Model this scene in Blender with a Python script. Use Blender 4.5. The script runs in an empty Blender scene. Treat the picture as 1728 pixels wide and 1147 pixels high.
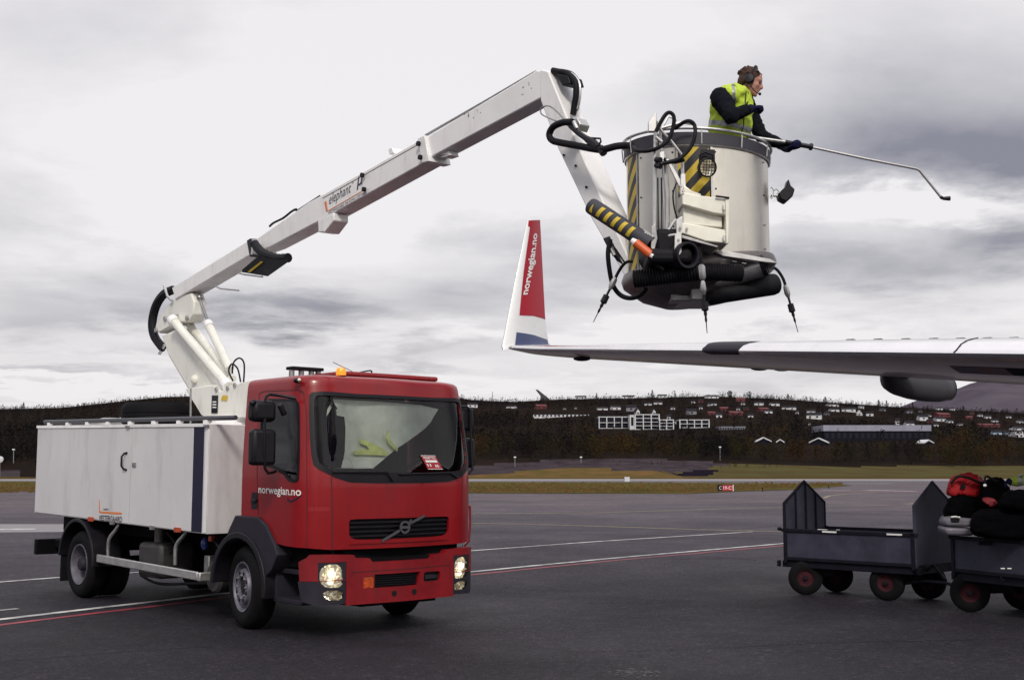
import bpy, bmesh, math, random
import numpy as np
from mathutils import Vector, Matrix
sc = bpy.context.scene
V = lambda *a: np.array(a, float)

# ------------------------------------------------------------------ camera
F, PITCH, EYE = 2066.0, math.radians(6.129), 1.708          # focal length in pixels of the 1728 px wide photo
cam_d = bpy.data.cameras.new("camera"); cam = bpy.data.objects.new("camera", cam_d)
sc.collection.objects.link(cam); sc.camera = cam
cam_d.sensor_fit = 'HORIZONTAL'; cam_d.sensor_width = 36; cam_d.lens = F / 1728 * 36
cam_d.clip_start = .1; cam_d.clip_end = 30000
cam.location = (0, 0, EYE); cam.rotation_euler = (math.radians(90) + PITCH, 0, 0)

# ------------------------------------------------------------------ sky, sun, exposure
SUN_EL, SUN_AZ = math.radians(38), math.radians(177)          # azimuth clockwise from +Y
w = bpy.data.worlds.new("World"); sc.world = w; w.use_nodes = True
nt = w.node_tree; nt.nodes.clear()
def N(t, **k):
    n = nt.nodes.new(t)
    for a, b in k.items(): setattr(n, a, b)
    return n
def L(a, b): nt.links.new(a, b)
def mth(op, a, b=None, c=None, clamp=False):
    n = N('ShaderNodeMath', operation=op, use_clamp=clamp)
    for i, v in enumerate((a, b, c)):
        if v is None: continue
        if isinstance(v, (int, float)): n.inputs[i].default_value = v
        else: L(v, n.inputs[i])
    return n.outputs[0]
out = N('ShaderNodeOutputWorld'); bg = N('ShaderNodeBackground'); L(bg.outputs[0], out.inputs[0])
sky = N('ShaderNodeTexSky', sky_type='NISHITA', sun_disc=False, sun_elevation=SUN_EL, sun_rotation=SUN_AZ)
sky.air_density = 1.5; sky.dust_density = 3
tc = N('ShaderNodeTexCoord'); sp = N('ShaderNodeSeparateXYZ'); L(tc.outputs['Generated'], sp.inputs[0])
dx, dy, dz = sp.outputs
ady = mth('MAXIMUM', mth('ABSOLUTE', dy), .15)
u = mth('DIVIDE', dx, ady); v = mth('DIVIDE', dz, ady)
zc = mth('ADD', mth('MAXIMUM', dz, 0), .10)
cb = N('ShaderNodeCombineXYZ'); L(mth('DIVIDE', dx, zc), cb.inputs[0]); L(mth('DIVIDE', dy, zc), cb.inputs[1])
def noise(vec, scale, detail=6, rough=.55, dist=0.):
    n = N('ShaderNodeTexNoise'); L(vec, n.inputs['Vector'])
    n.inputs['Scale'].default_value = scale; n.inputs['Detail'].default_value = detail
    n.inputs['Roughness'].default_value = rough; n.inputs['Distortion'].default_value = dist
    return n.outputs['Fac']
c1 = noise(cb.outputs[0], .55, 8, .56, .3); c2 = noise(cb.outputs[0], 1.7, 7, .6, .2)
wob = noise(tc.outputs['Generated'], 5, 5, .6)
cu = mth('ADD', u, mth('MULTIPLY', mth('SUBTRACT', wob, .5), .25)); cv = mth('ADD', v, mth('MULTIPLY', mth('SUBTRACT', c2, .5), .10))
def pxu(px): return (px - 864) / F
def pxv(py): return math.tan(PITCH + math.atan((573.5 - py) / F))
def blob(px, py, sx, sy, amp):
    a = mth('MULTIPLY', mth('POWER', mth('ABSOLUTE', mth('DIVIDE', mth('SUBTRACT', cu, pxu(px)), sx / F)), 2), -1)
    b = mth('MULTIPLY', mth('POWER', mth('ABSOLUTE', mth('DIVIDE', mth('SUBTRACT', cv, pxv(py)), sy / F)), 2), -1)
    return mth('MULTIPLY', mth('MULTIPLY', mth('EXPONENT', mth('ADD', a, b)), amp * 1.3), mth('MULTIPLY_ADD', c2, 1.6, .1) if amp > 0 else 1.)
dark = mth('MULTIPLY', mth('SUBTRACT', .54, c1), 2.2, clamp=True)
dark = mth('ADD', dark, mth('MULTIPLY', mth('SUBTRACT', .5, c2), .75, clamp=True))
for bl in ((1620, 250, 300, 60, .42), (1620, 170, 430, 150, .34), (1560, 300, 260, 35, .22), (60, 330, 260, 60, .14), (420, 470, 420, 60, .20), (120, 50, 300, 60, .12), (1700, 400, 160, 40, .45), (1480, 460, 330, 40, .32), (470, 530, 260, 30, .55), (60, 530, 190, 70, .30),
           (90, 630, 200, 16, .35), (900, 500, 160, 70, .12), (1000, 440, 260, 40, .22), (750, 600, 200, 16, .25), (1250, 620, 300, 14, .18), (1150, 180, 300, 60, .12),
           (220, 100, 160, 60, .10), (1500, 345, 260, 22, -.55), (400, 300, 420, 140, -.45), (700, 60, 500, 90, -.25), (300, 655, 400, 14, -.4), (1200, 560, 420, 22, -.3)):
    dark = mth('ADD', dark, blob(*bl))
azi = mth('ARCTAN2', dx, dy)                                  # made-up dark and bright lobes out of frame, shaping the basket's reflections
for a0, sa, am in ((-1.6, .55, .75), (1.25, .3, .9), (2.2, .5, -.6), (2.95, .12, .8), (-2.7, .14, .7)):
    dark = mth('ADD', dark, mth('MULTIPLY', mth('EXPONENT', mth('MULTIPLY', mth('POWER', mth('ABSOLUTE', mth('DIVIDE', mth('SUBTRACT', azi, a0), sa)), 2), -1)), am))
dark = mth('MAXIMUM', mth('MINIMUM', dark, 1), 0)
mix = N('ShaderNodeMix', data_type='RGBA'); L(dark, mix.inputs[0])
mix.inputs[6].default_value = (.91, .885, .90, 1); mix.inputs[7].default_value = (.26, .258, .315, 1)
# overcast sky is brighter overhead than near the horizon
up = mth('ADD', 1, mth('MULTIPLY', mth('MULTIPLY', mth('SUBTRACT', dz, .42), 2.2, clamp=True), .9))
m2 = N('ShaderNodeMix', data_type='RGBA', blend_type='MULTIPLY'); m2.inputs[0].default_value = 1
cu3 = N('ShaderNodeCombineColor'); [L(up, cu3.inputs[i]) for i in range(3)]
L(mix.outputs[2], m2.inputs[6]); L(cu3.outputs[0], m2.inputs[7])
sk = N('ShaderNodeMix', data_type='RGBA', blend_type='MULTIPLY'); sk.inputs[0].default_value = 1
L(sky.outputs[0], sk.inputs[6]); sk.inputs[7].default_value = (.1, .1, .1, 1)
m3 = N('ShaderNodeMix', data_type='RGBA'); m3.inputs[0].default_value = .93
L(sk.outputs[2], m3.inputs[6]); L(m2.outputs[2], m3.inputs[7]); L(m3.outputs[2], bg.inputs[0])
bg.inputs[1].default_value = 1.0
sl = bpy.data.lights.new("sun", 'SUN'); sl.energy = 1.9; sl.angle = math.radians(11); sl.color = (1, .95, .86)
so = bpy.data.objects.new("sun", sl); sc.collection.objects.link(so)
so.rotation_euler = Vector((-math.sin(SUN_AZ) * math.cos(SUN_EL), -math.cos(SUN_AZ) * math.cos(SUN_EL), -math.sin(SUN_EL))).to_track_quat('-Z', 'Y').to_euler()
so.location = (0, 0, 30)
sc.view_settings.view_transform = 'Standard'; sc.view_settings.look = 'None'
sc.view_settings.exposure = 0; sc.view_settings.gamma = 1

# ------------------------------------------------------------------ geometry helpers
CP = V(0, 0, EYE)
def ray(px, py):
    x = (px - 864) / F; q = -(py - 573.5) / F
    return V(x, math.cos(PITCH) - q * math.sin(PITCH), math.sin(PITCH) + q * math.cos(PITCH))
def proj(P):
    P = np.asarray(P, float); X, Y, Z = P[..., 0], P[..., 1], P[..., 2] - EYE
    d = Y * math.cos(PITCH) + Z * math.sin(PITCH); q = -Y * math.sin(PITCH) + Z * math.cos(PITCH)
    return np.stack([864 + F * X / d, 573.5 - F * q / d], -1)
def onplane(px, n, p0):
    r = ray(*px); return CP + r * (np.dot(n, p0 - CP) / np.dot(n, r))
def ground(px, py, z=0.): return onplane((px, py), V(0, 0, 1), V(0, 0, z))
def at(px, py, Y): r = ray(px, py); return CP + r * Y / r[1]
def unit(a): a = np.asarray(a, float); return a / (np.linalg.norm(a) + 1e-12)

def link(o): sc.collection.objects.link(o); return o
def tag(o, label=None, cat=None, group=None, kind=None):
    if label: o['label'] = label
    if cat: o['category'] = cat
    if group: o['group'] = group
    if kind: o['kind'] = kind
    return o
ROOT = {}
def thing(name, loc, label, cat, group=None):
    o = bpy.data.objects.new(name, None); link(o); o.location = [float(c) for c in loc]; o.empty_display_size = .3
    ROOT[o] = V(*loc); return tag(o, label, cat, group)

SPLIT = {'window', 'party_wall', 'grille_bar', 'tow_hole', 'wheel_nut', 'vent_hole', 'hinge', 'side_marker_lamp', 'rail_foot', 'roof_post', 'boom_bolt', 'pivot_bolt', 'rivet', 'frame_bolt', 'axle', 'diagonal_bar', 'cab_step', 'vortex_generator', 'static_bump', 'yellow_band', 'jib_bolt', 'white_mark', 'corner_pin', 'eye', 'panel_rib', 'mirror_knuckle', 'hose_clamp', 'lower_grille', 'clamp_knob', 'guard_bracket', 'stay_rod', 'floor_mark', 'hydraulic_pipe', 'axle_bracket', 'side_lamp_bracket', 'black_arm_plate'}
class MB:
    def __init__(s): s.v = []; s.f = []; s.m = []; s.uv = {}
    def add(s, vs, fs, m=0, uvs=None):
        b = len(s.v); s.v += [tuple(map(float, p)) for p in vs]
        for f in fs: s.f.append(tuple(b + i for i in f)); s.m.append(m)
        if uvs is not None:
            for i, q in enumerate(uvs): s.uv[b + i] = q
        return s
    def box(s, c, size, R=None, m=0, taper=None):
        sx, sy, sz = [q / 2 for q in size]; vs = []
        for z in (-1, 1):
            t = taper if (taper and z > 0) else 1
            for x, y in ((-1, -1), (1, -1), (1, 1), (-1, 1)): vs.append(V(x * sx * t, y * sy * t, z * sz))
        if R is not None: vs = [R @ q for q in vs]
        vs = [q + np.asarray(c) for q in vs]
        return s.add(vs, [(3, 2, 1, 0), (4, 5, 6, 7), (0, 1, 5, 4), (1, 2, 6, 5), (2, 3, 7, 6), (3, 0, 4, 7)], m)
    def prism(s, pts, vec, m=0):
        n = len(pts); vec = np.asarray(vec)
        vs = [np.asarray(p) for p in pts] + [np.asarray(p) + vec for p in pts]
        return s.add(vs, [tuple(range(n))[::-1], tuple(range(n, 2 * n))] + [(i, (i + 1) % n, n + (i + 1) % n, n + i) for i in range(n)], m)
    def tube(s, pts, r, seg=8, m=0, cap=True, sub=0, closed=False, rib=0):
        pts = [np.asarray(p, float) for p in pts]
        rs = [r] * len(pts) if np.isscalar(r) else list(r)
        if sub: pts, rs = smooth_path(pts, rs, sub, closed)
        n = len(pts); fr = None; b = len(s.v); vs = []
        for i in range(n):
            t = unit(pts[min(i + 1, n - 1)] - pts[max(i - 1, 0)])
            if fr is None:
                a = V(0, 0, 1) if abs(t[2]) < .9 else V(1, 0, 0); fr = unit(np.cross(t, a))
            else: fr = unit(fr - t * np.dot(fr, t))
            q = np.cross(t, fr); rr = rs[i] * (1 - rib * (i % 2))
            for k in range(seg):
                a = 2 * math.pi * k / seg; vs.append(pts[i] + rr * (math.cos(a) * fr + math.sin(a) * q))
        fs = [(i * seg + k, i * seg + (k + 1) % seg, (i + 1) * seg + (k + 1) % seg, (i + 1) * seg + k) for i in range(n - 1) for k in range(seg)]
        if cap: fs += [tuple(range(seg))[::-1], tuple((n - 1) * seg + k for k in range(seg))]
        return s.add(vs, fs, m)
    def lathe(s, o, ax, prof, seg=24, m=0, cap=True, flat=None):
        """prof = list of (distance along axis, radius)"""
        o = np.asarray(o, float); ax = unit(ax); a = V(0, 0, 1) if abs(ax[2]) < .9 else V(1, 0, 0)
        e1 = unit(np.cross(ax, a)); e2 = np.cross(ax, e1); vs = []
        for d, r in prof:
            for k in range(seg):
                t = 2 * math.pi * k / seg; vs.append(o + ax * d + r * (math.cos(t) * e1 + math.sin(t) * e2))
        n = len(prof)
        fs = [(i * seg + k, i * seg + (k + 1) % seg, (i + 1) * seg + (k + 1) % seg, (i + 1) * seg + k) for i in range(n - 1) for k in range(seg)]
        if cap: fs += [tuple(range(seg))[::-1], tuple((n - 1) * seg + k for k in range(seg))]
        return s.add(vs, fs, m)
    def ball(s, c, r, R=None, seg=12, m=0):
        r = V(r, r, r) if np.isscalar(r) else np.asarray(r, float); vs = []; rings = seg // 2
        for i in range(1, rings):
            ph = math.pi * i / rings
            for k in range(seg):
                t = 2 * math.pi * k / seg; vs.append(V(math.sin(ph) * math.cos(t), math.sin(ph) * math.sin(t), math.cos(ph)) * r)
        vs += [V(0, 0, 1) * r, V(0, 0, -1) * r]
        if R is not None: vs = [R @ q for q in vs]
        vs = [q + np.asarray(c) for q in vs]; t, bt = len(vs) - 2, len(vs) - 1
        fs = [(i * seg + k, (i + 1) * seg + k, (i + 1) * seg + (k + 1) % seg, i * seg + (k + 1) % seg) for i in range(rings - 2) for k in range(seg)]
        fs += [(t, k, (k + 1) % seg) for k in range(seg)] + [(bt, (rings - 2) * seg + (k + 1) % seg, (rings - 2) * seg + k) for k in range(seg)]
        return s.add(vs, fs, m)
    def build(s, name, mats, parent=None, loc=None, bevel=0., sharp=35, recalc=True, flat=False):
        if name in SPLIT and parent is not None:
            pr = list(range(len(s.v)))
            def fd(i):
                while pr[i] != i: pr[i] = pr[pr[i]]; i = pr[i]
                return i
            for f in s.f:
                for i in f[1:]: pr[fd(i)] = fd(f[0])
            g = {}
            for k, f in enumerate(s.f): g.setdefault(fd(f[0]), []).append(k)
            if len(g) > 1:
                first = None
                for ks in g.values():
                    q = MB(); ids = sorted({i for k in ks for i in s.f[k]}); mp = {i: j for j, i in enumerate(ids)}; q.v = [s.v[i] for i in ids]
                    q.f = [tuple(mp[i] for i in s.f[k]) for k in ks]; q.m = [s.m[k] for k in ks]; o = q.build1(name, mats, parent, loc, bevel, sharp, recalc, flat); first = first or o
                return first
        return s.build1(name, mats, parent, loc, bevel, sharp, recalc, flat)
    def build1(s, name, mats, parent=None, loc=None, bevel=0., sharp=35, recalc=True, flat=False):
        if not isinstance(mats, (list, tuple)): mats = [mats]
        if parent is not None: off = ROOT[parent]
        elif loc is not None: off = np.asarray(loc, float)
        else:
            a = np.array(s.v); off = V(*((a.min(0) + a.max(0))[:2] / 2), a[:, 2].min())
        me = bpy.data.meshes.new(name)
        me.from_pydata([(p[0] - off[0], p[1] - off[1], p[2] - off[2]) for p in s.v], [], s.f)
        for m in mats: me.materials.append(m)
        if len(mats) > 1: me.polygons.foreach_set('material_index', s.m)
        if s.uv:
            ul = me.uv_layers.new(name='UVMap')
            for lp in me.loops: ul.data[lp.index].uv = s.uv.get(lp.vertex_index, (0, 0))
        bm = bmesh.new(); bm.from_mesh(me)
        if recalc: bmesh.ops.recalc_face_normals(bm, faces=bm.faces)
        if not flat:
            lim = math.radians(sharp)
            for f in bm.faces: f.smooth = True
            for e in bm.edges:
                if len(e.link_faces) == 2 and e.calc_face_angle(0) > lim: e.smooth = False
        bm.to_mesh(me); bm.free()
        o = bpy.data.objects.new(name, me); link(o)
        if parent is not None: o.parent = parent; o.location = (0, 0, 0)
        else: o.location = [float(c) for c in off]
        ROOT[o] = off
        if bevel:
            md = o.modifiers.new('bevel', 'BEVEL'); md.width = bevel; md.segments = 2; md.limit_method = 'ANGLE'; md.angle_limit = math.radians(40)
            md.harden_normals = False
        return o

def smooth_path(pts, rs, sub, closed=False):
    P, Rr = [], []; n = len(pts)
    for i in range(n - 1):
        p0, p1, p2, p3 = pts[max(i - 1, 0)], pts[i], pts[i + 1], pts[min(i + 2, n - 1)]
        for k in range(sub):
            t = k / sub
            P.append(.5 * ((2 * p1) + (-p0 + p2) * t + (2 * p0 - 5 * p1 + 4 * p2 - p3) * t * t + (-p0 + 3 * p1 - 3 * p2 + p3) * t ** 3)); Rr.append(rs[i] * (1 - t) + rs[i + 1] * t)
    P.append(pts[-1]); Rr.append(rs[-1]); return P, Rr

# 2-D outline (with holes) -> triangulated, cut along a grid so that it bends with the surface, then mapped
def patch2d(outline, holes=(), du=.08, dv=.08):
    bm = bmesh.new(); es = []
    for loop in [outline] + list(holes):
        vs = [bm.verts.new((p[0], p[1], 0)) for p in loop]
        for i in range(len(vs)): es.append(bm.edges.new((vs[i], vs[(i + 1) % len(vs)])))
    bmesh.ops.triangle_fill(bm, use_beauty=True, use_dissolve=False, edges=es)
    a = np.array([v.co[:2] for v in bm.verts]); lo, hi = a.min(0), a.max(0)
    for ax, d in ((0, du), (1, dv)):
        q = math.floor(lo[ax] / d) * d + d
        while q < hi[ax] - 1e-4:
            co = [0, 0, 0]; no = [0, 0, 0]; co[ax] = q; no[ax] = 1
            bmesh.ops.bisect_plane(bm, geom=bm.verts[:] + bm.edges[:] + bm.faces[:], plane_co=co, plane_no=no, dist=1e-5)
            q += d
    bmesh.ops.recalc_face_normals(bm, faces=bm.faces)
    bm.verts.index_update()
    vs = [tuple(v.co[:2]) for v in bm.verts]; fs = []
    for f in bm.faces:
        idx = [v.index for v in f.verts]
        if f.normal.z < 0: idx.reverse()
        fs.append(tuple(idx))
    bd = []
    for e in bm.edges:
        if len(e.link_faces) == 1:
            a_, b_ = e.verts; f = e.link_faces[0]; ids = [v.index for v in f.verts]
            i = ids.index(a_.index); pr = (a_.index, b_.index) if ids[(i + 1) % len(ids)] == b_.index else (b_.index, a_.index)
            if f.normal.z < 0: pr = pr[::-1]
            bd.append(pr)
    bm.free(); return vs, fs, bd
def patch(mb, S, outline, holes=(), off=0., thick=0., du=.08, dv=.08, m=0):
    vs, fs, bd = patch2d(outline, holes, du, dv); n = len(vs)
    P = [S(a, b, off) for a, b in vs]
    if not thick: return mb.add(P, fs, m, uvs=vs)
    P += [S(a, b, off - thick) for a, b in vs]
    return mb.add(P, fs + [tuple(n + i for i in f[::-1]) for f in fs] + [(b, a, n + a, n + b) for a, b in bd], m, uvs=list(vs) * 2)
def rrect(x0, x1, y0, y1, r, k=4):
    p = []
    for cx, cy, a0 in ((x1 - r, y1 - r, 0), (x0 + r, y1 - r, 90), (x0 + r, y0 + r, 180), (x1 - r, y0 + r, 270)):
        for i in range(k + 1): a = math.radians(a0 + 90 * i / k); p.append((cx + r * math.cos(a), cy + r * math.sin(a)))
    return p
def shrink(poly, d):
    n = len(poly); A = sum(poly[i][0] * poly[(i + 1) % n][1] - poly[(i + 1) % n][0] * poly[i][1] for i in range(n)); sg = 1 if A > 0 else -1
    o = []
    for i in range(n):
        a, b, c = V(*poly[i - 1]), V(*poly[i]), V(*poly[(i + 1) % n]); e1, e2 = unit(b - a), unit(c - b)
        n1, n2 = V(-e1[1], e1[0]) * sg, V(-e2[1], e2[0]) * sg; k = unit(n1 + n2); o.append(tuple(b + k * d / max(.4, np.dot(k, n1))))
    return o
def chaikin(poly, it=2):
    for _ in range(it):
        q = []
        for i in range(len(poly)):
            a, b = V(*poly[i]), V(*poly[(i + 1) % len(poly)]); q += [tuple(.75 * a + .25 * b), tuple(.25 * a + .75 * b)]
        poly = q
    return poly
def text(mb, S, s, box4, off=.003, bold=.0, shear=0., m=0, space=1.0):
    """text s stretched into box4=(u0,v0,u1,v1) of the surface S(u,v,off)"""
    cu_ = bpy.data.curves.new('t', 'FONT'); cu_.body = s; cu_.offset = bold; cu_.shear = shear; cu_.resolution_u = 3; cu_.space_character = space
    o = bpy.data.objects.new('t', cu_); link(o); dg = bpy.context.evaluated_depsgraph_get()
    me = bpy.data.meshes.new_from_object(o.evaluated_get(dg)); a = np.array([v.co[:2] for v in me.vertices])
    lo, hi = a.min(0), a.max(0); u0, v0, u1, v1 = box4
    P = [S(u0 + (p[0] - lo[0]) / (hi[0] - lo[0]) * (u1 - u0), v0 + (p[1] - lo[1]) / (hi[1] - lo[1]) * (v1 - v0), off) for p in a]
    mb.add(P, [tuple(p.vertices) for p in me.polygons], m)
    bpy.data.objects.remove(o); bpy.data.curves.remove(cu_); bpy.data.meshes.remove(me)

# ------------------------------------------------------------------ materials
def mat(name, col, rough=.5, metal=0., var=.0, vscale=3., bump=0., bscale=40., col2=None, spec=.5, coat=0., emit=None, alpha=None, dirt=None, vec='Object'):
    m = bpy.data.materials.new(name); m.use_nodes = True; t = m.node_tree; b = t.nodes['Principled BSDF']
    b.inputs['Base Color'].default_value = (*col, 1); b.inputs['Roughness'].default_value = rough; b.inputs['Metallic'].default_value = metal
    b.inputs['Specular IOR Level'].default_value = spec; b.inputs['Coat Weight'].default_value = coat; b.inputs['Coat Roughness'].default_value = .08
    c = t.nodes.new('ShaderNodeTexCoord')
    if var or col2:
        n = t.nodes.new('ShaderNodeTexNoise'); n.inputs['Scale'].default_value = vscale; n.inputs['Detail'].default_value = 8; n.inputs['Roughness'].default_value = .62
        t.links.new(c.outputs[vec], n.inputs['Vector']); r = t.nodes.new('ShaderNodeValToRGB')
        c2 = col2 or tuple(q * (1 - var) for q in col); r.color_ramp.elements[0].color = (*c2, 1); r.color_ramp.elements[1].color = (*col, 1)
        r.color_ramp.elements[0].position = .36; r.color_ramp.elements[1].position = .62
        t.links.new(n.outputs['Fac'], r.inputs[0]); t.links.new(r.outputs[0], b.inputs['Base Color'])
        mr = t.nodes.new('ShaderNodeMath'); mr.operation = 'MULTIPLY_ADD'; mr.inputs[1].default_value = .25; mr.inputs[2].default_value = rough - .12
        t.links.new(n.outputs['Fac'], mr.inputs[0]); t.links.new(mr.outputs[0], b.inputs['Roughness'])
    if bump:
        n = t.nodes.new('ShaderNodeTexNoise'); n.inputs['Scale'].default_value = bscale; n.inputs['Detail'].default_value = 6
        t.links.new(c.outputs[vec], n.inputs['Vector']); bb = t.nodes.new('ShaderNodeBump'); bb.inputs['Strength'].default_value = bump; bb.inputs['Distance'].default_value = .01
        t.links.new(n.outputs['Fac'], bb.inputs['Height']); t.links.new(bb.outputs[0], b.inputs['Normal'])
    if emit: b.inputs['Emission Color'].default_value = (*emit[:3], 1); b.inputs['Emission Strength'].default_value = emit[3]
    return m
def grime(m, scale=3., amount=.5, col=(.16, .13, .11), stretch=(1, 1, .25)):
    t = m.node_tree; b = t.nodes['Principled BSDF']; old = b.inputs['Base Color'].links[0].from_socket
    c = t.nodes.new('ShaderNodeTexCoord'); mp = t.nodes.new('ShaderNodeMapping'); mp.inputs['Scale'].default_value = stretch; t.links.new(c.outputs['Object'], mp.inputs[0])
    n = t.nodes.new('ShaderNodeTexNoise'); n.inputs['Scale'].default_value = scale; n.inputs['Detail'].default_value = 10; n.inputs['Roughness'].default_value = .7; t.links.new(mp.outputs[0], n.inputs['Vector'])
    r = t.nodes.new('ShaderNodeValToRGB'); r.color_ramp.elements[0].position = .52; r.color_ramp.elements[0].color = (0, 0, 0, 1); r.color_ramp.elements[1].position = .78; r.color_ramp.elements[1].color = (amount,) * 3 + (1,)
    t.links.new(n.outputs['Fac'], r.inputs[0]); x = t.nodes.new('ShaderNodeMix'); x.data_type = 'RGBA'; t.links.new(r.outputs[0], x.inputs[0]); t.links.new(old, x.inputs[6]); x.inputs[7].default_value = (*col, 1); t.links.new(x.outputs[2], b.inputs['Base Color'])
def glass_mat(name, tint=(.8, .85, .85), refl=.0):
    m = bpy.data.materials.new(name); m.use_nodes = True; t = m.node_tree; t.nodes.clear()
    o = t.nodes.new('ShaderNodeOutputMaterial'); g = t.nodes.new('ShaderNodeBsdfGlossy'); g.inputs['Roughness'].default_value = .02
    tr = t.nodes.new('ShaderNodeBsdfTransparent'); tr.inputs[0].default_value = (*tint, 1)
    fr = t.nodes.new('ShaderNodeFresnel'); fr.inputs[0].default_value = 1.5; ad = t.nodes.new('ShaderNodeMath'); ad.operation = 'ADD'; ad.inputs[1].default_value = refl; ad.use_clamp = True
    mx = t.nodes.new('ShaderNodeMixShader'); t.links.new(fr.outputs[0], ad.inputs[0]); t.links.new(ad.outputs[0], mx.inputs[0])
    t.links.new(tr.outputs[0], mx.inputs[1]); t.links.new(g.outputs[0], mx.inputs[2]); t.links.new(mx.outputs[0], o.inputs[0]); return m
def stripe_mat(name, ca, cb_, period, slope, uv=True, duty=.5):
    m = mat(name, ca, .45); t = m.node_tree; b = t.nodes['Principled BSDF']
    c = t.nodes.new('ShaderNodeTexCoord'); s = t.nodes.new('ShaderNodeSeparateXYZ'); t.links.new(c.outputs['UV' if uv else 'Object'], s.inputs[0])
    a = t.nodes.new('ShaderNodeMath'); a.operation = 'MULTIPLY_ADD'; a.inputs[1].default_value = slope; t.links.new(s.outputs[0], a.inputs[0]); t.links.new(s.outputs[1], a.inputs[2])
    d = t.nodes.new('ShaderNodeMath'); d.operation = 'DIVIDE'; d.inputs[1].default_value = period; t.links.new(a.outputs[0], d.inputs[0])
    fr = t.nodes.new('ShaderNodeMath'); fr.operation = 'FRACT'; t.links.new(d.outputs[0], fr.inputs[0])
    g = t.nodes.new('ShaderNodeMath'); g.operation = 'GREATER_THAN'; g.inputs[1].default_value = duty; t.links.new(fr.outputs[0], g.inputs[0])
    mx = t.nodes.new('ShaderNodeMix'); mx.data_type = 'RGBA'; mx.inputs[6].default_value = (*ca, 1); mx.inputs[7].default_value = (*cb_, 1)
    t.links.new(g.outputs[0], mx.inputs[0]); t.links.new(mx.outputs[2], b.inputs['Base Color']); return m
RED = mat('red_paint', (.24, .0040, .0075), .30, spec=.35, var=.12, vscale=2, coat=.3, bump=.02, bscale=6)
REDB = mat('red_bumper_plastic', (.22, .006, .011), .45, spec=.35, var=.2, vscale=5)
WHITE = mat('white_boom_paint', (.86, .845, .84), .38, var=.07, vscale=2.2, coat=.2)
WHITE2 = mat('cream_white_paint', (.82, .81, .74), .38, var=.08, vscale=3, coat=.2)
BODY = mat('brushed_light_panel', (.66, .645, .655), .42, metal=.0, var=.08, vscale=1.3, bump=.02, bscale=8, coat=.15)
ALU = mat('aluminium', (.62, .61, .60), .38, metal=.8, var=.15, vscale=9)
STEEL = mat('worn_steel', (.46, .45, .45), .38, metal=.85, var=.3, vscale=12)
SATIN = mat('satin_sheet_metal', (.74, .705, .62), .34, metal=1.0, var=.10, vscale=2.5, bump=.03, bscale=4)
BLACK = mat('black_rubber', (.008, .0075, .010), .6, spec=.18, var=.3, vscale=20, bump=.1, bscale=60)
BPL = mat('black_plastic', (.010, .009, .013), .45, spec=.25, var=.3, vscale=9)
DGREY = mat('dark_grey_plastic', (.024, .022, .032), .6, spec=.2, var=.25, vscale=8)
CHAS = mat('black_chassis', (.006, .0055, .007), .7, spec=.08, var=.4, vscale=10)
TYRE = mat('tyre_rubber', (.006, .0055, .007), .8, spec=.15, var=.35, vscale=12, bump=.2, bscale=50)
RIM = mat('silver_wheel_paint', (.17, .16, .20), .5, metal=.3, var=.4, vscale=10)
NAVY = mat('navy_stripe_film', (.010, .009, .034), .45, spec=.25, var=.2, vscale=6)
YEL = mat('yellow_tape', (.62, .44, .03), .5, var=.15, vscale=10)
HAZ = stripe_mat('yellow_black_warning_film', (.016, .015, .02), (.58, .41, .03), .19, -1.15)
ORG = mat('orange_lens', (.55, .07, .008), .3, var=.5, vscale=14, bump=.5, bscale=40, coat=.4)
GLASS = glass_mat('windscreen_glass', (.86, .90, .87), .0)
SGLASS = glass_mat('side_glass', (.25, .29, .31), .03)
LAMP = mat('chrome_reflector', (.85, .82, .72), .18, metal=.85, bump=.3, bscale=30, emit=(1, .78, .45, .10))
HLAMP = mat('lit_headlamp_reflector', (.85, .80, .66), .2, metal=.9, bump=.2, bscale=25, emit=(1, .88, .66, .30))
LENS = glass_mat('clear_lens', (.95, .95, .92), .12)
SEAM = mat('shut_line', (.05, .006, .010), .7)
WTXT = mat('white_lettering', (.80, .80, .78), .5)
DTXT = mat('dark_lettering', (.03, .03, .05), .5)
OTXT = mat('orange_lettering', (.70, .20, .04), .5)
CLOTHD = mat('dark_cloth', (.006, .007, .010), .9, spec=.05, bump=.4, bscale=50, var=.3, vscale=20)
HIVIS = mat('fluorescent_vest', (.50, .66, .045), .75, var=.22, vscale=9, bump=.8, bscale=13)
REFL = mat('reflective_tape', (.28, .29, .31), .4, metal=.3)

grime(WHITE, 4, .35); grime(WHITE2, 5, .35); grime(BODY, 2.2, .38); grime(RED, 3, .4, (.05, .012, .012)); grime(REDB, 6, .6, (.05, .015, .014)); grime(SATIN, 4, .45, (.35, .30, .24))
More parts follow.
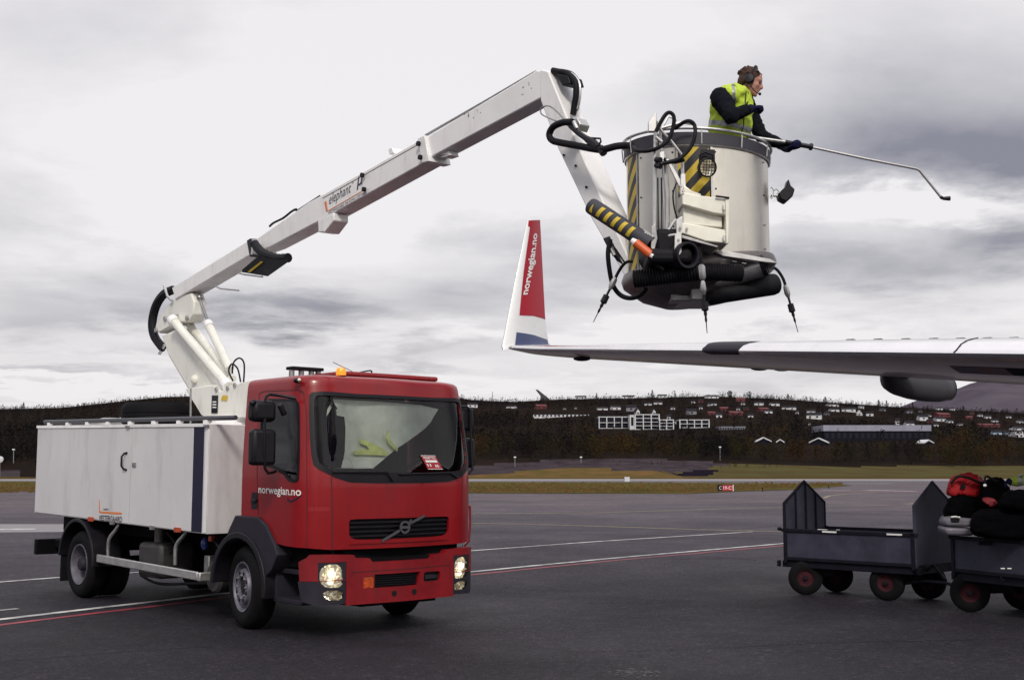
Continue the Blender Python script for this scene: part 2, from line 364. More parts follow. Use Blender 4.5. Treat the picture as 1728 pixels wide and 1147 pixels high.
# ------------------------------------------------------------------ ground
def sheet(name, pts, m, z, kind='structure', noisy=0, label=None):
    mb = MB(); mb.add([V(p[0], p[1], z) for p in pts], [tuple(range(len(pts)))])
    o = mb.build(name, m, loc=(0, 0, 0), flat=True); tag(o, kind=kind); return o
def asphalt():
    m = bpy.data.materials.new('asphalt'); m.use_nodes = True; t = m.node_tree; b = t.nodes['Principled BSDF']
    c = t.nodes.new('ShaderNodeTexCoord')
    def nz(s, d=8, r=.6):
        n = t.nodes.new('ShaderNodeTexNoise'); n.inputs['Scale'].default_value = s; n.inputs['Detail'].default_value = d; n.inputs['Roughness'].default_value = r
        t.links.new(c.outputs['Object'], n.inputs['Vector']); return n.outputs['Fac']
    def ramp(x, stops):
        r = t.nodes.new('ShaderNodeValToRGB'); e = r.color_ramp.elements
        e[0].position, e[0].color = stops[0][0], (*stops[0][1], 1); e[1].position, e[1].color = stops[-1][0], (*stops[-1][1], 1)
        for p, q in stops[1:-1]: k = e.new(p); k.color = (*q, 1)
        t.links.new(x, r.inputs[0]); return r.outputs[0]
    def mixc(a, b_, f, mode='MULTIPLY'):
        x = t.nodes.new('ShaderNodeMix'); x.data_type = 'RGBA'; x.blend_type = mode
        for s, i in ((a, 6), (b_, 7)): t.links.new(s, x.inputs[i])
        if isinstance(f, float): x.inputs[0].default_value = f
        else: t.links.new(f, x.inputs[0])
        return x.outputs[2]
    big = ramp(nz(.12, 7), [(.35, (.0125, .0114, .0170)), (.65, (.0215, .0198, .0265))])
    mid = ramp(nz(1.3, 8, .7), [(.3, (.72, .72, .74)), (.7, (1.15, 1.13, 1.12))])
    vor = t.nodes.new('ShaderNodeTexVoronoi'); vor.inputs['Scale'].default_value = 55; t.links.new(c.outputs['Object'], vor.inputs['Vector'])
    agg = ramp(vor.outputs['Color'], [(.0, (.25, .25, .3)), (.5, (.9, .85, .9)), (.8, (1.4, 1.25, 1.25)), (1., (5.5, 4.6, 4.3))])
    col = mixc(mixc(big, mid, 1.), agg, .85)
    v2 = t.nodes.new('ShaderNodeTexVoronoi'); v2.inputs['Scale'].default_value = 17; t.links.new(c.outputs['Object'], v2.inputs['Vector'])
    col = mixc(col, ramp(v2.outputs['Color'], [(0, (.55, .55, .6)), (.5, (.9, .88, .9)), (.85, (1.25, 1.2, 1.2)), (1, (2.4, 2.2, 2.1))]), .85)
    col = mixc(col, ramp(nz(9, 6, .75), [(.3, (.62, .62, .66)), (.7, (1.35, 1.3, 1.28))]), .8)
    t.links.new(col, b.inputs['Base Color'])
    st = nz(.35, 9, .7); rr = ramp(st, [(.3, (.62,) * 3), (.7, (.85,) * 3)]); t.links.new(rr, b.inputs['Roughness'])
    so_ = t.nodes.new('ShaderNodeSeparateXYZ'); t.links.new(c.outputs['Object'], so_.inputs[0])
    def mm(op, a, b_=None, c_=None, cl=False):
        q = t.nodes.new('ShaderNodeMath'); q.operation = op; q.use_clamp = cl
        for k, x in enumerate((a, b_, c_)):
            if x is None: continue
            if isinstance(x, (int, float)): q.inputs[k].default_value = x
            else: t.links.new(x, q.inputs[k])
        return q.outputs[0]
    nb = nz(.06, 6, .65)                                       # paler with distance: grazing sky sheen painted into the colour
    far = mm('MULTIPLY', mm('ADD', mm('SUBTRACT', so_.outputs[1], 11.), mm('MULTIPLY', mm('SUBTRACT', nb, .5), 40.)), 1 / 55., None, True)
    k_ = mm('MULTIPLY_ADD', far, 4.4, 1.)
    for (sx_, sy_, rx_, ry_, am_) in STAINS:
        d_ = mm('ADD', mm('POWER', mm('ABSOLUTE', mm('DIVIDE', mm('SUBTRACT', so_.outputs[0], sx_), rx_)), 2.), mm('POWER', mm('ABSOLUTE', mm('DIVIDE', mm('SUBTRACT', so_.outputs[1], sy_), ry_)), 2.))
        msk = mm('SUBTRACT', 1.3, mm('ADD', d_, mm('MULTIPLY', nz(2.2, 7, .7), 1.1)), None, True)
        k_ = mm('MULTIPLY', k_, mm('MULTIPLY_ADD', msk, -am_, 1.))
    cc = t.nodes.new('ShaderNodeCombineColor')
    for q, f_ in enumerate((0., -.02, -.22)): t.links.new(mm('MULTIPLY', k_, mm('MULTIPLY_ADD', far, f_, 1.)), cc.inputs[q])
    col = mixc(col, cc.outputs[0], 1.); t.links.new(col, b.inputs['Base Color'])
    b.inputs['Specular IOR Level'].default_value = .23
    bp = t.nodes.new('ShaderNodeBump'); bp.inputs['Strength'].default_value = .9; bp.inputs['Distance'].default_value = .012
    t.links.new(vor.outputs['Distance'], bp.inputs['Height']); t.links.new(bp.outputs[0], b.inputs['Normal'])
    return m
STAINS = [(ground(x, y)[0], ground(x, y)[1], rx_, ry_, am) for x, y, rx_, ry_, am in ((985, 1036, .30, .22, .6), (945, 1044, .35, .12, .5), (1180, 943, .9, .35, .35), (300, 1010, 1.2, .5, .35), (1500, 1090, .5, .5, .25), (650, 1085, .6, .3, .3))]
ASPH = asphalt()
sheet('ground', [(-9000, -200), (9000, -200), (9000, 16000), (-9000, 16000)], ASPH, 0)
def gp(px, py): p = ground(px, py); return (p[0], p[1])
GRASS = mat('autumn_grass', (.105, .082, .030), .95, spec=0, col2=(.062, .060, .020), vscale=.25, bump=.6, bscale=3)
GRASS2 = mat('green_brown_grass', (.080, .070, .030), .95, spec=0, bump=.5, bscale=1.5, col2=(.066, .050, .024), vscale=.08)
RUNWAY = mat('pale_runway_concrete', (.20, .19, .20), .8, var=.2, vscale=.1)
PAINTW = mat('worn_white_line_paint', (.62, .62, .60), .6, col2=(.22, .21, .22), vscale=2.5)
PAINTR = mat('worn_red_line_paint', (.34, .025, .045), .6, col2=(.12, .018, .03), vscale=4)
PAINTY = mat('faded_yellow_line_paint', (.30, .26, .10), .7, col2=(.10, .09, .06), vscale=3)
STAIN = mat('dark_oil_stain', (.0105, .0095, .0145), .9, spec=.22, var=.4, vscale=3)
def strip(mb, pix, width, z=0, jit=.0):
    P = [ground(*q)[:2] for q in pix]; Q = []
    for i in range(len(P) - 1):
        n = max(2, int(np.linalg.norm(P[i + 1] - P[i]) / .6)) if jit else 1
        for k in range(n): Q.append(P[i] + (P[i + 1] - P[i]) * k / n)
    Q.append(P[-1]); rnd = random.Random(3); vs = []; 
    for i, p in enumerate(Q):
        t = unit(Q[min(i + 1, len(Q) - 1)] - Q[max(i - 1, 0)]); nn = V(-t[1], t[0]); j = rnd.uniform(-jit, jit)
        vs += [V(*(p + nn * (width / 2 + j)), z), V(*(p - nn * (width / 2 - j)), z)]
    mb.add(vs, [(2 * i, 2 * i + 1, 2 * i + 3, 2 * i + 2) for i in range(len(Q) - 1)])
mb = MB(); strip(mb, [(-60, 1052), (0, 1045), (180, 1024), (360, 1003), (560, 985), (790, 965), (1050, 940), (1320, 917), (1400, 911)], .14, .006, .012)
tag(mb.build('white_line', PAINTW, loc=(0, 0, 0), flat=True), kind='structure')
mb = MB(); strip(mb, [(-60, 1062), (0, 1054), (180, 1032), (360, 1010), (560, 991), (790, 970), (1050, 944), (1320, 920.5), (1400, 914)], .12, .004, .02)
tag(mb.build('red_line', PAINTR, loc=(0, 0, 0), flat=True), kind='structure')
mb = MB(); strip(mb, [(-60, 990), (0, 982), (90, 975), (300, 961), (785, 930), (1000, 914), (1270, 897)], .13, .008, .01)
strip(mb, [(-40, 1034), (30, 1027)], .1, .008)
tag(mb.build('far_white_line', PAINTW, loc=(0, 0, 0), flat=True), kind='structure')
mb = MB(); strip(mb, [(785, 867), (1000, 865), (1300, 856), (1500, 852)], .25, .006, .04); strip(mb, [(785, 882), (930, 885), (1170, 893), (1330, 897)], .2, .006, .04)
strip(mb, [(905, 838.5), (1010, 838)], .35, .006); strip(mb, [(1390, 840), (1400, 836), (1430, 833), (1480, 830.5)], .25, .006); strip(mb, [(1530, 850), (1545, 849)], .4, .006)
tag(mb.build('yellow_line', PAINTY, loc=(0, 0, 0), flat=True), kind='structure')
mb = MB(); strip(mb, [(1460, 826.5), (1545, 828.5)], 1.0, .006); strip(mb, [(1385, 826.5), (1435, 826.3)], .8, .006)
strip(mb, [(1430, 815.5), (1505, 815.3)], 1.6, .02); strip(mb, [(0, 893), (60, 892)], .5, .006)
tag(mb.build('hold_line', PAINTW, loc=(0, 0, 0), flat=True), kind='structure')
mb = MB(); strip(mb, [(1375, 827.4), (1560, 829.6)], .8, .003)
tag(mb.build('hold_line_red', PAINTR, loc=(0, 0, 0), flat=True), kind='structure')
# pale concrete patch seen left of the truck
sheet('concrete_apron', [gp(-400, 884), gp(170, 884), gp(150, 897), gp(-400, 901)], RUNWAY, .005)
rnd = random.Random(8)
# specks of gravel / peeling paint
mb = MB()
for _ in range(130):
    px, py = rnd.choice([(rnd.gauss(1075, 28), rnd.gauss(1134, 5)), (rnd.uniform(480, 800), rnd.uniform(1040, 1065))] * 4 + [(rnd.uniform(0, 1728), rnd.uniform(1000, 1147))] )
    if rnd.random() < .35 and py < 1100: continue
    p = ground(px, py); r = rnd.uniform(.004, .02 if py > 1125 and 1000 < px < 1150 else .012)
    a = [rnd.uniform(.5, 1) * r for _ in range(5)]
    mb.add([V(p[0] + a[k] * 1.6 * math.cos(k * 1.257), p[1] + a[k] * math.sin(k * 1.257), .004) for k in range(5)], [(0, 1, 2, 3, 4)])
tag(mb.build('paint_flecks', mat('grey_fleck', (.16, .155, .16), .8, var=.5, vscale=5), loc=(0, 0, 0), flat=True), kind='stuff')

mb = MB()
for ln, wd_ in (([(1186, 940), (1230, 941), (1276, 945)], .05), ([(1000, 1100), (1150, 1096), (1400, 1084), (1700, 1078)], .012), ([(820, 925), (1100, 903), (1330, 886)], .03), ([(-20, 1118), (200, 1100), (360, 1090)], .012), ([(1330, 862), (1500, 868), (1700, 872)], .08), ([(800, 850), (1200, 846), (1500, 840)], .1)): strip(mb, ln, wd_, .0025, wd_ * .3)
tag(mb.build('tar_seams', STAIN, loc=(0, 0, 0), flat=True), kind='structure')
# grass islands and runway
isl = [gp(x, y) for x, y in ((-1800, 833), (-300, 829), (60, 826), (820, 832), (1160, 833), (1260, 828.5), (1340, 826), (1400, 822), (1437, 819), (1405, 816.5), (1300, 815), (1100, 814), (785, 813), (60, 812), (-300, 812), (-1800, 813))]
sheet('grass_island', isl, GRASS, .03)
sheet('runway', [(-900, ground(0, 811.5)[1]), (900, ground(0, 811.5)[1]), (900, ground(0, 808)[1]), (-900, ground(0, 808)[1])], RUNWAY, .02)
rs = np.random.RandomState(5)
def tufts(name, n, fx, col, hh, label=None):
    mb = MB(); q = rs.rand(n, 6)
    for i in range(n):
        x, y, z = fx(q[i]); h = hh * (.5 + q[i, 3]); a = q[i, 4] * 3.14; wd = h * (.5 + q[i, 5]); d = V(math.cos(a), math.sin(a) * .3, 0) * wd
        mb.add([V(x, y, z) - d, V(x, y, z) + d, V(x, y, z + h) + d * .4, V(x, y, z + h * .8) - d * .5], [(0, 1, 2, 3)])
    o = mb.build(name, col, loc=(0, 0, 0), flat=True, recalc=False); tag(o, kind='stuff', label=label, cat='grass'); return o
DRY = mat('dry_rust_grass', (.145, .082, .036), .95, spec=0, col2=(.078, .066, .024), vscale=.15)
def fi(q):
    px = -60 + q[0] * 1480; lim = 831.5 if px < 1180 else 831.5 - (px - 1180) * .052; py = 814.5 + q[1] ** .7 * (lim - 814.5); p = ground(px, py); return p[0], p[1], .02
tufts('grass', 5000, fi, DRY, .16, 'rust brown dry grass on the strip between apron and runway')

sheet('verge', [(-900, ground(0, 808)[1]), (900, ground(0, 808)[1]), (900, 326), (-900, 326)], DRY, .02)
# ------------------------------------------------------------------ terrain
RX = [-800, -300, 0, 100, 200, 280, 340, 560, 750, 800, 870, 950, 1100, 1200, 1300, 1400, 1500, 1600, 1728, 2000, 2600]
RY = [690, 690, 690, 688, 678, 670, 668, 664, 668, 675, 678, 674, 670, 668, 671, 679, 686, 692, 697, 700, 702]
R0, R1 = 350., 1500.
def hashn(x, y, s):
    return math.sin(x * .013 * s + 1.3) * math.cos(y * .017 * s - .7) + .5 * math.sin(x * .037 * s + y * .029 * s)
def terr(x, y):
    if y <= 320: return 0.
    px = 864 + F * x / y * 1.0; ry = float(np.interp(px, RX, RY)); top = (795 - ry) / F * R1 + EYE
    t = (y - R0) / (R1 - R0)
    if t <= 0: h = 0.
    elif t < 1:
        h = top * (t ** 1.12) 
        if t < .07: h *= .5 + .5 * t / .07
    else: h = top * max(.2, 1 - (t - 1) * 1.2)
    hn = hashn(x, y, 1) * min(1, max(0, t) * 6) * 2.2 * (1 - .8 * min(1, max(0, t) ** 3))
    # gravel bank with a cutting, left of the grass slope
    if 300 < y < 420:
        q = 864 + F * x / y; e = math.exp(-((y - 372) / 22) ** 2)
        if 700 < q < 1250: h = max(h, e * 3.6 * min(1, (q - 700) / 260) * min(1, max(0, (1150 - q)) / 45 if q > 1105 else 1))
    return h + hn
mb = MB(); nx, ny = 460, 110; ys = [321 + (k / (ny - 1)) ** 1.5 * 1700 for k in range(ny)]; vs = []
for yy in ys:
    for i in range(nx): x = (i / (nx - 1) - .5) * 1.9 * yy; vs.append(V(x, yy, terr(x, yy)))
fs = [(j * nx + i, j * nx + i + 1, (j + 1) * nx + i + 1, (j + 1) * nx + i) for j in range(ny - 1) for i in range(nx - 1)]
HILL = mat('hillside_undergrowth', (.013, .010, .010), .95, spec=0, col2=(.020, .015, .012), vscale=.02)
SLOPE = GRASS2; GRAV = mat('purple_grey_gravel', (.058, .046, .052), .95, spec=0, col2=(.032, .026, .032), vscale=.15)
mb.v = [tuple(p) for p in vs]
for f in fs:
    c = np.mean([vs[i] for i in f], 0); px = 864 + F * c[0] / c[1]
    g = 1 if c[1] < (425 + 12 * math.sin(c[0] * .05)) else 0
    jj = 40 * math.sin(c[1] * .31) + 25 * math.sin(c[0] * .21); dg = (c[1] - 355) * 1.4
    if g and 60 < px < 1130 + dg + jj * .5 and c[1] > 358 + 3 * math.sin(c[0] * .11): g = 2
    if 780 < px < 1180 and c[1] <= 358 + 3 * math.sin(c[0] * .11) and c[1] > 335: g = 3
    if 1120 + dg < px < 1185 + dg * .6 and 362 < c[1] < 395: g = 4
    if g and px < 60: g = 2 if c[1] > 370 else 1
    if 40 < px < 780 and c[1] > 360: g = 0
    mb.f.append(f); mb.m.append(g)
tag(mb.build('hill', [HILL, SLOPE, GRAV, DRY, mat('dark_cutting', (.016, .012, .02), .95, spec=0, var=.4, vscale=.3)], loc=(0, 0, 0), sharp=80), kind='structure')
# distant bare mountain
mb = MB(); MX = [1450, 1560, 1590, 1640, 1680, 1728, 1800, 1950, 2200, 2500]; MY = [700, 686, 676, 656, 646, 641, 640, 652, 680, 700]; vs = []; n1, n2 = 60, 14
for j in range(n2):
    yy = 5200 + j * 230; t = j / (n2 - 1)
    for i in range(n1):
        px = 1420 + i / (n1 - 1) * 1100; tp = (795 - np.interp(px, MX, MY)) / F * 7200 + EYE; x = (px - 864) / F * 7200 * (.86 + .14 * t)
        sh = math.sin(min(1, t / .72) * math.pi / 2) ** .8 if t < .72 else 1 - (t - .72)
        vs.append(V(x, yy, tp * sh + 22 * math.sin(i * .9 + j * .7) * math.sin(t * 3) * (1 - abs(t - .3))))
mb.add(vs, [(j * n1 + i, j * n1 + i + 1, (j + 1) * n1 + i + 1, (j + 1) * n1 + i) for j in range(n2 - 1) for i in range(n1 - 1)])
tag(mb.build('mountain', mat('bare_grey_mountain', (.095, .082, .100), .95, spec=0, col2=(.068, .056, .074), vscale=.0025), loc=(0, 0, 0), sharp=80), kind='structure')
def terr_hit(px, py, ymin=380):
    r = ray(px, py); y = ymin
    while y < 1480:
        p = CP + r * y / r[1]
        if p[2] <= terr(p[0], y): return p
        y += 4
    p = CP + r * 1480 / r[1]; return p

# ------------------------------------------------------------------ houses on the hillside
CLEAR = []                                                    # places where the trees leave the view open
HW = {'white': mat('white_timber', (.60, .60, .62), .7, var=.15, vscale=.3), 'red': mat('red_timber', (.12, .020, .025), .7, var=.2, vscale=.3),
      'grey': mat('grey_timber', (.20, .20, .23), .7, var=.2, vscale=.3), 'blue': mat('pale_blue_timber', (.35, .42, .52), .7, var=.2, vscale=.3), 'dark': mat('dark_stained_timber', (.012, .012, .018), .9, spec=.05)}
HR = {'dark': mat('dark_roof_tiles', (.020, .018, .024), .9, spec=.1, var=.3, vscale=.5), 'red': mat('red_roof_tiles', (.13, .022, .028), .8, var=.3, vscale=.5), 'grey': mat('light_grey_metal_roof', (.27, .27, .34), .5, var=.2, vscale=.2)}
WIN = mat('dark_window_glass', (.012, .013, .020), .5, spec=.15)
def ordw(n):
    return ['', 'first', 'second', 'third', 'fourth', 'fifth', 'sixth', 'seventh', 'eighth', 'ninth', 'tenth', 'eleventh', 'twelfth', 'thirteenth', 'fourteenth', 'fifteenth', 'sixteenth', 'seventeenth', 'eighteenth', 'nineteenth', 'twentieth',
            'twenty-first', 'twenty-second', 'twenty-third', 'twenty-fourth', 'twenty-fifth', 'twenty-sixth', 'twenty-seventh', 'twenty-eighth', 'twenty-ninth', 'thirtieth'][n] if n < 31 else str(n) + 'th'
A, B = (780, 640, 3.6), (1240, 640, 3.541)
HS = []
def hs(r, lst, wall, roof='dark', gable=False):
    for x, y, w_, h_ in lst: HS.append((r[0] + x / r[2], r[1] + y / r[2], w_ / r[2], h_ / r[2], wall, roof, gable))
hs(A, [(62, 155, 60, 20), (300, 165, 50, 12), (850, 175, 60, 13), (930, 170, 50, 20), (720, 105, 60, 11), (1010, 103, 70, 12), (1190, 141, 50, 14), (1130, 147, 40, 12), (1215, 98, 50, 12), (1515, 103, 70, 14), (1255, 228, 20, 22), (1285, 256, 22, 18), (620, 176, 12, 10), (688, 172, 12, 10), (1500, 152, 12, 16), (1560, 217, 34, 20)], 'white')
hs(A, [(1062, 190, 22, 28), (1160, 192, 20, 26)], 'white', 'dark', True)
hs(A, [(475, 165, 60, 20), (1690, 122, 50, 16), (1590, 178, 45, 16), (1655, 203, 80, 14), (1510, 205, 40, 14)], 'red', 'red')
hs(A, [(1030, 175, 60, 30), (1390, 195, 55, 26)], 'grey', 'dark')
hs(B, [(145, 142, 50, 16), (235, 145, 50, 14), (200, 190, 40, 16), (95, 215, 30, 12), (325, 168, 80, 14), (455, 190, 50, 16), (475, 218, 82, 30), (580, 150, 60, 11), (590, 180, 50, 14), (680, 180, 80, 20), (805, 205, 40, 18),
       (970, 252, 18, 28), (1040, 265, 48, 24), (1120, 228, 50, 28), (1150, 213, 30, 12), (1220, 236, 60, 18), (1280, 248, 30, 14), (1220, 172, 30, 12), (1297, 174, 20, 10), (1345, 266, 26, 9), (1510, 222, 30, 14), (1552, 245, 30, 12), (1692, 292, 70, 18), (445, 265, 10, 20)], 'white')
hs(B, [(745, 195, 36, 34)], 'white', 'dark', True)
hs(B, [(20, 202, 50, 12), (165, 178, 56, 14), (1235, 212, 80, 20), (1400, 226, 34, 12), (1510, 273, 116, 12)], 'red', 'red')
hs(B, [(1560, 316, 52, 18), (1622, 318, 50, 18)], 'blue', 'dark')
hs(B, [(1040, 190, 40, 14), (880, 178, 30, 12)], 'grey', 'dark')
hs(B, [(168, 366, 78, 26), (505, 372, 96, 32), (1135, 376, 56, 18), (272, 371, 36, 14)], 'dark', 'grey', True)
_r = random.Random(21)
for _ in range(46):
    x = _r.uniform(1090, 1725); y = np.interp(x, [1090, 1300, 1725], [672, 676, 696]) + abs(_r.gauss(0, 11)) + 2
    if any(abs(x - q[0]) < (q[2] / 2 + 5) and abs(y - q[1]) < (q[3] / 2 + 4) for q in HS) or (1000 < x < 1200 and y > 694) or y > 716: continue
    HS.append((x, y, _r.uniform(4.5, 9.5), _r.uniform(3., 4.6), _r.choice(['white'] * 5 + ['red', 'grey']), 'dark', False))
HS.sort(key=lambda q: q[0]); cnt = {}
DESC = {('white', False): 'white house with dark roof', ('white', True): 'white gable-fronted house', ('red', False): 'dark red house', ('grey', False): 'grey timber house', ('blue', False): 'pale blue house', ('dark', True): 'dark house with pale gable edges'}
def house(px, py, wp, hp, wall, roof, gable):
    P = terr_hit(px, py + hp / 2 + 1); Y = P[1]; W_ = wp * Y / F; H_ = hp * Y / F
    k = (wall, gable); cnt[k] = cnt.get(k, 0) + 1
    where = 'at the foot of the hill' if py > 735 else ('near the hill ridge' if py < 682 else 'on the hillside')
    t = thing('house', (P[0], Y, P[2] - 1), f"{DESC[k]} {where}, {ordw(cnt[k])} from left", 'house', 'houses on the wooded hillside')
    rot = random.Random(int(px * 7)).uniform(-.35, .35); c, s = math.cos(rot), math.sin(rot); R = np.array([[c, -s, 0], [s, c, 0], [0, 0, 1.]])
    D = max(6, min(W_, 10)); o = V(P[0], Y, P[2]); rh = min(3.0, H_ * .5) if not gable else H_ * .55; wh = H_ - (rh * .45 if not gable else rh); base = -2.
    mb = MB(); mb.box(o + V(0, 0, (wh + base) / 2), (W_, D, wh - base), R)
    if gable: mb.prism([o + R @ V(-W_ / 2, -D / 2, wh), o + R @ V(W_ / 2, -D / 2, wh), o + R @ V(0, -D / 2, wh + rh)], R @ V(0, D, 0))
    else: mb.prism([o + R @ V(-W_ / 2, -D / 2, wh), o + R @ V(-W_ / 2, D / 2, wh), o + R @ V(-W_ / 2, 0, wh + rh * .8)], R @ V(W_, 0, 0))
    mb.build('wall', HW[wall], t)
    mb = MB(); e = .5
    if gable:
        for sx in (-1, 1):
            a, b_ = V(0, 0, wh + rh + .35), V(sx * (W_ / 2 + e), 0, wh - .3)
            mb.prism([o + R @ (a + V(0, -D / 2 - e, 0)), o + R @ (b_ + V(0, -D / 2 - e, 0)), o + R @ (b_ + V(0, -D / 2 - e, .55)), o + R @ (a + V(0, -D / 2 - e, .55))], R @ V(0, D + 2 * e, 0))
        mb.build('roof', HW['white'] if wall == 'dark' else HR[roof], t)
    else:
        for sy in (-1, 1):
            a, b_ = V(-W_ / 2 - e, 0, wh + rh * .8 + .25), V(-W_ / 2 - e, sy * (D / 2 + e), wh - .1)
            mb.prism([o + R @ a, o + R @ b_, o + R @ (b_ + V(0, 0, .3)), o + R @ (a + V(0, 0, .3))], R @ V(W_ + 2 * e, 0, 0))
        mb.build('roof', HR[roof], t)
    nw = max(1, int(W_ / 4.5)); mb = MB()
    for i in range(nw):
        for fl in range(max(1, int(wh / 3.2))): mb.box(o + R @ V(-W_ / 2 + (i + .5) * W_ / nw, -D / 2 - .02, wh - 1.5 - 2.9 * fl), (1.5, .1, 1.3), R)
    mb.build('window', WIN, t)
    CLEAR.append((px - wp / 2 - 1, px + wp / 2 + 1, py - hp / 2 - 1, py + hp / 2 + .5, Y))
for q in HS: house(*q)

# white apartment block
def block(name, label, px0, px1, py0, py1, Y0=None, wall='white', floors=3, bays=6, fin=True, roofm='dark', cat='building', rh=.5, depth=12, group=None):
    P = terr_hit((px0 + px1) / 2, py1) if Y0 is None else at((px0 + px1) / 2, py1, Y0); Y = P[1]
    a, b_ = at(px0, py1, Y), at(px1, py0, Y); W_ = b_[0] - a[0]; H_ = b_[2] - a[2]; t = thing(name, (P[0], Y, P[2]), label, cat, group)
    mb = MB(); mb.box(((a[0] + b_[0]) / 2, Y + depth / 2, a[2] + H_ / 2 - 1), (W_, depth, H_ + 2)); mb.build('wall', HW['dark' if fin else wall], t)
    mb = MB(); mb.box(((a[0] + b_[0]) / 2, Y + depth / 2, b_[2] + rh / 2), (W_ + .8, depth + .8, rh)); mb.build('roof', HR[roofm] if not fin else HW['white'], t)
    fh = H_ / floors; bw = W_ / bays
    for i in range(floors):
        mb = MB()
        for k in range(bays): mb.box((a[0] + (k + .5) * bw, Y - .03, a[2] + (i + .55) * fh), (bw * (.72 if fin else .5), .12, fh * .55))
        mb.build('window', WIN, t)
        if fin: mb = MB(); mb.box(((a[0] + b_[0]) / 2, Y - .5, a[2] + i * fh + .2), (W_, 1.0, .34)); mb.build('balcony', HW['white'], t)
    if fin:
        mb = MB()
        for k in range(0, bays + 1, 2): mb.box((a[0] + k * bw, Y - .6, a[2] + H_ / 2), (.55, 1.4, H_ + .6))
        mb.build('party_wall', HW['white'], t)
    CLEAR.append((px0 - 1, px1 + 1, py0 - 2, py1 - 1, Y))
block('apartment_building', 'long low wing of the white apartment block with dark windows, left of its tower', 1011, 1062, 704, 723, floors=2, bays=8, group='sections of the apartment block')
block('stair_tower', 'tall plain white stair tower in the middle of the apartment block', 1063, 1071, 699, 725, floors=1, bays=1, fin=False, group='sections of the apartment block')
block('apartment_building', 'tallest section of the apartment block with gridded balconies, right of the tower', 1072, 1112, 700, 725, floors=4, bays=6, group='sections of the apartment block')
block('apartment_building', 'lower stepped right section of the apartment block', 1113, 1136, 709, 725, floors=3, bays=4, group='sections of the apartment block')
block('apartment_building', 'white two-storey building with blue-grey upper floor beyond the apartment block', 1147, 1196, 709, 722, floors=2, bays=8, group='sections of the apartment block')
block('row_house', 'long thin white row house left of the apartment block', 900, 994, 699, 703.5, floors=1, bays=14, fin=False)
block('long_building', 'low pale grey building below the white two-storey block', 1214, 1257, 721, 725.5, floors=1, bays=10, fin=False, wall='grey', roofm='grey')
block('hall_building', 'long dark hall with pale lavender-grey roof at the foot of the hill', 1391, 1570, 727, 744, floors=1, bays=18, fin=False, wall='dark', roofm='grey', rh=3.0, depth=24)
block('annex_building', 'low white annex with square windows in front of the long dark hall', 1394, 1438, 735, 741.5, floors=1, bays=6, fin=False)
block('white_building', 'large white building at the right edge of the hillside', 1714, 1745, 727, 738, floors=2, bays=5, fin=False)
# ski jump and masts on the ridge
Pj = at(915, 676, 1480.); t = thing('ski_jump_tower', Pj, 'dark slanting ski jump tower on the hill ridge behind the truck', 'tower')
mb = MB(); q = [at(x, y, 1480.) for x, y in ((904, 657), (908, 657.5), (926, 672), (934, 682), (913, 682), (912, 667))]; mb.prism(q, V(0, 6, 0)); mb.build('inrun', mat('dark_concrete', (.05, .045, .05), .8), t)
MAST = mat('grey_mast_steel', (.22, .22, .24), .6)
for px, py0, py1, lab in ((831, 661, 677, 'thin radio mast on the ridge right of the truck'), (952, 672, 688, 'thin pole on the slope below the ski jump tower')):
    t = at(px, py1, 1450.); mb = MB(); b_ = at(px, py0, 1450.); mb.tube([t, b_], .35, 6); mb.box(b_, (1.5, .4, .3)); mb.box((t + b_) / 2, (1.2, .4, .3)); tag(mb.build('radio_mast', MAST), lab, 'mast')
LPM = mat('pale_lamp_head', (.7, .7, .66), .5)
for px, py0, py1, Y, lab in ((869, 771, 786, 410, 'street lamp before the birch wood, nearer the truck'), (980.5, 771, 783, 420, 'street lamp before the birch wood, below the row house'), (1215, 754, 781, 430, 'street lamp left of the autumn trees below the hall'), (23, 758, 776, 420, 'street lamp at the far left before the dark wood')):
    a = at(px, py1, Y); b_ = at(px, py0, Y); t = thing('street_lamp', a, lab, 'street lamp', 'street lamps by the perimeter road')
    mb = MB(); mb.tube([a - V(0, 0, 1), b_], .12, 6); mb.build('pole', MAST, t); mb = MB(); mb.box(b_, (.8, .5, .4)); mb.build('lamp_head', LPM, t)
# boxes and signs on the field
p = ground(1058, 812.5); t = thing('marker_box', p, 'small white marker box beside the runway', 'marker box'); mb = MB(); mb.box(p + V(0, 0, .42), (.85, .8, .75)); mb.build('box', HW['white'], t, bevel=.04)
mb = MB(); mb.box(p + V(0, 0, .02), (1.1, 1.0, .06)); mb.build('base_plate', HW['grey'], t)
p = ground(1224, 829); sc_ = p[1] / F; t = thing('taxiway_sign', p, 'low red and black taxiway sign with white lettering on the grass edge', 'sign')
mb = MB(); mb.box(p + V(0, 0, .02 + 5.8 * sc_), (26 * sc_, .25, 10.5 * sc_)); mb.build('cabinet', BPL, t)
mb = MB(); mb.box(p + V(3.3 * sc_, -.135, .02 + 5.8 * sc_), (17 * sc_, .02, 9 * sc_)); mb.build('red_face', mat('red_sign_face', (.42, .02, .04), .5), t)
mb = MB(); SS = lambda a, b_, o: p + V(a * sc_, -.15 - o, b_ * sc_)
text(mb, SS, 'C', (-10.5, 3.5, -7, 9)); text(mb, SS, '19-C', (-3.5, 3.5, 9.5, 9)); mb.build('lettering', WTXT, t, recalc=False)
mb = MB(); mb.box(p + V(12.6 * sc_, -.14, .02 + 5.8 * sc_), (1.3 * sc_, .05, 10.5 * sc_)); mb.build('end_post', WTXT, t)
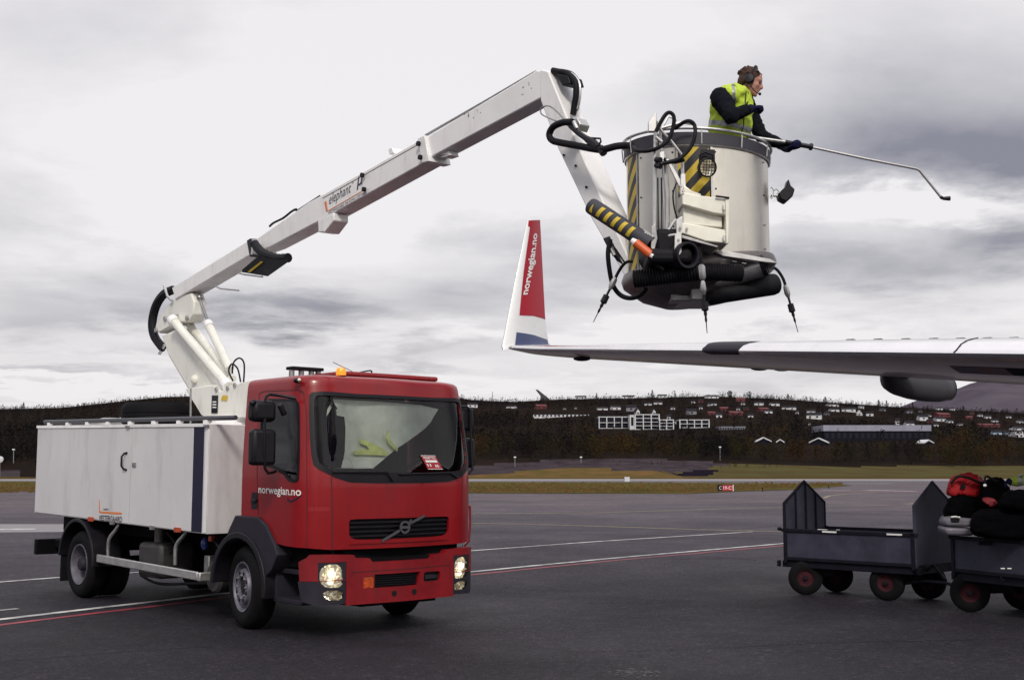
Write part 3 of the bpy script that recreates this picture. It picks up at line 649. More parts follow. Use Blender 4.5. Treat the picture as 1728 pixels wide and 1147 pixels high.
for x, lab in ((1287, 'left'), (1398, 'right')):
    q = ground(x, 829 if x < 1300 else 824); mb = MB(); mb.tube([q, q + V(0, 0, .3)], .04, 6); mb.ball(q + V(0, 0, .32), .07, seg=8); tag(mb.build('edge_light', BPL), f'small dark taxiway edge light, {lab} one of two behind the empty cart', 'edge light', 'taxiway edge lights')
p = at(0, 775, 120.); mb = MB(); mb.lathe(p + V(0, 0, 0), (0, 1, 0), [(-.1, .2), (-.05, .32), (.1, .32), (.15, .2)], 20); mb.tube([ground(-1, 824), p], .05, 6); tag(mb.build('round_marker', HW['white']), 'white round marker board at the left edge of the field', 'marker')
for px, py in ((1136, 778), (1141, 779)):
    pass

# ------------------------------------------------------------------ forest
LEAF = [mat('leaf_dark_brown', (.0125, .0108, .0125), .9, spec=0, col2=(.019, .015, .014), vscale=.05), mat('leaf_olive', (.032, .028, .014), .9, spec=0, col2=(.024, .019, .013), vscale=.08),
        mat('leaf_rust', (.052, .027, .014), .9, spec=0, col2=(.033, .021, .014), vscale=.08), mat('leaf_evergreen', (.010, .013, .011), .9, spec=0), mat('leaf_ochre', (.050, .036, .013), .9, spec=0, col2=(.036, .024, .012), vscale=.1)]
rs = np.random.RandomState(11); FV, FM = [], []
TB = np.array([(.0, .25), (.25, .62), (.5, 1.), (.75, .8), (1., .05)])
def add_tree(x, y, z, h, r, n, mi, conif):
    k = rs.rand(n, 8); hh = k[:, 0] ** .8
    rad = (1 - hh) * r * 1.05 + .1 if conif else r * np.interp(hh, TB[:, 0], TB[:, 1]) * (.8 + .4 * rs.rand())
    a = k[:, 1] * 2 * np.pi; rr = rad * np.sqrt(k[:, 2])
    c = np.stack([x + rr * np.cos(a), y + rr * np.sin(a), z + h * (.12 + .88 * hh)], 1)
    s = (.32 + .5 * k[:, 3])[:, None] * (r * (.22 if n > 120 else .38 if n > 36 else .45)) * (1.2 if conif else 1)
    d = rs.randn(n, 3, 3); d /= np.linalg.norm(d, axis=2)[:, :, None]
    tri = c[:, None, :] + d * s[:, :, None]; FV.append(tri.reshape(-1, 3)); FM.append(np.full(n, mi))
def hidden(px, top, bot, y, rp):
    for x0, x1, y0, y1, Y in CLEAR:
        if y < Y + 5 and px + rp > x0 and px - rp < x1 and top < y1 - .5 and bot > y0: return True
    return False
cl = np.array(CLEAR)
def scatter(n, r0, r1, hlo, hhi, nf, cols, pw=1., tb=None, coni=.15, px0=-120, px1=1850):
    for _ in range(n):
        y = r0 + (r1 - r0) * rs.rand() ** pw; px = px0 + (px1 - px0) * rs.rand(); x = (px - 864) / F * y; z = terr(x, y)
        h = hlo + (hhi - hlo) * rs.rand() ** 1.5; r = h * (.24 + .14 * rs.rand()); S_ = F / y; pt = proj((x, y, z)); top = pt[1] - h * S_
        if pt[1] > 770 and tb and not tb(px, y): continue
        if hidden(px, top, pt[1], y, r * S_ * .8) and rs.rand() < .97: continue
        cn = rs.rand() < coni
        q = math.sin(px * .021 + y * .01) + math.sin(px * .057 - y * .02 + 2) * .6 + rs.randn() * .5
        mi = cols(px, y, q); 
        if cn: mi = 3; r *= .65; h *= 1.15
        add_tree(x, y, z, h, r, int(nf * (.7 + .6 * rs.rand())), mi, cn)
def cfar(px, y, q):
    if y < 720 and px > 780: return 2 if q > 1.5 else 1 if q > .75 else 0
    return 0 if q < 1.35 else 1 if rs.rand() < .6 else 2
def cnear(px, y, q):
    if px < 780: return 0 if q < 1.4 else 1
    return 2 if q > .85 else (4 if q > .6 else (1 if q > -.6 else 0))
scatter(6000, 1380, 1525, 1.0, 3.2, 30, cfar, .7, coni=.10)
scatter(220, 1420, 1515, 2.5, 6, 60, cfar, .7, coni=.3)
scatter(2200, 1150, 1440, 3, 5.5, 40, cfar, .8, coni=.3)
scatter(5200, 700, 1400, 5, 9, 28, cfar, .9, coni=.25)
scatter(3200, 500, 760, 6, 10, 46, cfar, 1., coni=.12)
scatter(2300, 425, 520, 4.5, 8.5, 230, cnear, 1.15, tb=lambda px, y: y > 436 + 9 * math.sin(px * .03), coni=.06)
scatter(260, 426, 436, 1.5, 3.5, 60, cnear, 1., coni=0)
scatter(70, 392, 426, .6, 2.2, 130, lambda px, y, q: 4 if q > 0 else 1, 1., coni=0, px0=1090, px1=1330)
scatter(60, 400, 428, .6, 1.8, 130, lambda px, y, q: 4 if q > .5 else 1, 1., coni=0, px0=780, px1=1090)
def flush(name, label, kind='stuff'):
    vs = np.concatenate(FV); mi = np.concatenate(FM); n = len(mi); me = bpy.data.meshes.new(name)
    me.vertices.add(3 * n); me.vertices.foreach_set('co', vs.astype(np.float32).ravel()); me.loops.add(3 * n); me.loops.foreach_set('vertex_index', np.arange(3 * n, dtype=np.int32))
    me.polygons.add(n); me.polygons.foreach_set('loop_start', np.arange(0, 3 * n, 3, dtype=np.int32))
    for m in LEAF: me.materials.append(m)
    me.polygons.foreach_set('material_index', mi.astype(np.int32)); me.update(calc_edges=True)
    o = bpy.data.objects.new(name, me); link(o); tag(o, label, 'forest', kind=kind); return o
flush('forest', 'dark autumn birch and spruce wood covering the hillside and its foot'); FV.clear(); FM.clear()
# trees on the skyline that stand apart
BARK = mat('dark_bark', (.02, .016, .015), .9)
sk_ = ((1101, 658, 9, 'tall dark conifer on the ridge above the apartment block'), (1139, 659, 7, 'pointed conifer on the ridge, right of the tallest above the apartment block'), (1232, 660, 12, 'broad dark tree on the ridge above the red roofed houses'), (1265, 662, 10, 'dark bushy tree on the ridge under the wing'),
       (1330, 667, 9, 'dark conifer on the ridge below the middle of the wing'), (1393, 673, 9, 'pointed tree on the ridge left of the flap fairing'), (1483, 676, 9, 'tall dark tree on the ridge directly left of the flap fairing'), (1496, 677, 8, 'smaller dark tree on the ridge beneath the flap fairing'), (1540, 679, 7, 'slender conifer on the ridge under the flap fairing'), (40, 681, 8, 'dark tree rising above the ridge at far left'), (1007, 668, 7, 'small conifer on the ridge between ski jump and apartment block'), (1625, 684, 7, 'dark conifer on the ridge before the grey mountain'))
for px, py, wd, lab in sk_:
    y = 1440.; x = (px - 864) / F * y; z = terr(x, y); top = at(px, py, y)[2]; h = max(8, top - z); t = thing('skyline_tree', (x, y, z), lab, 'tree', 'trees standing out on the ridge')
    mb = MB(); mb.tube([V(x, y, z - 1), V(x, y, z + h * .9)], [.3, .08], 6); mb.build('trunk', BARK, t)
    r = wd * y / F * .42; k = rs.rand(150, 8); mb = MB()
    for q in k:
        hh = q[0]; rad = r * (1.1 - hh) if wd < 9.5 else r * (1 - (2 * hh - 1) ** 2) ** .5; a = q[1] * 6.28; c = V(x + rad * math.sqrt(q[2]) * math.cos(a), y + rad * math.sqrt(q[2]) * math.sin(a), z + h * (.15 + .85 * hh))
        d = rs.randn(3, 3); mb.add([c + unit(w_) * r * .3 for w_ in d], [(0, 1, 2)])
    mb.build('crown', LEAF[3] if wd < 9.5 else LEAF[0], t, flat=True, recalc=False)

# ------------------------------------------------------------------ DE-ICING TRUCK
TX, TY, TH = -2.974, 13.622, math.radians(48.14)
fw = V(math.cos(TH), -math.sin(TH), 0); lf = V(math.sin(TH), math.cos(TH), 0); UP = V(0, 0, 1); T0 = V(TX, TY, 0)
RT = np.stack([fw, lf, UP], 1)                                  # truck frame: x forward, w towards its far side, z up
def T(x, w_, z): return T0 + x * fw + w_ * lf + z * UP
def side(px, py, w_=0.): return onplane((px, py), lf, T(0, w_, 0))
def frontp(px, py, x): return onplane((px, py), fw, T(x, 0, 0))
def loc(P): d = P - T0; return V(d @ fw, d @ lf, d[2])
WD = 2.30                                                     # width
truck = thing('deicing_truck', T(-2.2, WD / 2, 0), 'red cab two-axle de-icing truck with white box body, raised white boom and metal basket', 'truck')

# --- cab surface S(s,z,off): s runs along the near side, round the corner, across the nose and back along the far side
XR = -.02; XC, CW, XFRONT, BULGE = .98, .46, 1.37, .05
def xfront(z): return XFRONT - .16 * max(0, (z - 1.62)) ** 1.25 - .02 * max(0, 1.2 - z)
_pl = [(XR, 0.), (XC, 0.)]
for i in range(1, 25):
    a = math.pi / 2 * i / 24; _pl.append((XC + (XFRONT - XC) * math.sin(a) ** .86, CW * (1 - math.cos(a) ** .86)))
for i in range(1, 41): t_ = i / 40; _pl.append((XFRONT + BULGE * (1 - math.cos(2 * math.pi * t_)) / 2, CW + (WD - 2 * CW) * t_))
_pl += [(x, WD - w_) for x, w_ in _pl[:26][::-1][1:]]
_pl = np.array(_pl); _sl = np.concatenate([[0], np.cumsum(np.linalg.norm(np.diff(_pl, axis=0), axis=1))]); SL = _sl[-1]
def S(s, z, off=0.):
    x, w_ = np.interp(s, _sl, _pl[:, 0]), np.interp(s, _sl, _pl[:, 1])
    e = .012; x1, w1 = np.interp(s - e, _sl, _pl[:, 0]), np.interp(s - e, _sl, _pl[:, 1]); x2, w2 = np.interp(s + e, _sl, _pl[:, 0]), np.interp(s + e, _sl, _pl[:, 1])
    n = unit(V(w2 - w1, -(x2 - x1)))                            # outward normal in plan
    if s < e: n = V(0, -1)
    if s > SL - e: n = V(0, 1)
    k = (xfront(z) - XR) / (XFRONT - XR); x = XR + (x - XR) * k
    tumble = .05 * max(0, z - 1.7) ** 1.3; w_ = WD / 2 + (w_ - WD / 2) * (1 - tumble / (WD / 2))
    return T(x + n[0] * off, w_ + n[1] * off, z)
_gs = np.linspace(0, SL * .80, 620); _gz = np.linspace(.2, 2.75, 420)
_gP = proj(np.array([[S(a, b_, 0) for b_ in _gz] for a in _gs]))
def inv(px, py):
    d = ((_gP - V(px, py)) ** 2).sum(-1); i, j = np.unravel_index(np.argmin(d), d.shape); return (float(_gs[i]), float(_gz[j]))
def invs(l): return [inv(*q) for q in l]
def mir(l): return [(SL - a, b_) for a, b_ in l][::-1]
SC = SL / 2
def sym(l): l = invs(l); l = [q for q in l if q[0] < SC - .02]; return l + mir(l)

# shell outline (near half traced), windows cut out
bot = invs([(401, 868.6), (439, 872), (452, 885), (467, 917), (481, 921), (520, 925), (557, 927), (620, 925)]); zb = bot[-1][1]
outl = [(0, 2.60)] + [(0, bot[0][1])] + bot[1:] ; outl = outl + mir(outl)
ws_out = sym([(674, 670), (600, 664.5), (548, 660.5), (535, 660.5), (526, 662), (521.5, 668), (522, 700), (523, 730), (525, 765), (529, 783), (538, 791), (550, 797), (565, 805), (590, 812.5), (640, 814.5), (680, 815)])
ws_in = sym([(674, 676), (600, 670), (545, 666.5), (534, 668), (530, 675), (530, 700), (531, 730), (534, 765), (539, 780), (549, 788), (562, 793), (590, 796), (640, 797), (680, 797.5)])
sw = invs([(440, 673), (496, 672), (504, 677), (506, 690), (506, 806), (501, 814), (490, 813), (484, 808), (478, 798), (460, 789), (447, 786), (439, 778)]); sw = chaikin(sw, 1)
sw2 = mir(sw)
grl = sym([(675, 871.5), (600, 873.5), (590, 875), (587.5, 880), (588, 902), (591, 908), (600, 911), (620, 911.5), (675, 910)])
mb = MB(); patch(mb, S, outl, [ws_in, shrink(sw, .01), shrink(sw2, .01), shrink(grl, .01)], 0, .03, .06, .09)
# roof: rounds over and closes
prev = None; rings = [(2.60, 0), (2.65, .004), (2.69, .015), (2.715, .04), (2.73, .09), (2.742, .25), (2.75, .6)]
ss = np.linspace(0, SL, 90); rv = []
def roofp(s, z, ins):
    P = loc(S(s, min(z, 2.62), 0)); c = V(.62, WD / 2); x, w_ = P[0], P[1]
    x = max(XR + .02, x - ins * max(0, (x - .2)) / 1.0 * .95) if x > .2 else x; w_ = w_ + np.sign(c[1] - w_) * min(ins, abs(c[1] - w_)) * min(1, abs(c[1] - w_) / .9)
    return T(x, w_, z)
for z, ins in rings: rv.append([roofp(s, z, ins) for s in ss])
allv = [p for r in rv for p in r]; n = len(ss)
mb.add(allv, [(j * n + i, j * n + i + 1, (j + 1) * n + i + 1, (j + 1) * n + i) for j in range(len(rings) - 1) for i in range(n - 1)] + [tuple((len(rings) - 1) * n + i for i in range(n))])
back = [T(XR + .01, .02, .95), T(XR + .01, WD - .02, .95), T(XR + .01, WD - .12, 2.70), T(XR + .01, .12, 2.70)]
mb.prism(back, fw * .03)
cab = mb.build('cab', RED, truck, recalc=False, sharp=40)
# windscreen surround and glass
mb = MB(); patch(mb, S, ws_out, [ws_in], .010, .03, .06, .09); mb.build('windscreen_surround', BPL, cab, sharp=50)
mb = MB(); patch(mb, S, shrink(ws_in, -.03), (), -.012, 0, .06, .09); mb.build('windscreen', GLASS, cab)
for q in (sw, sw2):
    mb = MB(); patch(mb, S, q, [shrink(q, .028)], .006, .02, .08, .1); mb.build('window_frame', BPL, cab)
    mb = MB(); patch(mb, S, shrink(q, .015), (), -.008, 0, .1, .1); mb.build('side_window', SGLASS, cab)
# doors: shut lines
def line(mb, S_, pts, wd, off=.002):
    for i in range(len(pts) - 1):
        a, b_ = V(*pts[i]), V(*pts[i + 1]); nn = unit(V(-(b_ - a)[1], (b_ - a)[0])) * wd / 2; e = unit(b_ - a) * wd / 2
        patch(mb, S_, [tuple(a - nn - e * 0), tuple(b_ - nn + e), tuple(b_ + nn + e), tuple(a + nn)], (), off, 0, .06, .3)
dl = invs([(436, 868), (434, 800), (436, 700), (438, 664), (446, 660), (504, 658), (512, 662), (517, 700), (518, 800), (517.5, 922)])
mb = MB(); line(mb, S, dl, .009); mb.build('door_gap', SEAM, cab); mb = MB(); line(mb, S, mir(dl), .009); mb.build('door_gap', SEAM, cab)
sm = invs([(559.5, 804), (560.5, 926)]); mb = MB(); line(mb, S, sm, .012); mb.build('panel_gap', SEAM, cab); mb = MB(); line(mb, S, mir(sm), .012); mb.build('panel_gap', SEAM, cab)
hn = inv(430, 845); mb = MB(); patch(mb, S, rrect(hn[0] - .065, hn[0] + .065, hn[1] - .09, hn[1] + .09, .02), (), .004, 0, .05, .1); mb.build('door_handle_recess', BPL, cab)
mb = MB(); mb.box(S(hn[0], hn[1], .015), (.10, .02, .035), RT); mb.build('door_handle', BPL, cab, bevel=.006)
mb = MB(); patch(mb, S, rrect(SL - hn[0] - .065, SL - hn[0] + .065, hn[1] - .09, hn[1] + .09, .02), (), .004, 0, .05, .1); mb.build('door_handle_recess', BPL, cab)
a, b_ = inv(436.5, 832), inv(508, 837)
def STX(u_, v_, o): return S(a[0] + u_ * (b_[0] - a[0]), (a[1] * (1 - u_) + b_[1] * u_) + v_ * .085, o)
mb = MB(); text(mb, STX, 'norwegian.no', (0, -.25, 1, 1), .003, .012); mb.build('lettering', WTXT, cab, recalc=False)
mb = MB()
q = [inv(x, y) for x, y in ((486, 838), (487, 843), (491, 845), (497, 842), (505, 837), (510, 835), (504, 840), (497, 845), (490, 847.5), (485, 844))]
patch(mb, S, q, (), .003); mb.build('bird_mark', NAVY, cab, recalc=False)
q = rrect(*[inv(518, 0)[0]] * 0 or (inv(520, 858)[0], inv(556, 858)[0], inv(530, 862)[1], inv(530, 855)[1]), .005); mb = MB(); patch(mb, S, q, (), .002); mb.build('panel_patch', mat('brighter_red_film', (.26, .006, .012), .35), cab, recalc=False)
# grille
mb = MB(); patch(mb, S, shrink(grl, -.01), (), -.05, 0, .08, .1); 
g = np.array(grl); z0, z1 = g[:, 1].min(), g[:, 1].max(); s0, s1 = g[:, 0].min(), g[:, 0].max()
mb.build('grille', BLACK, cab, recalc=False)
grille = [o for o in sc.objects if o.name == 'grille'][0]
mb = MB()
for k in range(1, 5):
    zz = z0 + (z1 - z0) * k / 5; P = [S(a_, zz, -.012) for a_ in np.linspace(s0 + .03, s1 - .03, 30)]
    for i in range(29): mb.prism([P[i] + UP * .008, P[i + 1] + UP * .008, P[i + 1] - UP * .008, P[i] - UP * .008], -fw * .03)
mb.build('grille_bar', BPL, grille, recalc=True)
mb = MB(); patch(mb, S, [(s0 + .02, z0 - .032), (s1 - .02, z0 - .032), (s1 - .05, z0 - .008), (s0 + .05, z0 - .008)], (), .012, .02); mb.build('grille_lip', RED, cab)
ec = ((s0 + s1) / 2, (z0 + z1) / 2 + .01); mb = MB()
for (u0, v0, u1, v1) in ((s0 + .40, z0 - .01, ec[0] - .055, ec[1] - .03), (ec[0] + .055, ec[1] + .03, s1 - .40, z1 + .005)):
    pa, pb = S(u0, v0, .012), S(u1, v1, .012); mb.prism([pa + UP * .014, pb + UP * .014, pb - UP * .014, pa - UP * .014], fw * .012)
IRON = mat('dark_chrome_badge', (.10, .095, .11), .35, metal=.5); mb.build('diagonal_bar', IRON, cab)
mb = MB(); ce = S(*ec, .02); NS = 24
for i in range(NS):
    t0, t1 = 2 * math.pi * i / NS, 2 * math.pi * (i + 1) / NS
    q = [ce + (lf * math.cos(t) + UP * math.sin(t)) * r for t, r in ((t0, .068), (t1, .068), (t1, .047), (t0, .047))]; mb.prism(q, fw * .015)
mb.box(ce + fw * .008, (.015, .10, .028), RT)
q = [ce + lf * x + UP * z for x, z in ((.045, .045), (.085, .085), (.085, .045))]; mb.prism(q, fw * .015)
mb.build('round_emblem', IRON, cab)
# dark band between cab and bumper, interior floor
mb = MB(); mb.box(T(.46, WD / 2, .86), (1.3, WD - .30, .30), RT); mb.box(T(1.2, WD / 2, .86), (.2, WD - .9, .30), RT); mb.box(T(.25, WD / 2, .55), (2.2, 1.0, .5), RT); mb.build('cab_underframe', CHAS, truck)
# bumper
def SB(s, z, off=0.): P = S(s, .9, off); P[2] = z; return P
bo = invs([(507.5, 980), (507, 948), (511, 945), (519, 941), (523, 936), (560, 935), (594, 935.5), (598, 941), (621, 941), (626, 947.5), (680, 947)])
ft = invs([(680, 1013), (640, 1015.5), (581, 1018), (579, 1000)])
hl = invs([(537, 949), (577, 948), (580, 1008), (560, 1009), (541, 1005)]); hx0 = min(q[0] for q in hl); hx1 = hl[2][0]; ht = hl[0][1]
lowz = ft[0][1]; btop = bo[-1][1]
cut_l = bo[0]
left = [(cut_l[0], cut_l[1])] + bo[1:-1]
right_of = hx1 + .0
outB = left[:]; outB = outB + mir(outB)
bott = [(SL - cut_l[0], cut_l[1]), (SL - hx1, cut_l[1]), (SL - hx1, lowz), (hx1, lowz), (hx1, cut_l[1])]
full = outB + bott[1:]
hole = [(hx0, cut_l[1] + .005), (hx1 - .004, cut_l[1] + .005), (hx1 - .004, ht), (hx0, ht)]
lg = invs([(629, 968), (629, 991)]); lgt, lgb = lg[0][1], lg[1][1]
lgl = [(lg[0][0], lgb), (SL - lg[0][0] - .0, lgb), (SL - lg[0][0] + .02, lgt), (lg[0][0], lgt)]
cpx = (SL - .0)
lgr = SC + .22
lgl = [(lg[0][0], lgb), (lgr - .04, lgb), (lgr, lgt), (lg[0][0], lgt)]
fogl = rrect(lgr + .05, lgr + .30, lgb + .025, lgt - .01, .03); ogl = rrect(lg[0][0] - .135, lg[0][0] - .006, lgb + .0, lgb + .125, .02)
mb = MB(); patch(mb, SB, full, [hole, mir(hole), lgl, fogl, ogl], .035, .12, .06, .1)
bumper = mb.build('bumper', REDB, truck, recalc=False, sharp=40)
mb = MB(); line(mb, SB, [(lg[0][0] - .28, lgt + .0), (lg[0][0] - .28, lgt + .035), (SL - lg[0][0] + .30, lgt + .045), (SL - lg[0][0] + .30, lgb + .03)], .008, .038); mb.build('bumper_seam', SEAM, bumper)
mb = MB(); patch(mb, SB, shrink(lgl, -.02), (), -.02, .01); patch(mb, SB, shrink(fogl, -.02), (), .0, .01)
for k in range(1, 6):
    zz = lgb + (lgt - lgb) * k / 6; P = [SB(a_, zz, .01) for a_ in np.linspace(lgl[0][0], lgr - .03, 12)]
    for i in range(11): mb.prism([P[i] + UP * .005, P[i + 1] + UP * .005, P[i + 1] - UP * .005, P[i] - UP * .005], -fw * .02)
mb.build('lower_grille', BLACK, bumper)
mb = MB(); patch(mb, SB, shrink(ogl, .002), (), .028, .03); mb.build('orange_lamp', ORG, bumper)
mb = MB(); patch(mb, SB, shrink(fogl, .03), (), .02, .01); mb.build('fog_lamp', LENS, bumper)
mb = MB()
for sx in (-.13, .13): mb.lathe(SB(SC + sx, lowz + .09, .036), fw, [(0, .03), (.006, .03), (.006, .012)], 12)
mb.build('tow_hole', BPL, bumper)
# dark grey lower corners with the headlamps
for mfun in (lambda l: l, mir):
    cp_ = [(cut_l[0] - .02, cut_l[1] - .004), (hx0, cut_l[1] - .004), (hx0, ht), (hx1 - .006, ht), (hx1 - .006, lowz + .02), (hx0, lowz + .01), (cut_l[0] + .02, lowz + .05)]
    hm_ = ht - (ht - lowz) * .60
    up_ = chaikin([(hx0 + .02, hm_ + .015), (hx1 - .05, hm_ + .002), (hx1 - .022, hm_ + .04), (hx1 - .024, ht - .02), (hx0 + .012, ht - .02)], 2)
    lo_ = chaikin([(hx0 + .04, hm_ - .015), (hx1 - .024, hm_ - .022), (hx1 - .026, hm_ - .13), (hx0 + .07, hm_ - .115)], 1)
    mb = MB(); patch(mb, SB, mfun(cp_), [mfun(up_), mfun(lo_)], .030, .10, .05, .1); cor = mb.build('bumper_corner', DGREY, bumper, recalc=False)
    for nm, l_ in (('headlight', up_), ('lower_lamp', lo_)):
        mb = MB(); patch(mb, SB, shrink(mfun(l_), -.008), (), -.015, 0, .045, .04)
        rr_ = np.random.RandomState(4)
        mb.v = [tuple(np.array(p) + fw * rr_.uniform(-.02, .026)) for p in mb.v]
        hd = mb.build(nm, HLAMP if nm == 'headlight' else LAMP, cor, flat=True, recalc=False)
        if nm == 'headlight':
            mb = MB(); b0_ = mfun(l_); zc0 = np.mean([q[1] for q in b0_]); sa_0, sb_0 = min(q[0] for q in b0_) + .03, max(q[0] for q in b0_) - .03
            for dz_, tl in ((.012, -.012),): P_ = [SB(sa_0 + (sb_0 - sa_0) * k_ / 6, zc0 + dz_ + tl * math.sin(k_ * 1.3), .012) for k_ in range(7)]; mb.tube(P_, .005, 5); mb.ball(SB((sa_0 + sb_0) / 2, zc0 + .0, .0), .001)
            mb.build('lens_ridge', DGREY, cor) if False else None
            mb = MB(); mb.ball(SB((sa_0 + sb_0) / 2, zc0 + .035, -.005), .042, seg=14); mb.ball(SB((sa_0 + sb_0) / 2 - .02, zc0 - .045, -.005), .030, seg=12); mb.build('bulb', mat('lit_bulb', (1, .95, .8), .3, emit=(1, .90, .70, 1.6)), cor)
            ctr = np.mean([SB(*q, 0) for q in mfun(l_)], 0); mb = MB(); mb.lathe(ctr - fw * .01 + UP * .01, fw, [(-.03, .02), (0, .055), (.012, .062), (.016, .055), (-.01, .03), (-.015, .0)], 20, cap=False)
    mb = MB(); patch(mb, SB, mfun(up_), (), .026, 0, .05, .05); patch(mb, SB, mfun(lo_), (), .026, 0, .05, .05); mb.build('lamp_lens', LENS, cor, recalc=False)
HLG = mat('lit_headlamp_bulb', (1, .9, .7), .3, emit=(1, .80, .48, 3.0))
for nm_, pxy in (('a', (557, 967)), ('b', (779, 958))):
    pass
# steps, wheel arches, chassis
mb = MB()
for w0 in (.05, WD - .05):
    sg = 1 if w0 < 1 else -1
    mb.box(T(.86, w0 + sg * .20, .36), (.56, .36, .05), RT); mb.box(T(.86, w0 + sg * .24, .66), (.50, .34, .05), RT)
    mb.box(T(.86, w0 + sg * .40, .62), (.60, .06, .58), RT); mb.box(T(.60, w0 + sg * .22, .62), (.06, .40, .56), RT)
mb.build('cab_step', DGREY, truck, bevel=.01)
def arch(name, poly, w0, thick, m, par=truck):
    mb = MB(); mb.prism([T(x, w0, z) for x, z in poly], lf * thick); return mb.build(name, m, par, bevel=.012)
def lz(px, py): p = loc(side(px, py)); return (p[0], p[2])
Rw = .452
def arc(cx, cz, r, a0, a1, n=14): return [(cx + r * math.cos(math.radians(a0 + (a1 - a0) * i / n)), cz + r * math.sin(math.radians(a0 + (a1 - a0) * i / n))) for i in range(n + 1)]
fo = [lz(388, 898), lz(401, 869), lz(439, 872), lz(452, 885), lz(467, 917), lz(472, 935), lz(462, 962)]
for w0 in (-.035, WD + .035 - .38):
    arch('front_fender', fo + arc(0, .45, .52, 12, 118)[0:], w0, .38, DGREY)
    mb = MB(); A_ = arc(0, .45, .60, -8, 178, 24); B_ = arc(0, .45, .53, -8, 178, 24)
    mb.prism([T(x, w0 - .02 if w0 < 0 else w0, z) for x, z in A_ + B_[::-1]], lf * .40); mb.build('wheel_arch_lip', BPL, truck, bevel=.01)
# wheels
def wheel(cx, cw, out, dual=False, steer=0., label=None, tw=.255, r=Rw, rim=.27, par=truck, mats=(TYRE, RIM), hub=True, C=None, AX=None):
    ax = lf * out; c = T(cx, cw, r) if C is None else C
    if AX is not None: ax = AX
    if steer: R_ = Matrix.Rotation(steer, 3, 'Z'); ax = V(*(R_ @ Vector(ax)))
    mb = MB(); n = 40; h = tw / 2
    prof = [(-h + .02, rim), (-h, rim + .03), (-h - .006, (rim + r) / 2), (-h + .01, r - .035), (-h + .045, r - .006), (-h * .5, r), (0, r), (h * .5, r), (h - .045, r - .006), (h - .01, r - .035), (h + .006, (rim + r) / 2), (h, rim + .03), (h - .02, rim)]
    mb.lathe(c, ax, prof, n, cap=False)
    if tw > .2:
        for g_ in (-.07, -.025, .025, .07): pass
    ty = mb.build('tyre', mats[0], par, recalc=True); 
    return ty, c, ax
TREAD = []
def full_wheel(cx, cw, out, steer=0., rear=False, name='wheel'):
    e = bpy.data.objects.new(name, None)
    ty, c, ax = wheel(cx, cw, out, steer=steer); ty.name = 'wheel'
    if rear:
        mb = MB(); h = .1275
        prof = [(-h - .31, .27), (-h - .32, .36), (-h - .29, Rw - .01), (-h - .05, Rw - .01), (-h - .03, .36), (-h - .04, .27)]; mb.lathe(c, ax, prof, 36, cap=False); mb.build('inner_tyre', TYRE, ty)
        mb = MB(); mb.lathe(c, ax, [(.105, .275), (.125, .272), (.12, .255), (.05, .235), (-.06, .225), (-.075, .19), (-.085, .12), (-.03, .115), (.03, .10), (.055, .08), (.06, 0.0)], 36, cap=False)
    else:
        mb = MB(); mb.lathe(c, ax, [(.10, .275), (.125, .272), (.12, .255), (.07, .235), (.05, .21), (.10, .195), (.125, .185), (.13, .12), (.12, .105), (.06, .10), (.055, 0.0)], 36, cap=False)
    rm = mb.build('rim', RIM, ty, recalc=True)
    a1 = unit(np.cross(ax, UP)); a2 = np.cross(ax, a1); mb = MB(); rr_ = .155
    for k in range(8):
        t = 2 * math.pi * (k + .5) / 8; p = c + (a1 * math.cos(t) + a2 * math.sin(t)) * rr_ + ax * (-.082 if rear else .126)
        mb.lathe(p, ax, [(0, .02), (.006, .02), (.006, .0)], 10, cap=False)
    mb.build('vent_hole', BLACK, ty) if not rear else mb.build('vent_hole', BLACK, ty)
    mb = MB()
    for k in range(8):
        t = 2 * math.pi * k / 8; p = c + (a1 * math.cos(t) + a2 * math.sin(t)) * (.125 if not rear else .14) + ax * (.12 if not rear else -.08); mb.lathe(p, ax, [(0, .011), (.022, .009)], 6)
    mb.build('wheel_nut', STEEL, ty)
    mb = MB(); mb.lathe(c, ax, [(.04, .095), (.085, .09), (.11, .075), (.115, 0)], 20, cap=False); mb.build('hub', BPL if not rear else DGREY, ty)
full_wheel(0, .02 + .13, -1, steer=math.radians(-9)); full_wheel(0, WD - .15, 1, steer=math.radians(-9))
full_wheel(-4.44, .02 + .13, -1, rear=True); full_wheel(-4.44, WD - .15, 1, rear=True)
mb = MB(); mb.tube([T(0, .3, .45), T(0, WD - .3, .45)], .07, 10); mb.tube([T(-4.44, .3, .45), T(-4.44, WD - .3, .45)], .09, 10); mb.ball(T(-4.44, WD / 2, .45), .2); mb.build('axle', CHAS, truck)
mb = MB()
for w_ in (.72, WD - .72): mb.box(T(-2.55, w_, .80), (6.9, .08, .26), RT)
for x in (-5.6, -3.5, -1.6, -.4): mb.box(T(x, WD / 2, .8), (.08, .9, .2), RT)
mb.box(T(-.9, WD / 2, .8), (1.5, 1.2, .5), RT); mb.box(T(-2.6, 1.45, .66), (2.6, 1.2, .46), RT); mb.box(T(-4.3, 1.15, .95), (3.3, 1.5, .20), RT)
mb.box(T(-2.5, 1.6, .62), (3.0, .9, .62), RT); mb.build('chassis', CHAS, truck, bevel=.01)  # rails plus big dark boxes added to blacken the underbody
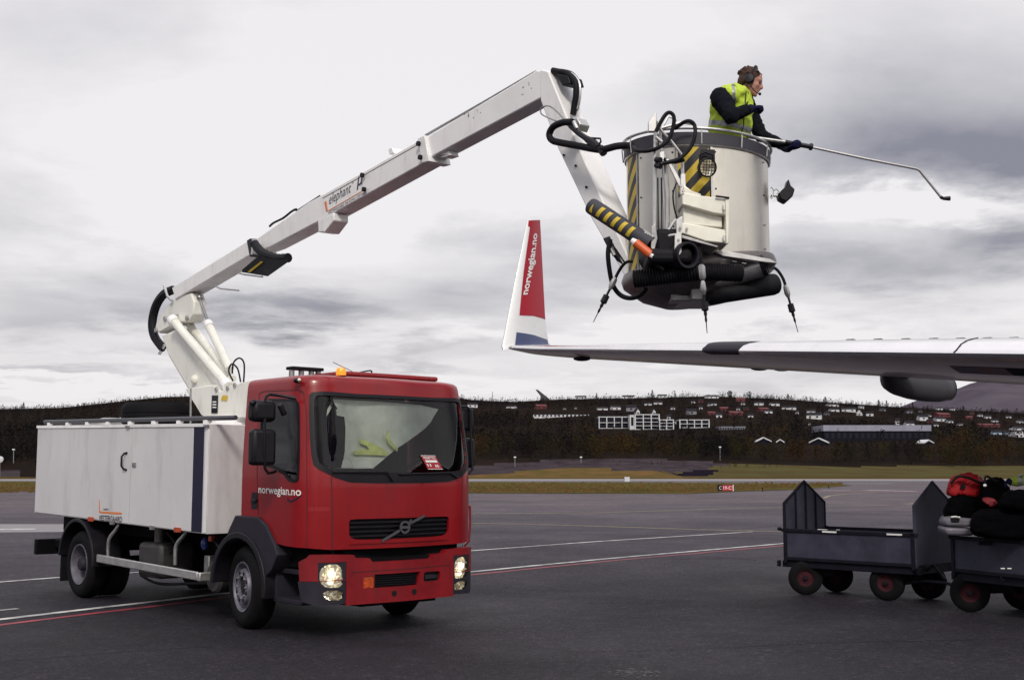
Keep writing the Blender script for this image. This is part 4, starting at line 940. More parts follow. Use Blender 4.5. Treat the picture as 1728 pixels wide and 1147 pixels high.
# tanks and clutter under the body
mb = MB(); mb.box(T(-2.55, .38, .60), (.62, .5, .44), RT); mb.build('side_tank', mat('dark_grey_tank', (.04, .036, .038), .55, var=.4, vscale=9), truck, bevel=.06)
mb = MB(); mb.lathe(T(-1.05, .45, .48), lf, [(-.22, .0), (-.22, .16), (-.19, .19), (.19, .19), (.22, .16), (.22, 0)], 24, cap=False); mb.build('air_tank', mat('dirty_air_tank', (.05, .045, .045), .5, var=.4, vscale=9), truck)
mb = MB(); mb.tube([T(-2.62, .30, 1.0), T(-2.62, .30, .78), T(-2.55, .3, .62)], .055, 12); mb.build('filler_pipe', mat('grimy_pipe', (.20, .17, .16), .6, var=.5, vscale=9), truck)
mb = MB(); mb.box(T(-1.24, .32, .60), (.12, .16, .24), RT); mb.build('valve_block', STEEL, truck, bevel=.01)
mb = MB(); mb.ball(T(-1.22, .2, .86), (.045, .045, .075)); mb.build('blue_filter_bowl', mat('blue_filter', (.03, .05, .22), .3), truck)
mb = MB(); mb.box(T(-1.05, .2, .93), (.07, .06, .07), RT); mb.build('red_coupling', ORG, truck, bevel=.01)
mb = MB(); mb.tube([T(-1.1, .22, .95), T(-.9, .2, .85), T(-.85, .25, .7), T(-1.0, .3, .6)], .014, 8, sub=5); mb.tube([T(-2.3, .25, .95), T(-2.0, .22, .82), T(-2.1, .2, .7)], .014, 8, sub=5); mb.tube([T(-3.2, .35, .36), T(-2.6, .3, .30), T(-1.9, .35, .34), T(-1.2, .35, .40)], .018, 8, sub=5); mb.build('hose', BLACK, truck)
# side guard rail
for w0 in (-.005, WD - .035):
    mb = MB(); rk = .012
    P = [(-3.80, .56), (-3.80, .665), (-1.0, .60), (-1.0, .50)]
    sgn = 1 if w0 < 1 else -1
    mb.prism([T(x, w0, z - .045) for x, z in P], lf * .04); 
    mb.box(T(-.965, w0 + .02 + sgn * .075, .50), (.07, .19, .10), RT); mb.build('side_guard', ALU, truck, bevel=.012)
    mb = MB()
    for x in (-3.52, -1.62): mb.tube([T(x + .12, w0 + .02 + sgn * .1, 1.02), T(x + .10, w0 + .02 + sgn * .07, .95), T(x, w0 + .045, .82), T(x - .01, w0 + .045, .60)], .024, 10, sub=4)
    mb.build('guard_bracket', STEEL, truck)
# rear wheel fender, mud flap, rear underrun bar
for w0 in (-.03, WD - .37):
    mb = MB(); A_ = arc(-4.44, .47, .60, -2, 172, 24); B_ = arc(-4.44, .47, .555, -2, 172, 24); mb.prism([T(x, w0, z) for x, z in A_ + B_[::-1]], lf * .40); mb.build('rear_fender', BPL, truck, bevel=.008)
    mb = MB(); mb.box(T(-5.02, w0 + .22, .44), (.02, .36, .50), RT); mb.build('mud_flap', BLACK, truck)
mb = MB(); mb.box(T(-5.95, WD / 2, .62), (.10, WD, .22), RT); 
for w_ in (.3, WD - .3): mb.box(T(-5.5, w_, .66), (.9, .08, .12), RT)
mb.build('rear_underrun_bar', CHAS, truck, bevel=.01)

# --- box body (rides slightly nose down)
def bxz(px, py): p = loc(side(px, py)); return p
c_rt, c_rb, c_ft, c_fb = [bxz(*q) for q in ((64, 718.5), (57, 864.5), (354, 715), (341, 900))]
def SBX(x, z, off=0.):                                         # x,z on the near side plane; off outwards
    return T(x, -off, z)
def zt(x): return c_ft[2] + (c_rt[2] - c_ft[2]) * (x - c_ft[0]) / (c_rt[0] - c_ft[0])
def zbm(x): return c_fb[2] + (c_rb[2] - c_fb[2]) * (x - c_fb[0]) / (c_rb[0] - c_fb[0])
xb0, xb1 = c_rt[0], -.80
# arch cut out of the lower rear edge
prof = [(xb0, zt(xb0)), (xb0 - .0, zbm(xb0))] + [(x, z) for x, z in arc(-4.44, .47, .60, 150, 30, 12) if z > zbm(x) + .005 and True] + [(xb1, zbm(xb1)), (xb1, zt(xb1))]
mb = MB(); mb.prism([T(x, 0, z) for x, z in prof], lf * WD); body = mb.build('box_body', BODY, truck, bevel=.006)
def bx(px, py): p = loc(side(px, py)); return (p[0], p[2])
# door panels standing a little proud, with the shut line between them
xs_ = bx(221, 800)[0]; xst0, xst1 = bx(326, 800)[0], bx(343, 800)[0]
def panel(name, x0, x1, m, off=.008, th=.006):
    z = lambda x, t: (zt(x) - .035) if t else (zbm(x) + .012)
    lower = [(x0, z(x0, 0))] + [(x, max(zz + .01, zbm(x) + .012)) for x, zz in arc(-4.44, .47, .61, 150, 30, 12) if x0 < x < x1 and zz > zbm(x)] + [(x1, z(x1, 0))]
    mb = MB(); patch(mb, SBX, lower + [(x1, z(x1, 1)), (x0, z(x0, 1))], (), off, th, 3, 3); return mb.build(name, m, body, bevel=.002)
rear_door = panel('rear_door', xb0 + .03, xs_ - .012, BODY); front_door = panel('front_door', xs_ + .012, xst0 - .002, BODY); panel('navy_stripe', xst0, xst1, NAVY, .007)
panel('corner_post', xst1 + .05, xb1 - .005, WHITE, .012, .01)
mb = MB(); patch(mb, SBX, [(xb0, zt(xb0) - .032), (xb1, zt(xb1) - .032), (xb1, zt(xb1) + .006), (xb0, zt(xb0) + .006)], (), .02, .03, 3, 3); mb.build('top_edge_trim', WHITE, body, bevel=.004)
hx, hz = bx(214, 778); hx -= .02; mb = MB(); mb.tube([T(hx + .05, -.01, hz + .11), T(hx, -.03, hz + .10), T(hx - .005, -.06, hz + .06), T(hx - .005, -.06, hz - .06), T(hx, -.03, hz - .10), T(hx + .05, -.01, hz - .11)], .014, 8); mb.build('door_handle', BPL, rear_door) if False else mb.build('door_handle', BPL, body)
lx, lz_ = bx(228, 784); mb = MB(); mb.box(T(lx, -.012, lz_), (.10, .016, .055), RT); mb.box(T(lx, -.022, lz_), (.07, .012, .012), RT); mb.build('lock_plate', STEEL, body)
mb = MB()
for px_ in (219, 352): x, z = bx(px_, 717); mb.box(T(x, -.03, zt(x) - .02), (.09, .03, .02), RT)
for px_ in (191, 259): x, z = bx(px_, 885); mb.box(T(x, -.015, zbm(x) + .0), (.09, .03, .05), RT)
mb.build('hinge', STEEL, body)
mb = MB()
for px_ in (155, 302):
    x, z = bx(px_, 885); mb.box(T(x, -.018, zbm(x) + .012), (.15, .02, .055), RT)
mb.build('side_marker_lamp', ORG, body)
# lettering on the box
l0, l1 = bx(168, 876), bx(207, 879)
def SLT(u_, v_, o): return T(l0[0] + u_ * (l1[0] - l0[0]), -o, (l0[1] * (1 - u_) + l1[1] * u_) + v_)
mb = MB(); text(mb, SLT, 'VESTERGAARD', (.0, -.015, 1, .06), .011, .02); text(mb, SLT, 'COMPANY', (.17, .125, .42, .15), .011, .01); mb.build('lettering', DTXT, body, recalc=False)
mb = MB(); mb.prism([SLT(a, b_, .0095) for a, b_ in ((-.02, .26), (.0, .09), (.08, .085), (.95, .085), (1., .1), (.95, .112), (.1, .108), (.035, .115), (.0, .26))], -lf * .002); mb.build('orange_swoosh', OTXT, body)
# roof rail and fittings
mb = MB(); mb.tube([T(xb0 + .1, .06, zt(xb0) + .058), T(xb1 + .5, .06, zt(xb1) + .058)], .028, 8); mb.tube([T(xb0 + .1, WD - .06, zt(xb0) + .058), T(xb1 + .5, WD - .06, zt(xb1) + .058)], .028, 8)
mb.tube([T(xb0 + .1, .06, zt(xb0) + .058), T(xb0 + .1, WD - .06, zt(xb0) + .058)], .028, 8); mb.build('roof_rail', mat('grey_rail', (.055, .055, .065), .5), truck)
mb = MB()
for k in range(8): x = xb0 + .3 + k * .68; mb.box(T(x, .06, zt(x) + .028), (.09, .05, .04), RT)
mb.build('rail_foot', WHITE, truck)
for x, w_ in ((-4.75, .55), (-4.15, .55)):
    mb = MB(); zz = zt(x); mb.lathe(T(x, w_, zz), UP, [(0, .27), (.05, .27), (.09, .22), (.12, .12), (.125, 0)], 24, cap=False); mb.build('tank_hatch', ALU, truck)
sp_c = T(-3.0, 1.1, 0); zz = zt(-3.0); tyr = None
pz = at(265, 690, sp_c[1])[2]
mb = MB(); cS = at(265, 700, sp_c[1] + .2); cS[2] = zt(-3) + .02
mb.lathe(cS, UP, [(0, .30), (0, .42), (.04, .47), (.09, .475), (.10, .465), (.11, .475), (.15, .475), (.16, .465), (.17, .475), (.22, .475), (.27, .46), (.31, .42), (.31, .3)], 36, cap=False); sp_ = mb.build('spare_tyre', TYRE, truck)
mb = MB(); mb.lathe(cS, UP, [(.05, .30), (.29, .29), (.30, .27), (.25, .2), (.25, 0)], 24, cap=False); mb.build('rim', RIM, sp_)
mb = MB(); q = side(242, 703, .4); mb.box(q, (.10, .10, .16), RT); mb.build('filler_post', WHITE, truck, bevel=.01)
mb = MB(); q = side(322, 690, .45); mb.tube([V(q[0], q[1], zt(-1.6)), side(322, 655, .45)], .012, 8); mb.build('support_rod', STEEL, truck)
mb = MB(); mb.prism([T(xb1 + .001, .45, zt(xb1) - .01), T(xb1 + .001, WD - .1, zt(xb1) - .01), T(xb1 + .001, WD - .1, zbm(xb1) + .03), T(xb1 + .001, .45, zbm(xb1) + .03)], fw * .006)
# cab roof details
zr = 2.74
mb = MB(); q = [T(x, w_, z) for x, w_, z in ((.25, .62, 2.745), (1.0, .62, 2.745), (1.0, 1.95, 2.745), (.25, 1.95, 2.745))]; mb.prism(q, UP * .055); mb.build('roof_hatch', RED, cab, bevel=.02)
hc = at(513, 630, T(.25, .55, 0)[1]); hb = T(.3, .5, 2.75)
mb = MB(); u1 = frontp(488, 621, .35); u2 = frontp(541, 624, .35); ax_ = unit(V(u2[0] - u1[0], u2[1] - u1[1], 0)); mb.box((u1 + u2) / 2, (np.linalg.norm(u2 - u1), .14, .035), np.stack([ax_, np.cross(UP, ax_), UP], 1)); hr = mb.build('air_horn_rail', BLACK, cab, bevel=.005)
mb = MB()
for k in (.08, .38, .70, .92): p = u1 + (u2 - u1) * k; mb.tube([p - UP * .02, p - UP * .155], .032, 12)
mb.build('roof_post', STEEL, cab)
bp_ = frontp(575.5, 628, 1.08); mb = MB(); mb.lathe(bp_ - UP * .035, UP, [(0, .055), (.05, .056), (.075, .045), (.09, .02), (.092, 0)], 20, cap=False); mb.build('beacon', mat('amber_beacon', (.95, .28, .01), .2, coat=.5, emit=(1, .35, .02, .5)), cab)
mb = MB(); mb.lathe(bp_ - UP * .07, UP, [(0, .06), (.035, .06)], 20); mb.build('beacon_base', BPL, cab)
mb = MB(); A0 = frontp(606, 632, .8); mb.tube([A0, frontp(585, 622, .8), frontp(562, 611, .8)], .004, 5); mb.tube([frontp(590, 633, .8), frontp(600, 630, .8), frontp(618, 626, .8), frontp(627, 626, .8), frontp(624, 636, .8), frontp(610, 633, .8), frontp(598, 634, .8)], .009, 6, sub=4); mb.build('antenna', BPL, cab)
c_ = side(502, 642, .02); mb = MB(); mb.ball(c_, (.045, .045, .03)); mb.build('marker_lamp', BPL, cab); mb = MB(); mb.ball(side(505, 641, -.02), (.02, .02, .02)); mb.build('marker_lens', LAMP, cab)
# mirrors
def mirror(p0, p1, x, name='mirror', d=.13, rr=.04):
    a, b_ = frontp(*p0, x), frontp(*p1, x); c = (a + b_) / 2; la, lb = loc(a), loc(b_); mb = MB(); mb.box(c - fw * d / 2, (d, abs(la[1] - lb[1]), abs(la[2] - lb[2])), RT); return mb.build(name, BPL, truck, bevel=rr)
mirror((428, 723), (467, 785), 1.02); mirror((429, 674), (468, 712), 1.02, d=.16, rr=.05)
mb = MB(); P = lambda x, y: frontp(x, y, 1.0)
mb.tube([side(500, 672, -.02), P(470, 667), P(450, 668), P(447, 700), P(447, 790), side(465, 795, -.02)], .016, 8, sub=3); mb.build('mirror_arm', BPL, truck)
mb = MB(); mb.tube([P(423, 682), P(430, 676)], .03, 8); mb.tube([P(472, 682), P(480, 700)], .035, 8); mb.build('mirror_knuckle', BPL, truck, bevel=.01)
mirror((781, 738), (803, 789), 1.0); mirror((779, 686), (801, 727), 1.0)
mb = MB(); P = lambda x, y: frontp(x, y, 1.02); mb.tube([P(752, 686), P(788, 686), P(793, 692), P(794, 730), P(797, 792), P(791, 799), P(782, 798)], .015, 8); mb.build('mirror_arm', BPL, truck)
# far front edge: grab rail
mb = MB(); mb.tube([P(784, 856), P(789, 856), P(790, 880), P(787, 912), P(781, 921)], .016, 8); mb.build('grab_rail', STEEL, truck)
mb = MB(); mb.tube([P(786, 853), P(792, 854), P(792, 885), P(790, 912), P(782, 921)], .022, 8); mb.build('grab_rail', REDB, truck)
# wipers
def wip(a, b_, c): mb = MB(); mb.tube([S(*inv(*a), .03), S(*inv(*b_), .035), S(*inv(*c), .03)], .010, 6); mb.build('wiper', BPL, cab)
wip((662, 812), (650, 796), (560, 796)); wip((770, 806), (757, 797), (672, 800))
# --- cab interior
INT = mat('dark_interior', (.012, .012, .015), .9, spec=.05)
mb = MB(); mb.box(T(.62, WD / 2, 1.30), (1.15, WD - .14, .06), RT); mb.box(T(1.14, WD / 2, 1.40), (.30, WD - .35, .22), RT); mb.box(T(.05, WD / 2, 1.9), (.05, WD - .16, 1.3), RT); mb.build('cab_interior', INT, cab, bevel=.02)
for w_ in (.55, 1.75):
    mb = MB(); mb.box(T(.45, w_, 1.50), (.5, .5, .16), RT); st = mb.build('seat', INT, cab, bevel=.05); mb = MB(); mb.box(T(.20, w_, 1.85), (.14, .48, .62), RT); mb.build('seat_back', INT, st, bevel=.05)
mb = MB(); c = T(.92, 1.75, 1.68); e1 = lf; e2 = unit(fw * .45 + UP); mb.tube([c + .21 * (e1 * math.cos(t) + e2 * math.sin(t)) for t in np.linspace(0, 2 * math.pi, 25)], .015, 8); mb.tube([c - .2 * e1, c + .2 * e1], .012, 6); mb.tube([c, T(1.15, 1.75, 1.5)], .02, 6); mb.build('steering_wheel', BPL, cab)
# pale sheet added behind the glass, standing in for the bright sky reflection
SKYREFL = mat('pale_reflection_sheet', (.80, .82, .77), .55, var=.35, vscale=2.2)
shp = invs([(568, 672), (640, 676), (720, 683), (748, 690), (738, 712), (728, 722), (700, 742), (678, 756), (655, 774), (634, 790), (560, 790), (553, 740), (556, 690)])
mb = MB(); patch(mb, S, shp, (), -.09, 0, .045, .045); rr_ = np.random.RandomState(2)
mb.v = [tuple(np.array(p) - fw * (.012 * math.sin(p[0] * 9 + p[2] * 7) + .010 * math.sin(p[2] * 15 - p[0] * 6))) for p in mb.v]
tag(mb.build('sky_reflection_sheet', SKYREFL, sharp=80, recalc=False), 'pale sheet added behind the truck windscreen in place of its sky reflection', 'added sheet')
mb = MB(); q = invs([(560, 694), (568, 680), (573, 700), (586, 703), (588, 722), (587, 760), (582, 788), (562, 790), (548, 780), (546, 730), (549, 708)]); patch(mb, S, q, (), -.055, .02, .05, .05)
tag(mb.build('hanging_jacket', mat('dark_purple_cloth', (.007, .005, .010), .9, spec=.03, bump=.5, bscale=20), recalc=True), 'dark jacket hanging inside the left of the windscreen', 'jacket')
mb = MB(); mb.tube([S(*inv(*q), -.05) for q in ((545, 720), (548, 686), (552, 677), (560, 680), (566, 690))], .006, 6, sub=4); mb.tube([S(*inv(*q), -.05) for q in ((559, 664), (566, 680), (572, 690))], .012, 6); mb.build('coat_strap', BLACK, cab)
for pts in (((600.3, 764.7), (603, 760), (613, 757), (627, 758.6), (622, 751.6), (611.6, 748), (612, 740), (622, 743), (632.6, 748), (648, 755), (660.5, 764.7), (657, 768), (622, 767.3), (604.7, 767.3)), ((658, 727), (660, 728), (662, 741), (669, 750), (676, 756), (674.4, 762), (667.5, 755), (660.5, 748), (656, 738))):
    mb = MB(); q = invs(pts); patch(mb, S, q, (), -.045, .015, .05, .05)
    tag(mb.build('high_vis_vest', mat('pale_high_vis_cloth', (.72, .76, .30), .8, var=.25, vscale=12, bump=.5, bscale=20), recalc=True), 'folded yellow-green high-vis garment lying behind the windscreen' if len(pts) > 10 else 'narrow yellow-green strip of garment standing up behind the windscreen', 'vest')
mb = MB(); q = invs([(596, 779), (624, 777), (634, 789), (600, 790)]); patch(mb, S, q, (), -.03, .004, .05, .05); tag(mb.build('paper', WTXT, recalc=True), 'white paper sheet on the truck dashboard', 'paper')
mb = MB(); q = invs([(579, 789), (582, 776), (590, 775), (602, 789)]); patch(mb, S, q, (), -.035, .004, .05, .05); tag(mb.build('paper', WTXT, recalc=True), 'smaller folded paper left of the other on the dashboard', 'paper')
q = invs([(709, 768), (734, 768.5), (747, 791), (722, 791.5)]); mb = MB(); patch(mb, S, q, (), .002, 0, .08, .08); stk = mb.build('notice', mat('red_notice', (.36, .02, .03), .5), cab, recalc=False)
def SN(u_, v_, o): a = V(*q[0]) * (1 - u_) * v_ + V(*q[1]) * u_ * v_ + V(*q[3]) * (1 - u_) * (1 - v_) + V(*q[2]) * u_ * (1 - v_); return S(a[0], a[1], .002 + o)
mb = MB(); text(mb, SN, 'PERMITTED', (.1, .74, .9, .9), .003, .01); patch(mb, lambda a, b_, o: SN(a, b_, .003), [(.12, .50), (.9, .50), (.9, .66), (.12, .66)], (), 0); text(mb, SN, '80', (.6, .14, .85, .34), .003, .02); text(mb, SN, '- -', (.1, .2, .35, .4), .003)
mb.add([SN(a, b_, .003) for a, b_ in ((0, 0), (1, 0), (1, .035), (0, .035), (0, .965), (1, .965), (1, 1), (0, 1))], [(0, 1, 2, 3), (4, 5, 6, 7)]); mb.build('notice_lettering', WTXT, cab, recalc=False)

# ------------------------------------------------------------------ BOOM (part of the truck)
TC = T(-2.1, 1.17, 0); BE = V(1.5, 9.8, 0); bd = unit(BE - TC); bn = V(-bd[1], bd[0], 0) * -1      # bn: away from us? fixed below
bn = V(bd[1], -bd[0], 0); 
if np.dot(bn, CP - TC) < 0: bn = -bn                          # towards the camera
def BP(px, py, off=0.): return onplane((px, py), bn, TC + bn * off)
def bprism(name, pix, off, th, m, bev=.012, par=truck): mb = MB(); mb.prism([BP(x, y, off) for x, y in pix], -bn * th); return mb.build(name, m, par, bevel=bev)
HT = .13
turr = bprism('turret', [(312, 656), (359, 649), (372, 660), (384, 652), (418, 642), (470, 640), (470, 705), (345, 704), (339, 700)], .28, .56, WHITE2, .015)
mb = MB(); mb.lathe(T(-2.1, 1.17, zt(-2.1) - .02), UP, [(0, .46), (.06, .46), (.07, .40), (.16, .40)], 32); mb.build('turret_ring', WHITE, truck)
mb = MB(); q = [BP(x, y, .285) for x, y in ((358, 667), (368, 667), (367, 697), (357, 697))]; mb.prism(q, bn * .006); pl_ = mb.build('dark_plate', BPL, turr)
mb = MB()
for k in range(3): y = 677 + 4.5 * k; mb.prism([BP(x, yy, .292) for x, yy in ((359, y), (365, y), (365, y + 2), (359, y + 2))], bn * .004)
mb.build('plate_lettering', WTXT, turr)
mb = MB(); mb.prism([BP(x, y, .285) for x, y in ((376, 667), (384, 667), (383, 676), (373, 675))], bn * .006); mb.build('warning_sticker', YEL, turr)
mb = MB()
for x, y in ((385, 655), (397, 650), (366, 657)): mb.lathe(BP(x, y, .28), bn, [(0, .035), (.02, .03)], 12)
mb.build('pivot_bolt', STEEL, turr)
bprism('lower_arm', [(271, 566), (300, 553), (310, 566), (335, 612), (352, 642), (366, 656), (318, 660), (284, 602)], .10, .20, WHITE2, .04)
mb = MB(); mb.ball(BP(330, 640, .10), .07); mb.build('arm_boss', WHITE2, truck)
def cylp(name, a, b_, r, off, m=WHITE2, seg=16, r2=None): mb = MB(); mb.tube([BP(*a, off), BP(*b_, off)], [r, r2 or r], seg); return mb.build(name, m, truck)
cylp('lift_cylinder', (291, 539), (386, 653), .066, .19); cylp('lift_cylinder', (312, 536), (392, 640), .060, -.06)
mb = MB(); mb.tube([BP(393, 642, .3), BP(386, 626, .3), BP(391, 614, .3), BP(401, 622, .3), BP(406, 644, .3)], .011, 8, sub=5); mb.build('turret_hose', BLACK, truck); mb = MB(); mb.tube([BP(392, 630, .25), BP(394, 612, .25), BP(404, 604, .25), BP(412, 614, .25), BP(411, 646, .25)], .011, 8, sub=5); mb.build('turret_hose', BLACK, truck)
cylp('cylinder_rod', (337, 503), (353, 548), .022, .02, STEEL); cylp('tilt_cylinder', (350, 544), (388, 622), .058, .02); mb = MB(); mb.ball(BP(337, 502, .02), .05); mb.build('rod_eye', STEEL, truck)
for a, b_, off in (((291, 539), (296, 545), .19), ((386, 653), (380, 646), .19), ((351, 545), (354, 551), .02)):
    mb = MB(); P0, P1 = BP(*a, off), BP(*b_, off); mb.tube([P0, P1], .080 if off > .1 else .064, 16); mb.build('cylinder_collar', WHITE, truck)
bprism('boom_knuckle', [(286, 512), (296, 502), (322, 494), (327, 508), (326, 530), (318, 543), (297, 545), (268, 562), (261, 558), (263, 545), (276, 523)], .11, .20, WHITE2, .02)
mb = MB()
for x, y in ((280, 538), (265, 557), (317, 537), (300, 535)): mb.lathe(BP(x, y, .11), bn, [(0, .04), (.03, .035)], 12)
mb.build('pivot_bolt', STEEL, truck)
mb = MB(); mb.tube([BP(292, 489, -.02), BP(276, 497, 0), BP(263, 517, 0), BP(257, 545, 0), BP(261, 568, 0), BP(274, 586, 0)], .065, 12, sub=5); mb.tube([BP(292, 487, .1), BP(270, 502, .1), BP(259, 525, .1), BP(258, 550, .1), BP(264, 572, .1), BP(275, 590, .1)], .035, 10, sub=5)
hb_ = mb.build('hose_bundle', BLACK, truck); mb = MB(); mb.tube([BP(277, 482, .15), BP(283, 500, .16), BP(290, 507, .15)], .02, 8); mb.tube([BP(269, 597, .1), BP(278, 582, .1)], .022, 8); mb.build('hose_clamp', ALU, truck)
boom1 = bprism('boom_base_section', [(289.6, 485.5), (415, 408), (423, 407), (426, 430), (420, 431), (296, 505)], HT, 2 * HT, WHITE)
boom2 = bprism('boom_middle_section', [(424, 408), (431, 404), (520, 342), (715, 232), (722, 268), (720, 272), (542, 371), (455, 417), (430, 426)], HT - .015, 2 * HT - .03, WHITE)
boom3 = bprism('boom_end_section', [(716, 234), (905, 119), (923, 119), (935, 178), (912, 166), (722, 268)], HT - .03, 2 * HT - .06, WHITE)
jib = bprism('jib', [(911, 117), (925, 120), (984, 266), (1068, 452), (1062, 480), (998, 369), (941, 250), (912, 170)], HT - .025, .24, WHITE)
bprism('boom_lug', [(536, 372), (563, 359), (563, 372), (548, 392), (537, 392)], HT + .005, .20, WHITE)
bprism('boom_lug', [(718, 268), (757, 254), (760, 262), (748, 266), (738, 264), (724, 272)], .06, .12, WHITE)
bprism('wear_pad_housing', [(704, 234), (716, 228), (724, 272), (712, 275)], HT + .012, 2 * HT + .024, WHITE, .008)
mb = MB()
for x, y in ((708, 243), (711, 266), (613, 296), (616, 320)): mb.lathe(BP(x, y, HT + .01), bn, [(0, .028), (.03, .028)], 12)
mb.build('boom_bolt', BPL, truck)
mb = MB(); mb.prism([BP(x, y, HT + .01) for x, y in ((416, 406), (422, 402), (427, 430), (421, 433))], -bn * (2 * HT + .03)); mb.build('black_collar', BPL, truck, bevel=.006)
mb = MB(); mb.prism([BP(x, y, HT + .03) for x, y in ((425, 404), (428.5, 402), (427, 428), (423, 430))], -bn * (2 * HT + .07)); mb.build('steel_frame', ALU, truck)
mb = MB(); mb.tube([BP(430, 412, HT + .06), BP(440, 424, HT + .08), BP(455, 432, HT + .1), BP(470, 436, HT + .1), BP(486, 435, HT + .1)], .06, 10, sub=4, rib=.15); mb.build('cable_chain', BLACK, truck)
mb = MB(); mb.prism([BP(x, y, .30) for x, y in ((408, 460), (434, 438), (486, 443), (452, 467))], UP * .04); mb.build('under_tray', BPL, truck, bevel=.005)
mb = MB(); mb.prism([BP(x, y, .31) for x, y in ((418, 458), (440, 441), (444, 441.5), (422, 459.5))], -UP * .003); mb.build('yellow_label', YEL, truck)
mb = MB(); mb.tube([BP(404, 461, .3), BP(412, 463, .3), BP(443, 467, .3)], .012, 6); mb.tube([BP(362, 482, .12), BP(372, 487, .3), BP(403, 490, .3)], .011, 6); mb.build('stay_rod', STEEL, truck)
mb = MB(); mb.tube([BP(718, 229, 0), BP(905, 121.5, 0)], .014, 8); mb.build('extension_pipe', DGREY, truck); mb = MB(); mb.tube([BP(716, 231, .05), BP(902, 122, .05)], .012, 8); mb.build('extension_pipe', STEEL, truck)
mb = MB(); mb.tube([BP(455, 382, .08), BP(462, 376, .08), BP(478, 368, .08), BP(492, 357, .08), BP(500, 353, .08)], .014, 8, sub=4); mb.tube([BP(496, 353, .08), BP(500, 356, .08), BP(540, 330, .08)], .008, 6); mb.build('boom_cable', BLACK, truck)
mb = MB(); mb.prism([BP(x, y, .1) for x, y in ((655, 252), (661, 249), (664, 258), (657, 261))], -bn * .2); mb.build('guide_block', WHITE, truck, bevel=.005)
# line along the middle section
mb = MB(); mb.prism([BP(x, y, HT - .013) for x, y in ((545, 334), (712, 240), (712, 240.7), (545, 334.7))], bn * .002); mb.build('weld_line', DGREY, boom2)
ta, tb_, td = BP(549, 352, HT), BP(609, 318, HT), BP(545, 337, HT)
def STB(u_, v_, o): return ta + (tb_ - ta) * u_ + UP * (v_ * .16) - bn * .015 + bn * o
mb = MB(); text(mb, STB, 'elephant', (.08, -.05, .70, .92), .004, -.005, shear=.25); text(mb, STB, 'μ', (.86, .1, 1.02, 1.0), .004, .004, shear=.2); text(mb, STB, 'o', (.73, .75, .765, .92), .004)
text(mb, STB, 'VESTERGAARD DE-ICING SYSTEMS', (.06, -.50, 1.12, -.34), .004, .006); mb.build('lettering', DTXT, boom2, recalc=False)
mb = MB(); mb.prism([STB(a, b_, .003) for a, b_ in ((-.06, .55), (-.0, .60), (.04, -.18), (.0, -.25))], bn * .002); mb.prism([STB(a, b_, .003) for a, b_ in ((.04, -.22), (1.0, -.18), (1.0, -.22), (.04, -.27))], bn * .002); mb.build('orange_tick', OTXT, boom2)
mb = MB(); r2 = random.Random(5)
for k in range(16):
    x, y = r2.choice([(790 + r2.gauss(0, 5), 195 + r2.gauss(0, 2)), (807 + r2.gauss(0, 6), 187 + r2.gauss(0, 1.5)), (r2.uniform(880, 900), r2.uniform(140, 160))]); p = BP(x, y, HT - .028); e = r2.uniform(.004, .014); d = bd * e; h = UP * r2.uniform(.002, .006)
    mb.add([p - d - h, p + d * .8 - h * .6, p + d + h, p - d * .7 + h], [(0, 1, 2, 3)])
mb.build('paint_chips', DTXT, boom3, recalc=False)
# elbow hoses
for k, (o_, r_, m_) in enumerate(((.06, .028, BLACK), (.0, .028, BLACK), (-.06, .026, BLACK), (.035, .012, ALU))):
    j = k * 2.2; mb = MB(); mb.tube([BP(933, 119, o_), BP(943, 121 + j * .3, o_), BP(957 + j, 124, o_), BP(970 + j, 138, o_), BP(972 + j, 158, o_), BP(969 + j, 178, o_), BP(967, 194, o_)], r_, 10, sub=5); mb.build('elbow_hose', m_, truck)
mb = MB(); mb.prism([BP(x, y, .09) for x, y in ((938, 124), (958, 128), (962, 142), (948, 145))], -bn * .18); mb.build('hose_bracket', BPL, truck, bevel=.01)
# hose clamp, thick hose to the basket, wire bail and coupling
HO = .30
mb = MB(); mb.tube([BP(966, 206, HO), BP(950, 207, HO), BP(934, 214, HO), BP(927, 227, HO), BP(932, 237, HO), BP(946, 241, HO), BP(974, 246, HO), BP(1005, 252, HO), BP(1020, 252, HO), BP(1040, 247, HO - .05), BP(1058, 246, HO - .1), BP(1072, 248, HO - .1)], .031, 12, sub=5); mb.build('supply_hose', BLACK, truck)
mb = MB(); mb.tube([BP(982, 230, HO), BP(962, 212, HO), BP(938, 187, HO), BP(926, 179, HO), BP(916, 181, HO), BP(912, 188, HO), BP(917, 195, HO), BP(940, 205, HO), BP(960, 213, HO), BP(976, 226, HO)], .007, 6, sub=4); mb.build('wire_bail', STEEL, truck)
mb = MB(); mb.tube([BP(962, 213, HO), BP(975, 224, HO), BP(988, 233, HO), BP(1000, 241, HO), BP(1010, 250, HO)], [.02, .024, .026, .04, .035], 10, rib=0); mb.tube([BP(996, 233, HO), BP(1013, 234, HO), BP(1014, 239, HO), BP(1009, 247, HO)], .009, 6); mb.tube([BP(1013, 250, HO), BP(1019, 259, HO)], .035, 8); mb.build('hose_coupling', BPL, truck)
mb = MB(); mb.prism([BP(x, y, HO - .05) for x, y in ((958, 204), (973, 198), (979, 209), (974, 221), (966, 214))], -bn * .12); mb.tube([BP(968, 205, HO), BP(974, 218, HO)], .02, 8); mb.build('hose_clamp', ALU, truck, bevel=.008)
mb = MB()
for x, y in ((972, 280), (990, 316), (952, 262)): mb.lathe(BP(x, y, HT - .02), bn, [(0, .012), (.01, .012)], 8)
mb.build('jib_bolt', BPL, jib)

